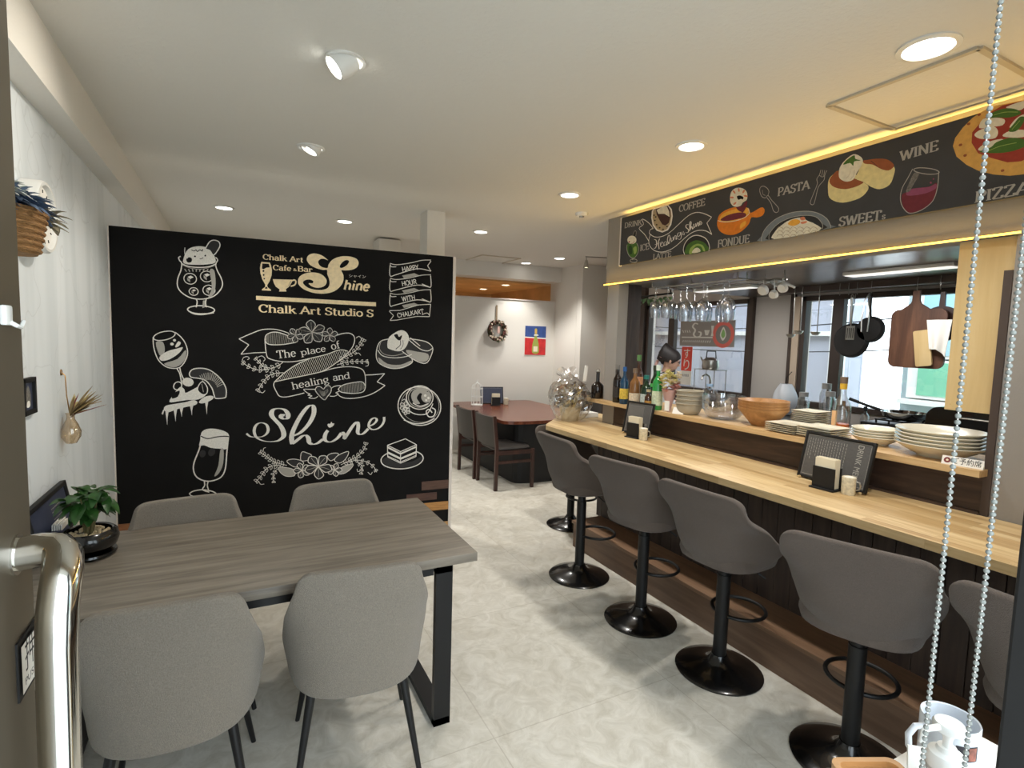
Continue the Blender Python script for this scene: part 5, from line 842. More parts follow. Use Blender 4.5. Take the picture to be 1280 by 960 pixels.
# round-edged square pillars behind the partition
b = nb(); box(b, 1.48, 1.64, 4.52, 4.72, 0, CZ)
struct('pillar', b, 'paper', 'square white pillar rising behind the chalkboard partition', 'pillar')
b = nb(); box(b, 1.42, 1.66, 6.0, 6.3, 0, CZ - 0.02)
struct('trim_5', b, 'paper', 'pale wall end seen over the top of the partition', 'wall end')

# bar front: fascia, post, right-hand wall
b = nb(); box(b, 2.96, 3.10, 0.25, 3.94, 2.115, CZ)
struct('wall_header', b, 'grey_paint', 'grey fascia above the bar carrying the menu sign and light strip', 'fascia')
b = nb(); box(b, 2.955, 3.06, 3.745, 3.90, 0.88, 2.115)
post = struct('trim_6', b, 'grey_paint', 'grey post at the far end of the bar', 'post')
b = nb(); box(b, 3.06, 3.2, 3.74, 3.905, 1.09, 2.115)
struct('trim_7', b, 'dark_wood', 'dark timber post behind the bottles', 'post')
b = nb(); box(b, 2.96, 3.10, 0.25, 1.085, 0, 2.115)
struct('wall_right', b, 'grey_paint', 'grey wall at the near end of the bar', 'wall')
b = nb(); box(b, 2.95, 3.12, 1.085, 1.115, 0.88, 1.96)
struct('trim_8', b, 'brown_frame', 'brown edge trim at the near end of the bar opening', 'trim')
b = nb(); box(b, 2.985, 3.003, 1.06, 1.30, 1.333, 2.11)
for y_, z_ in ((1.28, 1.36), (1.08, 1.36), (1.28, 1.7), (1.17, 1.7)):
    tube(b, [(2.983, y_, z_), (2.986, y_, z_)], 0.004, 8)
struct('trim_9', b, 'plywood', 'pale plywood panel closing the near end of the bar opening', 'panel')

# kitchen shell
b = nb(); box(b, 3.10, 4.9, 0.9, 3.94, 2.125, 2.2)
struct('ceiling_kitchen', b, wood('glossy_brown_soffit', (54, 47, 42), (74, 66, 60), (96, 88, 80), (8, 0.6, 8), 2.2, 0.28), 'dark glossy lowered ceiling over the kitchen', 'ceiling')
XW = 4.90
b = nb()
W1, W2 = (3.95, 5.57, 1.05, 2.11), (1.55, 3.37, 1.05, 2.10)
box(b, XW, XW + 0.14, 0.25, W2[0], 0, CZ); box(b, XW, XW + 0.14, W2[1], W1[0], 0, CZ); box(b, XW, XW + 0.14, W1[1], 6.46, 0, CZ)
for W in (W1, W2):
    box(b, XW, XW + 0.14, W[0], W[1], 0, W[2]); box(b, XW, XW + 0.14, W[0], W[1], W[3], CZ)
struct('wall_window', b, 'kitchen_paint_lit', 'grey kitchen wall holding the two bright windows', 'wall')
b = nb(); box(b, XW - 0.03, XW, W1[1] + 0.09, 6.34, 0.9, 2.4); box(b, XW - 0.04, XW, W2[1], W2[1] + 0.10, 0.9, 2.1)
struct('trim_10', b, 'beige', 'beige plaster reveals beside the kitchen windows', 'trim')
for k, (W, mull) in enumerate(((W1, 5.12), (W2, 3.02))):
    b = nb()
    y0, y1, z0, z1 = W
    t = 0.045
    box(b, XW - 0.02, XW + 0.06, y0, y0 + t, z0, z1); box(b, XW - 0.02, XW + 0.06, y1 - t, y1, z0, z1)
    box(b, XW - 0.02, XW + 0.06, y0, y1, z0, z0 + t); box(b, XW - 0.02, XW + 0.06, y0, y1, z1 - t, z1)
    box(b, XW - 0.01, XW + 0.05, mull - 0.05, mull + 0.05, z0, z1)
    wn = struct('window_%d' % (k + 1), b, 'brown_frame', ('kitchen window behind the bottles with a dark mullion', 'kitchen window behind the hanging pans')[k], 'window')
    for a_, c_ in ((y0 + t, mull - 0.05), (mull + 0.05, y1 - t)):
        b = nb(); box(b, XW + 0.02, XW + 0.026, a_, c_, z0 + t, z1 - t)
        ob('pane', b, 'window_glass', wn, smooth=False)
b = nb(); box(b, XW - 0.05, XW - 0.0, 3.44, 3.47, 0.95, 2.2); box(b, XW - 0.05, XW, 3.90, 3.95, 0.95, 2.2); box(b, XW - 0.06, XW, 5.58, 5.66, 0.9, 2.4)
struct('trim_11', b, 'brown_frame', 'dark brown upright strips between the kitchen windows', 'trim')

# houses across the back street
b = nb(); box(b, 7.2, 7.6, 4.3, 16, -0.1, 5.2)
hs = struct('house_wall', b, siding_mat('pinkish_siding', (184, 186, 198), (174, 178, 192), 0.28), 'pinkish sided house outside the left kitchen window', 'house')
hs['kind'] = 'thing'; hs.name = 'neighbour_house'
b = nb(); box(b, 7.15, 7.2, 4.3, 4.5, -0.1, 5.2); box(b, 7.1, 7.2, 4.5, 16, 1.78, 1.84)
ob('corner_board', b, 'white_plastic', hs, smooth=False)
b = nb(); box(b, 7.7, 8.1, -4, 3.85, -0.1, 4.6)
h2 = tag(ob('green_house', b, siding_mat('white_siding', (172, 186, 190), (164, 180, 184), 0.12), smooth=False), 'pale blue and mint green house facade outside the right kitchen window', 'house')
def facade_row(name, z0, z1, n, m):
    b = nb(); box(b, 7.62, 7.7, -2.6, 3.75, z0, z1)
    wf = ob('window_frame', b, 'white_plastic', h2, smooth=False)
    wd = 6.2 / n
    for i in range(n):
        b = nb(); box(b, 7.605, 7.63, -2.52 + i * wd, -2.52 + (i + 1) * wd - 0.05, z0 + 0.04, z1 - 0.03)
        ob(name, b, m, wf, smooth=False)
facade_row('pane', 2.06, 2.75, 8, mat('pale_blue_pane', (150, 190, 208), 0.3))
facade_row('pane', 1.52, 2.04, 8, mat('light_blue_pane', (164, 198, 210), 0.3))
facade_row('panel', 1.02, 1.50, 8, mat('mint_panel', (122, 186, 156), 0.6))
b = nb(); box(b, 7.52, 7.7, -3, 3.8, 0.94, 1.0)
ob('ledge', b, 'white_plastic', h2, smooth=False)
b = nb()
grid(b, lambda u, v: Vector((6.9 + 1.0 * v, 4.4 + 9 * u, 2.62 + 0.55 * v + 0.03 * sin(u * 9 * 2 * pi / 0.28))), 160, 2)
tl = ob('tiled_eave', b, mat('blue_grey_tile', (120, 140, 160), 0.4), hs)
for i, (z_, s_) in enumerate(((2.25, 0.06), (1.98, 0.12), (1.62, 0.09))):
    b = nb(); tube(b, [(6.6, 3.3 + 5 * t / 8, z_ - s_ * 4 * (t / 8) * (1 - t / 8)) for t in range(9)], 0.008, 6)
    tag(ob('power_line', b, 'black'), ('highest', 'middle', 'lowest')[i] + ' dark cable strung across outside the left kitchen window', 'cable', 'cables outside the window')

# entrance door leaf at the left edge, opened inwards
b = nb(); box(b, -0.245, -0.205, 0.26, 0.765, 0.03, 2.2, 0.004)
door = struct('door_1', b, 'bronze', 'bronze metal entrance door standing open at the left edge', 'door')
b = nb()
H = [(-0.206, 0.716, 1.362), (-0.185, 0.716, 1.364), (-0.170, 0.712, 1.364), (-0.163, 0.700, 1.360), (-0.160, 0.684, 1.350), (-0.160, 0.672, 1.335), (-0.161, 0.665, 1.315), (-0.162, 0.662, 1.28), (-0.163, 0.660, 1.1), (-0.163, 0.660, 0.62), (-0.17, 0.67, 0.58), (-0.206, 0.70, 0.57)]
tube(b, H, 0.0175, 20)
tube(b, [(-0.206, 0.716, 1.362), (-0.203, 0.716, 1.362)], 0.021, 20)
part_label(ob('door_handle', b, 'chrome', door), 'curved polished steel pull handle')
# push sticker: black plate with white face
b = nb(); box(b, -0.206, -0.203, 0.700, 0.766, 1.208, 1.272)
st = part_label(ob('push_sticker', b, 'black', door, smooth=False), 'small push sticker')
F = Flat()
F.face([(0, 0), (0.052, 0), (0.052, 0.052), (0, 0.052)], 'paper_white')
font_text(F, '押', 0.010, 0.022, 0.042, 0.03, 'black')
font_text(F, 'PUSH', 0.008, 0.006, 0.044, 0.008, 'black')
o = F.ob('sticker_face', st); o.location = (-0.2025, 0.704, 1.214); o.rotation_euler.z = radians(90)
b = nb(); box(b, -0.205, -0.199, 0.700, 0.718, 1.600, 1.620, 0.002)
tube(b, [(-0.200, 0.712, 1.603), (-0.196, 0.714, 1.600), (-0.195, 0.724, 1.5985), (-0.195, 0.732, 1.604)], 0.0022, 8)
tag(ob('wall_hook', b, 'white_plastic'), 'small white stick-on hook on the open entrance door', 'hook')

# ceiling hatch frames
def hatch(pts, z, wd, label):
    c = [Vector((p[0], p[1], 0)) for p in pts]
    b = nb()
    for i in range(4):
        p, q = c[i], c[(i + 1) % 4]
        bar(b, (p.x, p.y, z - 0.004), (q.x, q.y, z - 0.004), wd, 0.012)
    return tag(ob('ceiling_hatch', b, mat('hatch_frame', (196, 186, 166), 0.5), smooth=False), label, 'hatch')
o = hatch([(2.37, 1.58), (2.90, 1.58), (2.90, 1.03), (2.37, 1.03)], CZ, 0.022, 'square access hatch frame in the ceiling above the menu sign')
b = nb(); box(b, 2.385, 2.885, 1.045, 1.565, CZ - 0.003, CZ + 0.01)
ob('hatch_panel', b, 'ceiling', o, smooth=False)
o = hatch([(2.86, 7.02), (3.40, 6.98), (3.40, 6.42), (2.86, 6.46)], CZ, 0.02, 'thin square vent frame in the ceiling over the dark dining table')

# ============================================================ CHALK ART AND MENU SIGN
for name, label, items in ART['b']:
    o = draw(part, name, label, items)
# painted wood strips stuck on the lower right and lower left of the partition
STRIPS = [(2.02, 2.243, 0.380, 0.450, (86, 62, 50)), (1.90, 2.145, 0.296, 0.355, (82, 56, 46)), (2.04, 2.243, 0.205, 0.272, (176, 128, 72)), (2.19, 2.243, 0.035, 0.103, (190, 150, 100)),
          (0.118, 0.40, 0.347, 0.418, (84, 60, 48)), (0.01, 0.22, 0.255, 0.325, (150, 100, 64))]
for i, (a_, c_, z0, z1, rgb) in enumerate(STRIPS):
    b = nb(); box(b, a_, c_, -0.004, 0.0, z0, z1)
    part_label(ob('wood_strip', b, mat('strip_%d' % i, rgb, 0.6, noise=(12, 0.25, (1, 6, 9))), part, smooth=False), ('brown', 'dark brown', 'golden', 'pale', 'brown', 'orange-brown')[i] + ' painted wooden strip')

SGY, SGX = 3.80, 2.905
b = nb(); box(b, 0.112, 3.0, 0.0, 0.018, 2.256, 2.648, 0.002)
sign = tag(ob('menu_sign', b, 'sign_black', smooth=False, loc=(SGX, SGY, 0)), 'long charcoal menu sign with coloured food drawings above the bar', 'sign')
sign.rotation_euler.z = radians(-90)
b = nb(); box(b, 0.100, 0.112, -0.003, 0.020, 2.25, 2.652)
ob('sign_edge', b, 'white_edge', sign, smooth=False)
for name, label, items in ART['s']:
    draw(sign, name, label, items)

# amber light strips: one along the foot of the fascia, one on top of the sign board
t = thing('light_strip', 'amber light strip along the foot of the grey fascia', 'light strip', (2.955, 0.3, 2.112))
b = nb(); box(b, -0.012, 0.004, 0, 3.64, -0.002, 0.004)
ob('strip_base', b, 'cream_paper', t, smooth=False)
b = nb(); box(b, -0.019, -0.012, 0, 3.64, -0.002, 0.006)
ob('strip_glow', b, 'led', t, smooth=False)
L = lamp_light('strip_light', 'AREA', (-0.024, 1.82, 0.004), LED_W, t, (1, 0.62, 0.15), shape='RECTANGLE', size=0.008, size_y=3.6)
L.rotation_euler = (0, radians(125), 0)
t = thing('light_strip', 'amber light strip lying on the top edge of the menu sign', 'light strip', (SGX + 0.036, 0.82, 2.628))
b = nb(); box(b, -0.004, 0.006, 0, 2.84, 0, 0.003)
ob('strip_base', b, 'cream_paper', t, smooth=False)
b = nb(); box(b, -0.004, 0.006, 0, 2.84, 0.003, 0.006)
ob('strip_glow', b, 'led_top', t, smooth=False)

# ============================================================ LIGHTS IN THE CEILING
def make_downlight(label, loc, power, warm=False, size=0.062, group=None, beam=115):
    t = thing('downlight', label, 'ceiling light', loc, 0, group)
    b = nb(); lathe(b, [(size + 0.022, 0.0), (size + 0.022, -0.006), (size + 0.004, -0.010), (size, -0.004), (size, 0.0)], 28)
    ob('trim_ring', b, 'white_plastic', t)
    b = nb(); lathe(b, [(0, -0.0045), (size, -0.0045), (size, 0.0), (0, 0.0)], 28)
    ob('lamp_face', b, 'lamp_warm' if warm else 'lamp', t)
    lamp_light('downlight_beam', 'SPOT', (0, 0, -0.02), power, t, (1, 0.86, 0.68) if warm else (1, 0.97, 0.92), spot_size=radians(beam), spot_blend=0.6, shadow_soft_size=size)
    return t
G1 = 'recessed lights along the bar side'
make_downlight('large bright recessed ceiling light nearest the menu sign pizza', (2.22, 1.12, CZ), DOWNLIGHT_W, size=0.075, group=G1)
make_downlight('recessed ceiling light second from the front, above the bar stools', (2.235, 2.26, CZ), DOWNLIGHT_W, group=G1)
make_downlight('recessed ceiling light just in front of the smoke detector', (2.225, 3.45, CZ), DOWNLIGHT_W, group=G1)
make_downlight('recessed ceiling light right of the pillar', (2.235, 5.10, CZ), DOWNLIGHT_W * 1.5, group=G1)
G2 = 'recessed lights behind the partition'
make_downlight('recessed ceiling light over the parfait drawing, leftmost behind the partition', (-0.07, 5.47, CZ), DOWNLIGHT_W * 1.3, group=G2)
make_downlight('recessed ceiling light left of the pillar, behind the partition', (0.95, 5.42, CZ), DOWNLIGHT_W * 1.3, group=G2)
G3 = 'recessed lights over the dark table'
make_downlight('recessed ceiling light over the dark dining table by the vent frame', (3.66, 6.74, CZ), DOWNLIGHT_W * 0.9, group=G3, beam=95)
make_downlight('recessed ceiling light beside the track spotlights', (3.80, 6.08, CZ), DOWNLIGHT_W * 1.3, group=G3)
G4 = 'warm lights in the room beyond'
make_downlight('right of the two warm lights seen through the far transom', (3.96, 7.97, 2.50), DOWNLIGHT_W * 1.3, True, group=G4)
make_downlight('left of the two warm lights seen through the far transom', (3.97, 8.89, 2.50), DOWNLIGHT_W * 1.3, True, group=G4)

def eyeball(label, loc, tilt, power, cup=0.05):
    t = thing('eyeball_light', label, 'ceiling light', loc)
    b = nb(); lathe(b, [(0.078, 0.0), (0.078, -0.006), (0.066, -0.008), (0.062, 0.0)], 28)
    ob('trim_ring', b, 'white_plastic', t)
    R = Matrix.Rotation(tilt, 4, 'Y')
    b = nb(); lathe(b, [(0.057, 0.02), (0.056, -0.02), (0.050, -cup - 0.01), (0.044, -cup - 0.012), (0.040, -cup + 0.004), (0.0, -cup + 0.004)], 28)
    xform(b, R)
    ob('lamp_cup', b, 'white_plastic', t)
    b = nb(); lathe(b, [(0, -cup + 0.002), (0.040, -cup + 0.002), (0.040, -cup + 0.006), (0, -cup + 0.006)], 24)
    xform(b, R)
    ob('lamp_face', b, 'lamp', t)
    L = lamp_light('eyeball_beam', 'SPOT', R @ Vector((0, 0, -cup - 0.02)), power, t, spot_size=radians(100), spot_blend=0.7, shadow_soft_size=0.04)
    L.rotation_euler = (0, tilt, 0)
    return t
eyeball('white eyeball spotlight tilted left in the ceiling, nearer one', (0.405, 2.30, CZ), radians(48), SPOT_W)
eyeball('white eyeball spotlight in the ceiling, farther one before the partition', (0.41, 3.44, CZ), radians(24), SPOT_W, 0.012)

t = thing('smoke_detector', 'small round white smoke detector on the ceiling beside the bar fascia', 'smoke detector', (2.63, 3.88, CZ))
b = nb(); lathe(b, [(0.055, 0.0), (0.055, -0.012), (0.045, -0.024), (0.0, -0.026)], 24); ob('base', b, 'white_plastic', t)
b = nb(); lathe(b, [(0.022, -0.024), (0.02, -0.036), (0.0, -0.038)], 18); ob('sensor', b, 'steel', t)

t = thing('kitchen_fill_light', 'slim white fill light added under the kitchen ceiling beside the plywood panel', 'ceiling light', (3.75, 1.95, 2.125))  # pale bar built as a lamp to brighten the dark kitchen
b = nb(); box(b, -0.06, 0.06, -0.32, 0.32, -0.022, 0, 0.003); ob('housing', b, 'white_plastic', t)
b = nb(); box(b, -0.05, 0.05, -0.31, 0.31, -0.026, -0.022); ob('lamp_face', b, 'kitchen_fill_face', t, smooth=False)
lamp_light('kitchen_fill_glow', 'AREA', (0, 0, -0.035), KITCHEN_FILL_W, t, (1, 0.98, 0.95), shape='RECTANGLE', size=0.1, size_y=0.6)
t = thing('kitchen_fill_light', 'slim fill light added under the kitchen ceiling behind the wine glasses', 'ceiling light', (3.9, 3.45, 2.125))  # second fill lamp, added only to brighten the kitchen
b = nb(); box(b, -0.06, 0.06, -0.32, 0.32, -0.022, 0, 0.003); ob('housing', b, 'white_plastic', t)
b = nb(); box(b, -0.05, 0.05, -0.31, 0.31, -0.026, -0.022); ob('lamp_face', b, 'kitchen_fill_face', t, smooth=False)
lamp_light('kitchen_fill_glow', 'AREA', (0, 0, -0.035), KITCHEN_FILL_W, t, (1, 0.98, 0.95), shape='RECTANGLE', size=0.1, size_y=0.6)

# track with three spotlights near the side wall
t = thing('track_light', 'steel ceiling track with three small hanging spotlights', 'track light', (3.55, 5.10, CZ))
b = nb(); bar(b, (0.05, 0.10, -0.11), (0.62, -0.08, -0.11), 0.016, 0.012); ob('rail', b, 'steel', t, smooth=False)
b = nb(); lathe(b, [(0.05, 0), (0.05, -0.03), (0.012, -0.034), (0.010, -0.11), (0, -0.11)], 18, (0.55, -0.06, 0)); ob('canopy', b, 'steel', t)
for k, u in enumerate((0.02, 0.48, 0.98)):
    px, py = 0.05 + 0.57 * u, 0.10 - 0.18 * u
    b = nb(); tube(b, [(px, py, -0.11), (px, py, -0.15)], 0.006, 8)
    lathe(b, [(0.0, -0.145), (0.016, -0.15), (0.024, -0.19), (0.036, -0.235), (0.033, -0.235), (0.02, -0.19), (0.0, -0.18)], 18, (px, py, 0))
    h = ob('spot_head', b, 'steel', t)
    b = nb(); lathe(b, [(0, -0.228), (0.031, -0.228), (0.031, -0.22), (0, -0.22)], 18, (px, py, 0)); ob('lamp_face', b, 'lamp_warm', h)
    lamp_light('spot_beam', 'SPOT', (px, py, -0.24), SPOT_W * 0.5, t, (1, 0.86, 0.66), spot_size=radians(80), spot_blend=0.6, shadow_soft_size=0.03)

# ============================================================ UPHOLSTERED SEATS
def lerp(T, v):
    for (a, p), (b_, q) in zip(T, T[1:]):
        if v <= b_:
            t = (v - a) / (b_ - a)
            t = t * t * (3 - 2 * t)
            return p + (q - p) * t
    return T[-1][1]

def wrap_back(z0, z1, W, Y, D, corner, power=2.6):
    """curved shell: x across, front at +y; W half width, Y centre depth, D forward sweep of the side edges, by height"""
    b = nb()
    def fn(a, v):
        u = 2 * a - 1
        au = abs(u)
        w_, y_, d_ = lerp(W, v), lerp(Y, v), lerp(D, v)
        z = z0 + (z1 - z0) * v
        k = max(0, (au - 0.62) / 0.38) ** 2
        if v > 0.5:
            z -= corner[1] * k * ((v - 0.5) / 0.5) ** 2
        else:
            z += corner[0] * k * ((0.5 - v) / 0.5) ** 2
        return Vector((w_ * sin(u * 1.25) / sin(1.25), y_ + d_ * au ** power, z))
    grid(b, fn, 14, 10)
    return b

def cushion(b, w_, d_, z0, z1, cy=0.0, n=2.8, seg=32, crown=0.012):
    P = [(0.86, z0), (0.96, z0 + 0.01), (1.0, (z0 + z1) / 2), (0.97, z1 - 0.008), (0.88, z1), (0.5, z1 + crown * 0.8), (0.0, z1 + crown)]
    P = [(0.0, z0)] + P
    rings = []
    for r, z in P:
        if r == 0:
            rings.append([b.verts.new((0, cy, z))])
            continue
        R = []
        for k in range(seg):
            a = 2 * pi * k / seg
            c, s = cos(a), sin(a)
            R.append(b.verts.new((w_ * r * math.copysign(abs(c) ** (2 / n), c), cy + d_ * r * math.copysign(abs(s) ** (2 / n), s), z)))
        rings.append(R)
    for A, B in zip(rings, rings[1:]):
        for k in range(seg):
            vs = []
            for v in (A[k % len(A)], A[(k + 1) % len(A)], B[(k + 1) % len(B)], B[k % len(B)]):
                if v not in vs:
                    vs.append(v)
            b.faces.new(vs)
    return b

SOFT = [('SOLIDIFY', dict(thickness=0.036, offset=0.0)), ('BEVEL', dict(width=0.011, segments=2, limit_method='ANGLE', angle_limit=radians(50))), ('SUBSURF', dict(levels=1))]

def make_dining_chair(label, loc, rz, group):
    t = thing('dining_chair', label, 'chair', loc, rz, group)
    b = wrap_back(0.36, 0.828, [(0, 0.222), (0.3, 0.244), (0.6, 0.236), (1, 0.200)], [(0, -0.225), (0.4, -0.245), (1, -0.262)], [(0, 0.17), (0.25, 0.22), (0.5, 0.15), (0.75, 0.045), (1, 0.025)], (0.03, 0.03))
    ob('backrest', b, 'fabric', t, mods=SOFT)
    b = nb(); cushion(b, 0.225, 0.225, 0.405, 0.475, 0.0)
    ob('seat', b, 'fabric', t)
    b = nb(); box(b, -0.15, 0.15, -0.15, 0.15, 0.385, 0.406, 0.004)
    ob('seat_frame', b, 'black_metal', t)
    for sx in (-1, 1):
        for sy in (-1, 1):
            b = nb(); tube(b, [(sx * 0.15, sy * 0.14, 0.40), (sx * 0.215, sy * 0.215, 0.0)], [0.017, 0.009], 12)
            ob('leg', b, 'black_metal', t)
    return t
CH = 'grey upholstered chairs around the oak table'
c0 = make_dining_chair('grey fabric chair in front of the oak table, the nearer right one', (0.400, 2.02, 0), radians(-7), CH)
dup(c0, 'grey fabric chair in front of the oak table at left, beside the door handle', (-0.175, 2.00, 0), radians(-2))
dup(c0, 'grey fabric chair behind the oak table at left, under the beer drawing', (-0.18, 2.60, 0), radians(186))
dup(c0, 'grey fabric chair behind the oak table at right, under the plumeria drawing', (0.475, 2.64, 0), radians(184))

# ------------------------------------------------------------ oak table on black steel loops
t = thing('dining_table', 'long grey oak dining table on black steel loop legs', 'table', (0.1, 2.386, 0))
b = nb(); box(b, -0.79, 0.785, -0.415, 0.415, 0.682, 0.720, 0.003)
ob('tabletop', b, 'table_oak', t)
for y_ in (-0.40, 0.375):
    b = nb(); box(b, -0.62, 0.60, y_, y_ + 0.025, 0.648, 0.682)
    ob('apron', b, 'black_metal', t, smooth=False)
for sx in (-0.66, 0.645):
    b = nb()
    box(b, sx - 0.035, sx + 0.035, -0.405, -0.375, 0, 0.682); box(b, sx - 0.035, sx + 0.035, 0.375, 0.405, 0, 0.682)
    box(b, sx - 0.035, sx + 0.035, -0.405, 0.405, 0, 0.03); box(b, sx - 0.035, sx + 0.035, -0.405, 0.405, 0.652, 0.682)
    ob('loop_leg', b, 'black_metal', t, smooth=False)

# ------------------------------------------------------------ things on the oak table
t = thing('potted_plant', 'small bushy green plant in a glossy black bowl on the oak table', 'plant', (-0.51, 2.54, 0.7205))
b = nb(); lathe(b, [(0.0, 0.0), (0.075, 0.0), (0.088, 0.010), (0.086, 0.018), (0.0, 0.018)], 28, sx=1.0, sy=1.1); ob('saucer', b, 'black_gloss', t)
b = nb(); lathe(b, [(0.0, 0.018), (0.062, 0.018), (0.088, 0.04), (0.096, 0.066), (0.090, 0.092), (0.078, 0.102), (0.072, 0.098), (0.078, 0.085), (0.0, 0.085)], 32, sx=1.0, sy=1.1); ob('pot', b, 'black_gloss', t)
b = nb()
rr = random.Random(3)
for i in range(60):
    a, q = rr.uniform(0, 2 * pi), 0.07 * math.sqrt(rr.random())
    sphere(b, (q * cos(a), q * sin(a) * 1.05, 0.086), rr.uniform(0.006, 0.010), 6)
ob('gravel', b, mat('pale_gravel', (206, 186, 150), 0.9, noise=(200, 0.3)), t)['kind'] = 'stuff'
b = nb()
STEMS = []
for i in range(6):
    a = i * 1.05 + 0.3
    e = Vector((0.055 * cos(a), 0.055 * sin(a), 0.215 + 0.022 * (i % 3)))
    tube(b, [(0.01 * cos(a), 0.01 * sin(a), 0.085), (0.02 * cos(a), 0.02 * sin(a), 0.14), e], [0.005, 0.004, 0.002], 6)
    STEMS.append(e)
ob('stem', b, mat('plant_stem', (92, 84, 52), 0.7), t)
def leaf(b, base, d, L, W, droop):
    d = Vector(d).normalized()
    s = d.cross(Vector((0, 0, 1)))
    s = s.normalized() if s.length > 0.05 else Vector((1, 0, 0))
    n = s.cross(d)
    rows = []
    for i in range(6):
        v = i / 5
        c = Vector(base) + d * L * v + Vector((0, 0, -droop * L * v * v))
        q = W * sin(pi * min(1, v * 0.92 + 0.06)) ** 0.8
        rows.append([b.verts.new(c - s * q + n * q * 0.35), b.verts.new(c), b.verts.new(c + s * q + n * q * 0.35)])
    for A, B in zip(rows, rows[1:]):
        for k in (0, 1):
            b.faces.new((A[k], A[k + 1], B[k + 1], B[k]))
b = nb()
for i in range(80):
    e = STEMS[i % 6]
    f = rr.uniform(0.3, 1.05)
    a = rr.uniform(0, 2 * pi)
    leaf(b, (e.x * f, e.y * f, 0.13 + (e.z - 0.12) * f), (cos(a), sin(a), rr.uniform(-0.35, 0.6)), rr.uniform(0.05, 0.085), rr.uniform(0.016, 0.026), rr.uniform(0.2, 0.8))
ob('foliage', b, 'leaf', t)['kind'] = 'stuff'

# menu stand leaning at the wall end, napkin box and slip
def menu_text(F, w_, h_, m='chalk_fine', rows=9, seed=1, vertical=False):
    q = random.Random(seed)
    for i in range(rows):
        z = h_ * (0.88 - 0.78 * i / rows)
        x = w_ * 0.08
        while x < w_ * 0.62:
            l = q.uniform(0.03, 0.09) * w_
            F.ribbon([(x, z), (x + l, z)], h_ * 0.022, m)
            x += l + 0.02 * w_
t = thing('menu_stand', 'black framed dark blue menu board against the left wall on the oak table', 'menu', (-0.650, 2.72, 0.7275), radians(90))
b = nb()
for a_ in ((-0.25, -0.232, 0.0, 0.20), (0.232, 0.25, 0.0, 0.20), (-0.25, 0.25, 0.0, 0.018), (-0.25, 0.25, 0.182, 0.20)):
    box(b, a_[0], a_[1], -0.012, 0.010, a_[2], a_[3], 0.002)
xform(b, Matrix.Rotation(radians(-10), 4, 'X'))
ob('frame', b, 'black', t)
F = Flat(); F.face([(-0.233, 0.016), (0.233, 0.016), (0.233, 0.184), (-0.233, 0.184)], 'menu_blue')
F.ribbon([(-0.225, 0.024), (0.225, 0.024), (0.225, 0.177), (-0.225, 0.177)], 0.002, 'chalk_fine', True)
menu_text(F, 0.26, 0.15, rows=8)
F.bm.verts.ensure_lookup_table()
for v in F.bm.verts:
    v.co.y -= 0.001
    if v.co.y > -0.0021 - 0.00004:
        pass
xform(F.bm, Matrix.Rotation(radians(-10), 4, 'X'))
F.ob('menu_page', t)
t = thing('napkin_box', 'dark box of folded white napkins beside the blue menu on the oak table', 'napkins', (-0.626, 2.66, 0.7205), radians(0))
b = nb(); box(b, -0.02, 0.02, -0.05, 0.05, 0, 0.085, 0.003); ob('box', b, 'menu_blue', t)
b = nb()
for i in range(5):
    box(b, -0.016 + i * 0.007, -0.012 + i * 0.007, -0.042, 0.042, 0.06, 0.108 + 0.006 * (i % 2))
ob('napkins', b, 'paper_white', t, smooth=False)
b = nb(); box(b, -0.0015, 0.0015, -0.045, 0.045, 0, 0.10); xform(b, Matrix.Rotation(radians(12), 4, 'Y'))
tag(ob('card_stand', b, 'paper_white', loc=(-0.60, 2.76, 0.7205), smooth=False), 'white card standing between the blue menu and the plant pot', 'card')

# ============================================================ BAR STOOLS
def make_stool(label, loc, rz, group, H=0.95):
    t = thing('bar_stool', label, 'bar stool', loc, rz, group)
    b = nb(); lathe(b, [(0.0, 0.0), (0.205, 0.0), (0.207, 0.006), (0.198, 0.013), (0.15, 0.024), (0.09, 0.038), (0.055, 0.055), (0.037, 0.085), (0.0, 0.085)], 40)
    ob('base', b, 'black_gloss', t)
    b = nb(); tube(b, [(0, 0, 0.05), (0, 0, H - 0.46)], 0.032, 20); tube(b, [(0, 0, H - 0.47), (0, 0, H - 0.385)], 0.027, 16)
    ob('pole', b, 'black_metal', t)
    b = nb()
    zf = 0.285
    loop = [(0.125 * sin(a / 28 * 2 * pi), 0.13 - 0.128 * cos(a / 28 * 2 * pi), zf) for a in range(28)]
    tube(b, loop, 0.009, 10, True)
    ob('footrest', b, 'black_metal', t)
    b = nb(); tube(b, [(0.0, 0, H - 0.385), (0.10, 0.04, H - 0.39), (0.17, 0.07, H - 0.43)], 0.005, 8)
    ob('lever', b, 'black_metal', t)
    b = wrap_back(H - 0.37, H, [(0, 0.200), (0.3, 0.238), (0.6, 0.246), (1, 0.240)], [(0, -0.165), (0.35, -0.215), (1, -0.245)], [(0, 0.22), (0.25, 0.30), (0.5, 0.20), (0.78, 0.04), (1, 0.02)], (0.03, 0.035), 2.6)
    ob('backrest', b, 'stool_fabric', t, mods=SOFT)
    b = nb(); cushion(b, 0.205, 0.205, H - 0.38, H - 0.305, 0.015)
    ob('seat', b, 'stool_fabric', t)
    return t
SG = 'brown bar stools along the counter'
R = radians
make_stool('brown bar stool in the middle of the row, third from the front', (2.115, 1.765, 0), R(-86), SG, 0.95)
make_stool('large nearest complete brown bar stool, behind the white mug', (2.11, 1.125, 0), R(-70), SG, 0.935)
make_stool('brown bar stool cut off by the black door frame at right', (2.125, 0.525, 0), R(-92), SG, 0.94)
make_stool('brown bar stool fourth from the front, in front of the napkin stand', (2.08, 2.305, 0), R(-80), SG, 0.965)
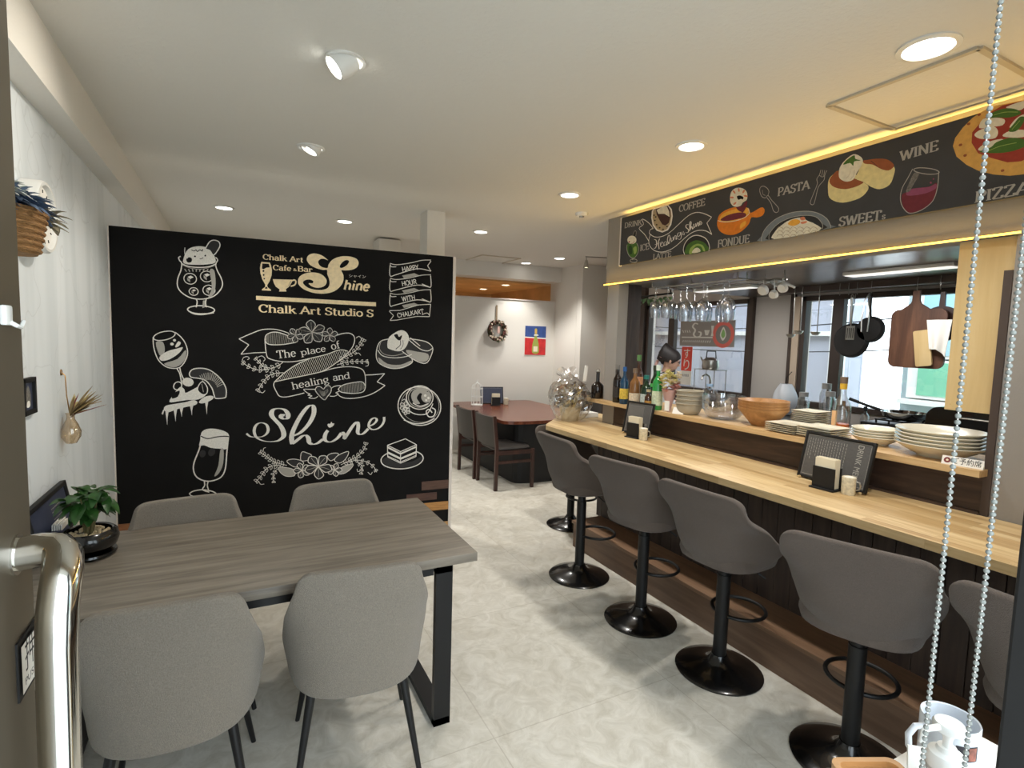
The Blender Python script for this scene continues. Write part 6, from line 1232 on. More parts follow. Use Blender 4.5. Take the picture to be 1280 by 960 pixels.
make_stool('brown bar stool at the far corner of the counter below the wrapped gift', (2.085, 2.94, 0), R(-92), SG, 0.985)
make_stool('brown bar stool tucked under the far end of the counter', (2.60, 3.83, 0), R(-172), SG, 0.86)

# ============================================================ FAR DARK TABLE AND ITS CHAIRS
t = thing('dining_table', 'large dark red-brown dining table on a solid black base near the far wall', 'table', (3.2, 6.0, 0))
out = []
x0, x1, y0, y1 = -0.62, 0.66, -0.93, 0.93
def corner(cx, cy, rx, ry, a0, a1, n=6):
    return [(cx + rx * cos(radians(a0 + (a1 - a0) * i / n)), cy + ry * sin(radians(a0 + (a1 - a0) * i / n))) for i in range(n + 1)]
P = corner(x0 + 0.35, y0 + 0.12, 0.35, 0.12, 180, 270) + corner(x1 - 0.12, y0 + 0.12, 0.12, 0.12, 270, 360) + corner(x1 - 0.12, y1 - 0.1, 0.12, 0.1, 0, 90) + corner(x0 + 0.12, y1 - 0.1, 0.12, 0.1, 90, 180)
b = nb(); slab(b, P, 0.685, 0.72)
ob('tabletop', b, 'red_table', t, smooth=False)
b = nb(); slab(b, [(p[0] * 0.78 + 0.04, p[1] * 0.92) for p in P], 0.0, 0.685)
ob('base_panel', b, 'black', t, smooth=False)

def make_wood_chair(label, loc, rz, group):
    t = thing('wooden_chair', label, 'chair', loc, rz, group)
    w_ = 0.235
    for sx in (-1, 1):
        b = nb(); bar(b, (sx * w_, -0.22, 0.0), (sx * w_, -0.215, 0.45), 0.03, 0.036); bar(b, (sx * w_, -0.215, 0.44), (sx * w_, -0.255, 0.80), 0.03, 0.034)
        ob('leg', b, 'chair_wood', t, smooth=False)
        b = nb(); bar(b, (sx * w_, 0.22, 0.0), (sx * w_, 0.22, 0.43), 0.032, 0.032)
        ob('leg', b, 'chair_wood', t, smooth=False)
        b = nb(); bar(b, (sx * w_, -0.21, 0.30), (sx * w_, 0.21, 0.30), 0.02, 0.03); bar(b, (sx * w_, -0.21, 0.40), (sx * w_, 0.21, 0.40), 0.022, 0.04)
        ob('side_rail', b, 'chair_wood', t, smooth=False)
    b = nb(); cushion(b, 0.225, 0.225, 0.415, 0.462, 0.0, 5)
    ob('seat', b, 'leather', t)
    b = nb()
    grid(b, lambda u, v: Vector(((2 * u - 1) * 0.22, -0.222 - 0.036 * v - 0.03 * (1 - (2 * u - 1) ** 2), 0.47 + 0.32 * v)), 8, 4)
    ob('backrest', b, 'leather', t, mods=[('SOLIDIFY', dict(thickness=0.024, offset=0.0))])
    return t
WG = 'dark wooden chairs at the far table'
w0 = make_wood_chair('dark wooden chair with leather back, nearest of those at the far table', (2.655, 5.245, 0), R(-90), WG)
dup(w0, 'dark wooden chair half hidden by the chalkboard edge at the far table', (2.64, 5.78, 0), R(-90))
dup(w0, 'dark chair on the right side of the far table, farther one', (4.02, 6.55, 0), R(90))
dup(w0, 'dark chair on the right side of the far table, nearer one behind the wrapped gift', (4.02, 5.85, 0), R(90))

# ============================================================ THE BAR
t = thing('bar_counter', 'long bar counter with pine top, dark slatted front and brown foot step', 'bar counter', (2.6, 1.8, 0))
def loc_box(b, x0, x1, y0, y1, z0, z1, bev=0.0):
    return box(b, x0 - 2.6, x1 - 2.6, y0 - 1.8, y1 - 1.8, z0, z1, bev)
b = nb()
P = [(2.36, 0.30), (2.36, 3.90), (2.40, 3.96), (2.78, 4.36), (2.84, 4.40), (3.30, 4.40), (3.30, 3.92), (2.955, 3.92), (2.955, 0.30)]
slab(b, [(x - 2.6, y - 1.8) for x, y in P[::-1]], 0.842, 0.88)
ob('countertop', b, 'pine', t, smooth=False)
b = nb()
y = 0.30
while y < 3.46:
    loc_box(b, 2.607, 2.63, y, min(y + 0.094, 3.47), 0.2, 0.842, 0.003)
    y += 0.097
loc_box(b, 2.618, 2.66, 0.30, 3.47, 0.2, 0.842); loc_box(b, 2.63, 2.95, 3.45, 3.47, 0, 0.842)
ob('front_panel', b, 'dark_wood', t, smooth=False)
b = nb(); loc_box(b, 2.345, 2.63, 0.30, 3.405, 0, 0.185)
step = ob('foot_step', b, 'step_wood', t, smooth=False)
b = nb(); loc_box(b, 2.335, 2.625, 0.30, 3.415, 0.185, 0.207, 0.002)
ob('tread', b, 'step_top', step, smooth=False)
b = nb(); loc_box(b, 2.955, 2.985, 1.116, 3.74, 0.88, 1.06); loc_box(b, 2.945, 2.957, 1.116, 3.74, 0.88, 0.895)
ob('backsplash', b, 'dark_wood_h', t, smooth=False)
b = nb(); loc_box(b, 2.875, 2.952, 1.10, 4.05, 1.06, 1.09); loc_box(b, 2.952, 3.36, 1.10, 3.735, 1.06, 1.09); loc_box(b, 2.952, 3.36, 3.91, 4.05, 1.06, 1.09)
ob('raised_shelf', b, 'pine_shelf', t, smooth=False)

# ------------------------------------------------------------ on the countertop
CT = 0.8805
t = thing('gift_bouquet', 'cellophane wrapped basket of dried flowers at the far corner of the counter', 'gift basket', (2.735, 4.10, CT))
b = nb(); lathe(b, [(0.0, 0.0), (0.062, 0.0), (0.080, 0.10), (0.084, 0.105), (0.074, 0.105), (0.0, 0.09)], 24)
ob('basket', b, mat('cream_pot', (206, 194, 166), 0.7, bump=(80, 0.3)), t)
rr = random.Random(11)
DC = [(176, 150, 112), (140, 112, 84), (196, 176, 120), (120, 96, 76), (184, 142, 108)]
for k, c in enumerate(DC):
    b = nb()
    for i in range(9):
        a, e = rr.uniform(0, 2 * pi), rr.uniform(0.02, 0.085)
        if k in (1, 3):
            a = rr.uniform(-0.9, 0.9)
        if k in (0, 4):
            a = rr.uniform(1.6, 3.8)
        p = Vector((e * cos(a) * 1.15, e * sin(a) * 1.15, rr.uniform(0.10, 0.27)))
        for q in range(9):
            leaf(b, p, (rr.uniform(-1, 1), rr.uniform(-1, 1), rr.uniform(-0.2, 1)), rr.uniform(0.025, 0.045), rr.uniform(0.008, 0.014), 0.3)
    ob('dried_flowers', b, mat('dried_%d' % k, c, 0.9, noise=(60, 0.3)), t)['kind'] = 'stuff'
b = nb()
for i in range(8):
    a = i * 0.8
    tube(b, [(0.03 * cos(a), 0.03 * sin(a), 0.10), (0.06 * cos(a), 0.06 * sin(a), 0.20), (0.10 * cos(a + 0.4), 0.10 * sin(a + 0.4), 0.24 + 0.02 * (i % 3))], 0.003, 5)
ob('straw_bow', b, mat('straw', (214, 194, 130), 0.8), t)
b = nb()
rr = random.Random(5)
ph = [rr.uniform(0, 6.28) for _ in range(6)]
def film(u, v):
    a = 2 * pi * u
    r = 0.088 + 0.06 * sin(pi * min(1, v * 1.25)) ** 0.8
    if v > 0.8:
        r *= 0.36 + 5.0 * abs(v - 0.9) - 0.0 if v > 0.84 else 1 - (v - 0.8) * 8.0
    r *= 1 + 0.08 * sin(5 * a + ph[0] + 3 * v) + 0.06 * sin(9 * a + ph[1] - 5 * v) + 0.05 * abs(sin(13 * a + 9 * v)) + 0.05 * abs(sin(7 * a - 17 * v)) - 0.04
    top = 0.035 * sin(2 * a + 0.7) * v ** 4
    off = -0.035 * v * v
    return Vector((r * cos(a) + off * 0.4, r * sin(a) - off, 0.008 + 0.36 * v + top))
grid(b, film, 60, 26)
bmesh.ops.remove_doubles(b, verts=b.verts, dist=0.0005)
ob('cellophane', b, thin_glass('cellophane', gloss=0.24, rough=0.14), t, smooth=False)
b = nb(); box(b, -0.014, 0.014, -0.002, 0.002, 0.30, 0.42); xform(b, Matrix.Translation((0.03, -0.08, 0)) @ Matrix.Rotation(radians(6), 4, 'Y'))
ob('gift_tag', b, 'paper_white', t, smooth=False)
t.scale = (1.25, 1.25, 1.22)
b = nb(); box(b, -0.09, 0.09, -0.07, 0.07, 0, 0.045, 0.003)
tag(ob('paper_box', b, 'paper_white', loc=(3.02, 4.24, CT)), 'flat white box behind the wrapped gift basket', 'box')

def make_menu(label, loc, rz, w_, h_, page, group, seed, title=None):
    t = thing('menu_stand', label, 'menu', loc, rz, group)
    T = Matrix.Rotation(radians(-12), 4, 'X')
    b = nb()
    for a_ in ((-w_ / 2 - 0.012, -w_ / 2, 0, h_ + 0.024), (w_ / 2, w_ / 2 + 0.012, 0, h_ + 0.024), (-w_ / 2, w_ / 2, 0, 0.012), (-w_ / 2, w_ / 2, h_ + 0.012, h_ + 0.024)):
        box(b, a_[0], a_[1], -0.008, 0.010, a_[2], a_[3], 0.0015)
    box(b, -w_ / 2, w_ / 2, 0.002, 0.010, 0.012, h_ + 0.012)
    xform(b, T)
    ob('frame', b, 'black', t)
    F = Flat()
    z0 = 0.014
    F.face([(-w_ / 2, z0), (w_ / 2, z0), (w_ / 2, z0 + h_ - 0.004), (-w_ / 2, z0 + h_ - 0.004)], page)
    m = 0.008
    F.ribbon([(-w_ / 2 + m, z0 + m), (w_ / 2 - m, z0 + m), (w_ / 2 - m, z0 + h_ - m), (-w_ / 2 + m, z0 + h_ - m)], 0.002, 'chalk_fine', True)
    q = random.Random(seed)
    for i in range(15):          # columns of handwriting
        x = -w_ / 2 + 0.02 + i * (w_ * 0.62 / 15)
        z = z0 + h_ * 0.9
        while z > z0 + h_ * (0.25 + 0.3 * q.random()):
            l = q.uniform(0.006, 0.016)
            F.ribbon([(x, z), (x + 0.001, z - l)], 0.0022, 'chalk_fine')
            z -= l + 0.005
    if title:
        n0 = len(F.bm.verts)
        font_text(F, title, 0, 0, h_ * 0.86, 0.03, 'chalk_fine')
        F.bm.verts.ensure_lookup_table()
        for v in list(F.bm.verts)[n0:]:
            v.co = Vector((w_ * 0.30 + v.co.z * 1.1, v.co.y, z0 + h_ * 0.93 - v.co.x))
    for k in range(3):
        F.face([(w_ * 0.36 + 0.012 * cos(a / 8 * 2 * pi), z0 + 0.02 + k * 0.027 + 0.012 * sin(a / 8 * 2 * pi)) for a in range(8)], 'chalk_grey')
    for v in F.bm.verts:
        v.co.y += 0.001 if False else 0.0
    xform(F.bm, T)
    F.ob('menu_page', t)
    for sx in (-1, 1):
        b = nb(); box(b, sx * (w_ / 2 - 0.01) - 0.006, sx * (w_ / 2 - 0.01) + 0.006, -0.022, 0.05, -0.006, 0.006, 0.002)
        ob('stand_foot', b, 'pine', t)
    return t
MG = 'framed menus on the counter'
make_menu('small framed grey menu on the counter in front of the bottles', (2.795, 3.26, CT + 0.0065), R(-84), 0.255, 0.235, 'menu_grey', MG, 2)
make_menu('wide framed drink menu on the counter in front of the white plates', (2.795, 1.70, CT + 0.0065), R(-96), 0.37, 0.235, 'menu_grey', MG, 3, 'DRINK MENU')

def make_napkins(label, loc, rz, group):
    t = thing('napkin_holder', label, 'napkin holder', loc, rz, group)
    b = nb()
    for y_ in (-0.026, 0.020):
        box(b, -0.045, 0.045, y_, y_ + 0.006, 0.004, 0.085)
    box(b, -0.05, 0.05, -0.04, 0.034, 0, 0.006, 0.001)
    ob('holder', b, 'black', t, smooth=False)
    b = nb()
    for i in range(5):
        box(b, -0.041, 0.041, -0.018 + i * 0.0075, -0.0125 + i * 0.0075, 0.008, 0.118 + 0.002 * (i % 2))
    ob('napkins', b, 'cream_paper', t, smooth=False)
    t.scale = (1.25, 1.25, 1.35)
    return t
NG = 'black napkin holders on the counter'
n0 = make_napkins('black napkin holder by the small menu near the bottles', (2.725, 3.18, CT), R(-80), NG)
n1 = dup(n0, 'black napkin holder in front of the wide drink menu', (2.71, 1.665, CT), R(-88))

def make_mug(label, loc, rz, group):
    t = thing('toothpick_mug', label, 'mug', loc, rz, group)
    b = nb(); lathe(b, [(0.0, 0.0), (0.023, 0.0), (0.025, 0.006), (0.0255, 0.07), (0.022, 0.072), (0.0, 0.066)], 20)
    ob('body', b, mat('creamy_glass', (216, 208, 184), 0.3, noise=(90, 0.2)), t)
    b = nb(); sphere(b, (0, 0, 0.066), 0.021, 10, (1, 1, 0.35)); ob('filling', b, 'paper_white', t)
    b = nb(); tube(b, [(0.024, 0, 0.055), (0.036, 0, 0.052), (0.040, 0, 0.038), (0.036, 0, 0.024), (0.024, 0, 0.02)], 0.0032, 8)
    ob('handle', b, 'steel', t)
    t.scale = (1.25, 1.25, 1.25)
    return t
m0 = make_mug('small cream mug beside the wide drink menu', (2.715, 1.555, CT), R(-60), 'small cream mugs on the counter')
dup(m0, 'small cream mug beside the small menu near the bottles', (2.72, 3.08, CT), R(-40))

# ------------------------------------------------------------ bottles on the raised shelf
SZ = 1.0905
def make_bottle(label, loc, r, h, neck, glass, label_rgb=None, cap=None, shoulder=0.58, lz=(0.14, 0.42), ball=False, flat=1.0, liquid=None):
    t = thing('bottle', label, 'bottle', loc, rr.uniform(-0.4, 0.4), 'bottles on the raised shelf')
    r, h, neck = r * 1.12, h * 1.2, neck * 1.1
    s = h * shoulder
    prof = [(0, 0), (r * 0.92, 0), (r, 0.006), (r, s), (r * 0.93, s + h * 0.05), (r * 0.6, s + h * 0.12), (neck, s + h * 0.18), (neck, h * 0.93), (neck * 1.2, h * 0.935), (neck * 1.2, h * 0.95), (0, h * 0.95)]
    b = nb(); lathe(b, prof, 22, sx=1.0, sy=flat); ob('glass', b, glass, t)
    if label_rgb:
        b = nb(); lathe(b, [(r * 1.012, h * lz[0]), (r * 1.012, h * lz[1])], 22, sx=1.0, sy=flat)
        ob('paper_label', b, mat('bottle_label', label_rgb, 0.7, noise=(70, 0.25)), t)
    b = nb()
    if ball:
        sphere(b, (0, 0, h * 0.97), 0.022, 14); ob('stopper', b, 'glass', t)
    else:
        lathe(b, [(neck * 1.25, h * 0.88), (neck * 1.3, h), (0, h)], 16); ob('cap', b, mat('bottle_cap', cap or (40, 40, 40), 0.4), t)
    return t
GB = lambda n, c: mat(n, c, 0.08, trans=0.35, ior=1.3, coat=0.6)
amber = GB('amber_bottle_glass', (74, 42, 22)); dark = GB('dark_bottle_glass', (34, 24, 18)); blue = GB('blue_bottle_glass', (40, 78, 110)); green = GB('bright_green_glass', (58, 170, 84)); dgreen = GB('dark_green_glass', (30, 56, 34)); clear = GB('clear_amber_glass', (150, 104, 60))
make_bottle('squat dark decanter bottle with a clear ball stopper, leftmost of the bottles', (2.945, 3.98, SZ), 0.052, 0.215, 0.015, dark, ball=True, shoulder=0.42)
make_bottle('slim dark bottle with grey cap between the decanter and the blue bottle', (2.925, 3.67, SZ), 0.034, 0.27, 0.013, dark, (50, 44, 40), (120, 116, 110))
make_bottle('blue glass bottle with yellow label in front of the dark post', (2.910, 3.56, SZ), 0.033, 0.26, 0.012, blue, (206, 176, 70), (40, 90, 150))
make_bottle('brown whisky bottle with cream label right of the blue bottle', (2.930, 3.45, SZ), 0.038, 0.255, 0.014, clear, (214, 196, 170), (120, 100, 80), lz=(0.10, 0.34))
make_bottle('tall brown bottle with green cap standing behind the whisky bottle', (3.05, 3.55, SZ), 0.034, 0.345, 0.013, amber, (206, 150, 110), (96, 140, 80), lz=(0.40, 0.56))
make_bottle('dark bottle with white label and teal cap beside the green bottle', (2.945, 3.33, SZ), 0.038, 0.215, 0.015, dgreen, (196, 204, 196), (40, 120, 108))
make_bottle('narrow dark green bottle with bright green collar behind the green bottle', (3.06, 3.36, SZ), 0.030, 0.28, 0.012, dgreen, (90, 190, 100), (60, 66, 50), lz=(0.48, 0.56))
make_bottle('tiny amber bottle with gold label left of the green bottle', (2.905, 3.252, SZ), 0.026, 0.125, 0.012, amber, (190, 140, 70), (190, 170, 130))
make_bottle('bright green tall bottle with pale label, rightmost of the bottles', (2.93, 3.18, SZ), 0.037, 0.29, 0.013, green, (196, 206, 176), (214, 226, 214), lz=(0.10, 0.42))
b = nb(); box(b, -0.055, 0.055, -0.0015, 0.0015, 0, 0.17); xform(b, Matrix.Rotation(R(-14), 4, 'X'))
o = tag(ob('price_card', b, mat('pale_grey_sheet', (176, 178, 176), 0.4, noise=(60, 0.12)), smooth=False, loc=(3.06, 3.99, SZ)), 'pale grey sheet standing left of the decanter bottle', 'card'); o.rotation_euler.z = R(-70)

# bouquet
t = thing('flower_bouquet', 'small bouquet of cream and pink flowers right of the green bottle', 'flowers', (2.94, 3.06, SZ))
def blossoms(n, rgb, cz, cx, cy, rad, seed):
    q = random.Random(seed)
    b = nb()
    for i in range(n):
        d = Vector((q.gauss(0, 1), q.gauss(0, 1), q.gauss(0, 1))).normalized() * rad * q.uniform(0.5, 1)
        p = Vector((cx, cy, cz)) + d
        for k in range(7):
            a = k * 0.9
            leaf(b, p, (cos(a), sin(a), q.uniform(0.1, 0.8)), 0.026, 0.011, -0.2)
    ob('blossoms', b, mat('blossom', rgb, 0.8, noise=(50, 0.15)), t)['kind'] = 'stuff'
blossoms(40, (222, 212, 150), 0.235, -0.01, 0.0, 0.075, 1)
blossoms(22, (212, 156, 146), 0.17, 0.005, -0.015, 0.06, 2)
blossoms(16, (236, 224, 200), 0.26, 0.005, -0.03, 0.06, 3)
b = nb(); lathe(b, [(0.014, 0.0), (0.02, 0.04), (0.05, 0.14), (0.06, 0.17)], 18); ob('wrap', b, mat('pink_wrap', (206, 168, 162), 0.6), t)
b = nb(); box(b, -0.018, 0.018, -0.045, -0.043, 0.01, 0.085); xform(b, Matrix.Rotation(R(-62), 4, 'Z')); ob('tag_card', b, 'paper_white', t, smooth=False)
b = nb(); box(b, -0.045, 0.045, -0.001, 0.001, 0, 0.05); xform(b, Matrix.Rotation(R(-25), 4, 'X'))
o = tag(ob('price_card', b, 'paper_white', smooth=False, loc=(2.905, 2.93, SZ)), 'small white card lying in front of the stacked grey bowls', 'card'); o.rotation_euler.z = R(-75)

def stack(label_fmt, n, loc, step, build, group, names):
    """n copies of one piece piled up; each one is a thing of its own"""
    first = None
    for k in range(n):
        lab = label_fmt % names[k]
        p = (loc[0], loc[1], loc[2] + step * k)
        if first is None:
            first = build(lab, p)
            first['group'] = group
        else:
            c = copy_tree(first); c.location = p; c['label'] = lab
ORD = {2: ['bottom', 'top'], 3: ['bottom', 'middle', 'top'], 4: ['bottom', 'second from bottom', 'second from top', 'top'], 5: ['bottom', 'second from bottom', 'middle', 'second from top', 'top']}
ORD[10] = ['bottom', 'second from bottom', 'third from bottom', 'fourth from bottom', 'fifth from bottom', 'fifth from top', 'fourth from top', 'third from top', 'second from top', 'top']
def bowl(name, cat, m, r, h, foot, thick=0.004, seg=36):
    def f(lab, p):
        b = nb()
        n = 8
        out = [(foot + (r - foot) * sin(pi / 2 * i / n) ** 1.0, h * (1 - cos(pi / 2 * i / n)) ** 0.9) for i in range(n + 1)]
        out[-1:] = [(r, h - 0.010), (r + 0.007, h - 0.006), (r + 0.007, h)] if foot * 2 > r and thick < 0.005 else out[-1:]
        inn = [(max(0.0, q - thick), min(h, z + thick * (1 if q < r * 0.9 else 0.3))) for q, z in out][::-1]
        lathe(b, [(0, 0)] + out + inn[:-1] + [(foot * 0.9, thick), (0, thick)], seg)
        return tag(ob(name, b, m, loc=p), lab, cat)
    return f
stack('grey ceramic bowl, %s of the stack right of the bouquet', 4, (2.990, 2.905, SZ), 0.031, bowl('ceramic_bowl', 'bowl', 'grey_ceramic', 0.094, 0.085, 0.055), 'stacked grey bowls', ORD[4])
stack('large clear glass bowl, %s of the nested pair', 2, (3.055, 2.645, SZ), 0.042, bowl('glass_bowl', 'bowl', 'blue_glass', 0.147, 0.125, 0.075, 0.006, 48), 'nested clear glass bowls', ORD[2])
def cone_bowl(lab, p):
    b = nb()
    lathe(b, [(0, 0), (0.066, 0), (0.070, 0.006), (0.152, 0.102), (0.156, 0.116), (0.150, 0.116), (0.066, 0.012), (0, 0.01)], 40)
    return tag(ob('wooden_bowl', b, M['bowl_wood'], loc=p), lab, 'bowl')
M['bowl_wood'] = wood('bowl_wood', (150, 106, 62), (178, 130, 80), (196, 150, 98), (1.2, 9, 9), 3, 0.4)
stack('light wooden salad bowl, %s of the stack by the square plates', 4, (3.065, 2.335, SZ), 0.017, cone_bowl, 'stacked wooden bowls', ORD[4])
def sq_plate(w_, h_):
    def f(lab, p):
        b = nb()
        a = w_ / 2
        P = lambda s: [(-a * s, -a * s), (a * s, -a * s), (a * s, a * s), (-a * s, a * s)]
        rings = []
        for s, z in ((0.0, 0.0), (0.62, 0.0), (0.99, h_ * 0.8), (1.0, h_), (0.97, h_), (0.66, h_ * 0.35), (0.0, h_ * 0.35)):
            rings.append([b.verts.new((x, y, z)) for x, y in P(s)] if s else [b.verts.new((0, 0, z))])
        for A, B in zip(rings, rings[1:]):
            for k in range(4):
                vs = []
                for v in (A[k % len(A)], A[(k + 1) % len(A)], B[(k + 1) % len(B)], B[k % len(B)]):
                    if v not in vs:
                        vs.append(v)
                b.faces.new(vs)
        o = tag(ob('square_plate', b, 'white_ceramic', loc=p, smooth=False), lab, 'plate')
        return o
    return f
stack('cream square plate, %s of the low stack next to the wooden bowls', 5, (2.985, 2.085, SZ), 0.0115, sq_plate(0.195, 0.013), 'low stack of square plates', ORD[5])
stack('cream square plate, %s of the low stack left of the drink menu', 5, (3.000, 1.88, SZ), 0.0125, sq_plate(0.20, 0.018), 'low stack of square plates by the menu', ORD[5])
stack('small cream square plate, %s of the tall stack behind', 10, (3.225, 2.11, SZ), 0.0120, sq_plate(0.165, 0.014), 'tall stack of small square plates', ORD[10])
def rd_plate(r, h_, foot):
    def f(lab, p):
        b = nb()
        lathe(b, [(0, 0), (foot, 0), (foot * 1.04, 0.006), (r * 0.8, h_ * 0.55), (r, h_), (r * 0.995, h_ + 0.004), (r * 0.97, h_ + 0.003), (r * 0.76, h_ * 0.66), (foot, 0.012), (0, 0.011)], 48)
        return tag(ob('round_plate', b, 'white_ceramic', loc=p), lab, 'plate')
    return f
stack('round cream dish, %s of the stack behind the drink menu', 4, (3.10, 1.655, SZ), 0.014, rd_plate(0.115, 0.045, 0.06), 'round dishes behind the menu', ORD[4])
stack('large deep round cream plate, %s of the big stack by the reserved sign', 5, (3.075, 1.345, SZ), 0.017, rd_plate(0.184, 0.062, 0.088), 'large deep round plates', ORD[5])

# reserved sign, calculator and ornament at the near end
t = thing('reserved_sign', 'white reserved card with a round red mark at the near end of the shelf', 'sign', (2.915, 1.180, SZ), R(-82))
b = nb(); slab(b, [(-0.075, -0.010), (0.075, -0.010), (0.075, 0.014), (-0.075, 0.014)], 0, 0.002)
grid(b, lambda u, v: Vector((-0.075 + 0.15 * u, -0.010 + 0.012 * v, 0.038 * v)), 1, 1); grid(b, lambda u, v: Vector((-0.075 + 0.15 * u, 0.014 - 0.012 * v, 0.038 * v)), 1, 1)
ob('card', b, 'paper_white', t, smooth=False)
F = Flat()
F.face([(-0.055 + 0.013 * cos(a / 16 * 2 * pi), 0.020 + 0.013 * sin(a / 16 * 2 * pi)) for a in range(16)], mat('red_mark', (120, 50, 46), 0.6))
F.face([(-0.055 + 0.005 * cos(a / 10 * 2 * pi), 0.020 + 0.005 * sin(a / 10 * 2 * pi)) for a in range(10)], 'cream_paper')
font_text(F, 'ご予約席', -0.035, 0.010, 0.068, 0.024, 'black')
xform(F.bm, Matrix.Translation((0, -0.0095, 0)) @ Matrix.Rotation(R(-17), 4, 'X'))
F.ob('lettering', t)
t = thing('calculator', 'cream desk calculator leaning at the near end of the shelf', 'calculator', (3.14, 1.128, SZ), R(-70))
b = nb(); box(b, -0.03, 0.03, -0.006, 0.006, 0, 0.095, 0.003); xform(b, Matrix.Rotation(R(-15), 4, 'X')); ob('body', b, mat('calculator_cream', (206, 192, 130), 0.5), t)
b = nb(); box(b, -0.026, 0.026, -0.0075, -0.006, 0.070, 0.090); xform(b, Matrix.Rotation(R(-15), 4, 'X')); ob('display', b, 'black_gloss', t, smooth=False)
for i in range(3):
    for j in range(3):
        b = nb(); box(b, -0.024 + 0.018 * i, -0.012 + 0.018 * i, -0.0085, -0.006, 0.010 + 0.019 * j, 0.022 + 0.019 * j, 0.001); xform(b, Matrix.Rotation(R(-15), 4, 'X'))
        ob('key', b, 'black' if j == 2 else 'paper_white', t)

# ============================================================ THE KITCHEN BEHIND THE BAR
t = thing('kitchen_counter', 'steel kitchen counter running under the windows', 'counter', (4.6, 3.6, 0))
b = nb(); box(b, -0.28, 0.29, -2.5, 2.6, 0.90, 0.94, 0.004); ob('worktop', b, 'steel', t)
b = nb(); box(b, -0.25, 0.29, -2.48, 2.58, 0.08, 0.90); ob('cabinet', b, mat('grey_cabinet', (150, 148, 144), 0.5), t, smooth=False)
KZ = 0.9405

# rail with hanging cookware in front of the right window
RX, RZ = 4.3, 2.075
t = thing('hanging_rail', 'dark rail under the kitchen ceiling with hooks for the pans', 'rail', (RX, 2.6, RZ))
b = nb(); box(b, -0.012, 0.012, -0.95, 0.82, 0.0, 0.05, 0.002); ob('rail', b, 'brown_frame', t, smooth=False)
for y_ in (-0.94, 0.81):
    b = nb(); box(b, -0.01, 0.01, y_ - 0.01, y_ + 0.01, 0.05, 0.06); ob('bracket', b, 'brown_frame', t, smooth=False)
for y_ in (0.43, 0.36, 0.21, 0.045, -0.025, -0.09, -0.195, -0.505, -0.645):
    b = nb(); tube(b, [(0, y_, 0.052), (-0.015, y_, 0.05), (-0.017, y_, 0.0), (-0.017, y_, -0.03), (-0.012, y_, -0.045), (-0.006, y_, -0.035)], 0.0025, 6); ob('hook', b, 'steel', t)
HX = RX - 0.012
def hang_pan(label, y_, r, drop, z_top, rim):
    t = thing('frying_pan', label, 'pan', (HX, y_, z_top), 0, 'pans hanging from the rail')
    zc = -(drop + r)
    Ry = Matrix.Translation((0, 0, zc)) @ Matrix.Rotation(R(90), 4, 'Y')
    b = nb(); lathe(b, [(0, 0.0), (r * 0.86, 0.0), (r * 0.95, 0.012), (r, 0.04), (r * 0.985, 0.042), (r * 0.9, 0.010), (0, 0.006)], 36); xform(b, Ry)
    ob('bowl', b, 'black', t)
    b = nb(); tube(b, [(0.012, 0, zc + r * 0.97), (0.004, 0, zc + r + drop * 0.4), (0.0, 0, -0.03)], [0.011, 0.009, 0.010], 10)
    tube(b, [(0, 0.008 * cos(a / 10 * 2 * pi), -0.018 + 0.014 * sin(a / 10 * 2 * pi)) for a in range(10)], 0.003, 6, True)
    ob('handle', b, 'steel' if rim else 'black_metal', t)
hang_pan('larger black frying pan hanging left, in front of the right window', 2.545, 0.136, 0.225, 2.035, True)
hang_pan('smaller black frying pan hanging right of the spatula', 2.405, 0.100, 0.175, 2.035, False)
t = thing('spatula', 'slotted steel spatula hanging between the two frying pans', 'spatula', (HX - 0.05, 2.51, 2.03), 0)
b = nb(); tube(b, [(0.03, 0, 0), (0, 0, -0.25)], 0.004, 6); ob('handle', b, 'steel', t)
b = nb()
for i in range(5):
    box(b, -0.001, 0.001, -0.033 + i * 0.0145, -0.025 + i * 0.0145, -0.34, -0.26)
box(b, -0.001, 0.001, -0.033, 0.033, -0.262, -0.245); box(b, -0.001, 0.001, -0.033, 0.033, -0.352, -0.338)
ob('blade', b, 'steel', t, smooth=False)
t = thing('tongs', 'steel tongs hanging over the smaller frying pan', 'tongs', (HX - 0.06, 2.40, 2.03))
for s in (-1, 1):
    b = nb(); tube(b, [(0.03, 0, 0), (0, s * 0.012, -0.05), (0, s * 0.026, -0.2), (0, s * 0.022, -0.29)], 0.005, 6); ob('arm', b, 'steel', t)
for k, (y_, l_, lab) in enumerate(((3.03, 0.31, 'leftmost of the three close together'), (2.96, 0.28, 'between the other two left of the window bar'), (2.81, 0.29, 'standing apart in front of the left window pane'))):
    t = thing('ladle', 'steel ladle hanging from the rail, ' + lab, 'ladle', (HX, y_, 2.03), 0, 'hanging ladles')
    b = nb(); tube(b, [(0, 0, 0), (0, 0, -l_)], 0.004, 6); ob('handle', b, 'steel', t)
    b = nb(); lathe(b, [(0.0, -0.03), (0.02, -0.027), (0.034, -0.012), (0.037, 0.0), (0.033, 0.0), (0.02, -0.02), (0, -0.024)], 18, (-0.02, 0, -l_ + 0.0)); ob('cup', b, 'steel', t)
M['board_wood'] = wood('walnut_board', (74, 48, 36), (96, 64, 48), (120, 84, 62), (7, 7, 0.8), 2.5, 0.5)
def rounded(x0, x1, z0, z1, r, n=5):
    P = []
    for cx, cz, a in ((x1 - r, z1 - r, 0), (x0 + r, z1 - r, 90), (x0 + r, z0 + r, 180), (x1 - r, z0 + r, 270)):
        P += [(cx + r * cos(R(a + 90 * i / n)), cz + r * sin(R(a + 90 * i / n))) for i in range(n + 1)]
    return P
